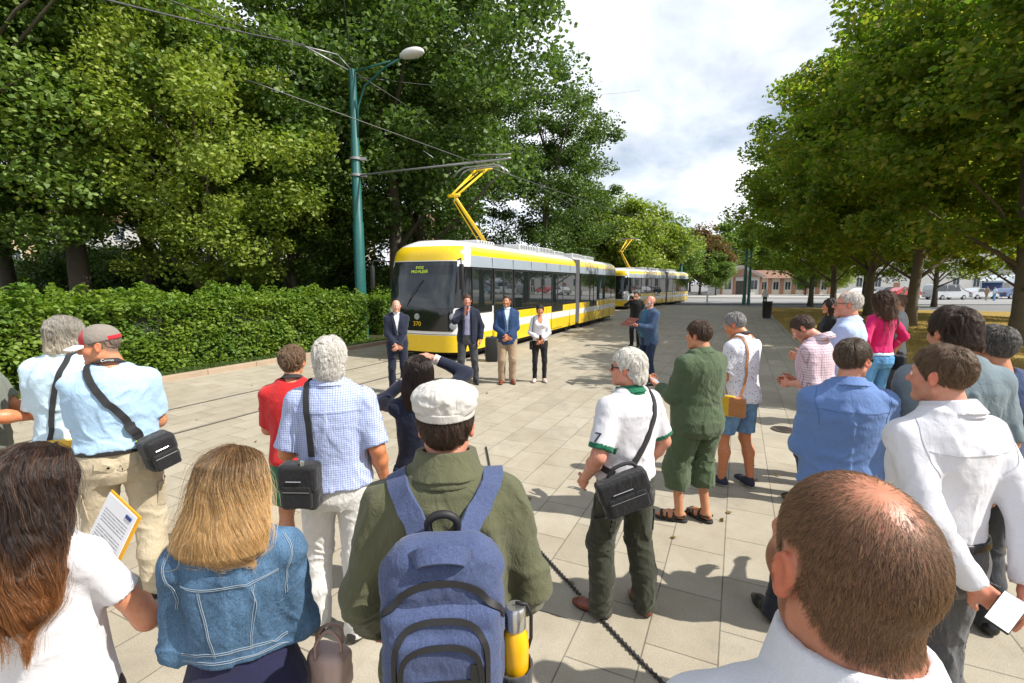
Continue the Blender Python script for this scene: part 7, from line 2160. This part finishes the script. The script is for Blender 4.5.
i = add('vip2', 'man in dark jacket and grey trousers speaking into a microphone before the tram front', L, 186, hh, skin=SK_R, lod=2, bw=1.04, head=(0, 0, 0), headopt=dict(scalp=dict(a=1), beard=.22, beardc=(.1, .05, .03)), hair=H_((.07, .035, .02), 0, thick=.016), armL=dict(w=(-.25, .06, .90), e=(-.8, -.6, 0)), armR=dict(w=(.04, .25, 1.42), e=(1, .1, -.8), f=(-.4, .5, .75), pn=(-.6, -.5, .2), curl=.8), legs=dict(l=(-.16, .0, 10), r=(.14, .02, -14)),
    top=dict(mat=NAVY, name='jacket', hem=.82, off=.032, sr=.017, open=(.085, .06, .8, 1.5)), bottom=dict(mat=CHAR), shoes=dict(mat=BLACKSHOE), group=GV)
suit_shirt(i, LILAC); lapels(i, NAVY, .95)
e = worn('microphone', 'black microphone held to the mouth of the speaker in the dark jacket', 'microphone', i); j = i['J']['R']; s = i['s']; a = j['wr'] + j['f'] * .07
m = MB(); m.tube([np.array(a + (.0, .02, -.1)) * s, np.array(a + (-.02, .01, .06)) * s], [.012, .016], 10); m.build('grip', BLK, e); m = MB(); bm = bmesh.new(); bmesh.ops.create_icosphere(bm, subdivisions=2, radius=.026); m.bm(bm, 0, None, np.array(a + (-.022, .008, .085)) * s); m.build('grille', DGR, e, smooth=True)
L, hh = spot(507, 295, 10.05)
i = add('vip3', 'man in blue jacket and beige trousers with folded hands between the speaker and the woman', L, 184, hh, skin=SK_T, lod=2, bw=1.05, head=(-18, 2, 0), headopt=dict(scalp=dict(a=1, rec=.03), beard=.35, beardc=(.10, .05, .035)), hair=H_((.04, .025, .018), 0, thick=.008, rec=.02), armL=dict(w=(-.03, .2, .98), e=(-1, -.5, 0), f=(.7, .3, -.6), pn=(.2, -.9, 0)), armR=dict(w=(.05, .19, 1.0), e=(1, -.5, 0), f=(-.7, .3, -.6), pn=(-.2, -.9, 0)),
    top=dict(mat=NAVYB, name='jacket', hem=.80, off=.032, sr=.016, open=(.015, .065, 1.05, 1.5)), bottom=dict(mat=TAN, off=.018, knee=.08, ankle=.068), shoes=dict(mat=BRSHOE), group=GV)
suit_shirt(i, PBLUE); lapels(i, NAVYB, 1.05)
L, hh = spot(540, 304, 10.2)
i = add('vipw', 'woman with short black hair in a white blouse and black trousers beside the tram', L, 180, hh, fem=True, skin=SK_T, lod=2, head=(0, -10, 0), headopt=dict(scalp=dict(a=1)), hair=dict(style='bob', thick=.02, c=(.014, .01, .009), n=0, nape=.03, amp=.006, cover=True), armL=dict(w=(-.03, .17, .98), e=(-1, -.4, 0), f=(.6, .3, -.6), pn=(.2, -.9, 0)), armR=dict(w=(.04, .16, 1.0), e=(1, -.4, 0), f=(-.6, .3, -.6), pn=(-.2, -.9, 0)),
    top=dict(mat=WBLOUSE, name='blouse', hem=.95, off=.012, sr=.012, sleeve=.93, vneck=True, waist=[(1.06, -.006)]), bottom=dict(mat=BLACKC, waist=.99, off=.006, knee=.06, ankle=.046), shoes=dict(mat=plain('nude_shoe', (.55, .42, .36), .5)), group=GV)
e = worn('phone', 'dark phone in the folded hands of the woman in the white blouse', 'phone', i); s = i['s']; MB().bbox(tuple(np.array((-.03, .19, .99)) * s), tuple(np.array((.03, .2, 1.1)) * s), .003).build('phone_body', BLACKSHOE, e)
handbag(i, (.2, .0, .84), (.03, .09, .09), BAGB, 'small black handbag at the side of the woman in the white blouse', flap=False, strap_pts=[(.19, -.02, .92), (.18, -.05, 1.2), (.12, -.02, 1.5), (.17, .07, 1.2), (.2, .05, .92)], sw=.014)

# --- group on the right near the lawn
L, hh = spot(824, 315, 4.5)
i = add('bent', 'man in a pink checked shirt bending his head down at the edge of the lawn', L, 38, hh + .05, skin=SK_R, lod=1, head=(14, -34, 0), lean=8, headopt=dict(scalp=dict(a=.9), beard=.4), hair=H_((.075, .045, .03), 3500, len=.016, r=.0008, thick=.008), armL=dict(w=(-.06, .22, 1.08), e=(-.35, -.9, -.6)), armR=dict(w=(.06, .22, 1.1), e=(.35, -.9, -.6)),
    top=dict(mat=PLAIDR, hem=.86, sleeve=.62, off=.028, sr=.018, collar=dict(h=.034)), bottom=dict(mat=CHAR), shoes=dict(mat=BLACKSHOE), group=GC)
L, hh = spot(850, 288, 4.9)
i = add('older', 'older man with white hair and glasses in a light blue shirt standing by the lawn', L, 48, hh - .012, skin=SK_R, lod=1, bw=1.1, belly=.05, head=(14, 0, 0), headopt=dict(scalp=dict(a=.5, bald=[((0, .02, .11), (.07, .09, .06), .9)]), fat=.5, browc=HW), hair=H_((.55, .52, .48), 2500, tip=(.65, .62, .58), len=.018, r=.0008, thick=.008, rec=.05, holes=[((0, .04, .13), (.062, .085, .055))]),
    top=dict(mat=fabric('shirt_periwinkle', (.42, .52, .78)), hem=.85, sleeve=.9, off=.028, sr=.02, collar=dict(h=.036)), bottom=dict(mat=CHAR), shoes=dict(mat=BLACKSHOE), armL=dict(w=(-.1, .3, 1.15), e=(-.35, -.9, -.6)), group=GC)
glasses(i, GLFR, None)
WV = [(-.26, 0, -.06, .08, .05), (-.2, 0, -.065, .115, .065), (-.1, 0, -.05, .118, .085), (-.02, 0, -.03, .104, .102), (.04, 0, -.018, .089, .099), (.075, 0, -.016, .07, .08)]
L, hh = spot(831, 298, 8.0)
add('dkwoman', 'dark-haired woman whose face shows between the older man and the bent head', L, 80, hh, fem=True, skin=SK_T, lod=2, headopt=dict(scalp=dict(a=1)), hair=dict(style='long', thick=.016, sec=WV, c=(.02, .012, .009), tip=(.05, .025, .015), n=0, amp=.01, freq=(26, 26, 8)), top=dict(mat=BLACKC, hem=.9, sleeve=.5), bottom=dict(mat=CHAR), shoes=dict(mat=BLACKSHOE), group=GC)
L, hh = spot(884, 290, 6.9)
i = add('pink', 'woman in a bright pink jacket and blue jeans with long wavy brown hair', L, 12, hh - .01, fem=True, skin=SK_T, lod=1, bw=1.06, head=(16, -2, 0), headopt=dict(scalp=dict(a=1)), hair=dict(style='long', thick=.02, sec=WV, c=(.035, .018, .012), tip=(.10, .05, .028), n=4500, npts=14, len=.25, r=.001, comb=part_dn, gravity=.4, lev=.014, rand=.2, wave=.5, amp=.014, freq=(26, 26, 10), rootz=-.14, seed=14),
    armL=dict(w=(-.18, .02, 1.0), e=(-1, -.6, 0), f=(.6, .2, -.4), pn=(.2, .9, 0)), armR=dict(w=(.24, .1, 1.0), e=(1, -.6, 0)), top=dict(mat=PINK, name='jacket', hem=1.0, sleeve=.97, off=.02, sr=.012, amp=.009), bottom=dict(mat=JEANS, waist=1.01, off=.006, knee=.066, ankle=.048), shoes=dict(mat=plain('coral_shoe', (.6, .1, .03), .6)), group=GC)
S = SDF(.004); S.loft(np.array(SEC_F), off=.018, zr=(.965, 1.005)); V, Q, _ = S.mesh(.009); mesh_np('tshirt_hem', V * i['s'], Q, PBLUE, i['root'])
handbag(i, (.235, -.06, .86), (.04, .11, .10), BAGB, 'black leather handbag hanging beside the woman in pink', strap_pts=[(.22, -.1, .96), (.19, -.14, 1.2), (.14, -.06, 1.49), (.15, .06, 1.42), (.21, .08, 1.15), (.23, .0, .96)], sw=.02, flap=False)
L, hh = spot(899, 294, 7.9)
add('behindpink', 'person with brown hair in a grey top standing right behind the woman in pink', L, 60, hh, skin=SK_T, lod=2, headopt=dict(scalp=dict(a=1)), hair=H_((.10, .05, .03), 0, thick=.016), top=dict(mat=fabric('grey_jersey', (.28, .31, .33)), hem=.88, sleeve=.5), bottom=dict(mat=CHAR), shoes=dict(mat=BLACKSHOE), group=GC)
L, hh = spot(636.5, 291, 16.0)
i = add('blackman', 'person dressed in black filming beside the second tram, seen behind the clipboard man', L, 150, hh, skin=SK_T, lod=2, headopt=dict(scalp=dict(a=1)), hair=H_(HK, 0), top=dict(mat=BLACKC, hem=.85, sleeve=1., off=.03), bottom=dict(mat=BLACKC), shoes=dict(mat=BLACKSHOE), armR=dict(w=(.06, .28, 1.5), e=(1, 0, -.8), curl=.7), group='people in the distance')
camera_thing(i, (.05, .34, 1.58), 'small video camera held up by the person in black', 0)
# --- far passers-by
FP = [(766, 44, 150, 1.72, fabric('white_top', (.7, .7, .7)), fabric('green_trousers', (.05, .09, .05)), 'passer-by in white top beside the black litter bin'),
      (905, 58, 80, 1.74, TAN, TAN, 'passer-by in tan clothes walking before the blue tent'), (996, 58, 80, 1.7, PBLUE, JEANS, 'passer-by in light blue top and jeans near the tent'),
      (988, 59, -80, 1.74, TAN, TAN, 'passer-by in sand-coloured clothes near the tent'), (912, 66, 10, 1.7, BLACKC, BLACKC, 'passer-by in black crossing the road beyond the lawn'), (919, 67, 10, 1.7, RED, CHAR, 'passer-by in red beyond the lawn')]
for px, Y, yw, h_, tm, bm_, lab in FP:
    person(lab, (at(px, 283, Y)[0], Y), yw, h_, skin=SK_T, lod=2, hands=False, face=False, headopt=dict(scalp=dict(a=1)), hair=dict(c=HD), legs=dict(l=(-.1, .12, 5), r=(.1, -.14, -5)), top=dict(mat=tm, hem=.88, sleeve=.5, res=.02), bottom=dict(mat=bm_, res=.02), shoes=dict(mat=BLACKSHOE), group='people in the distance')
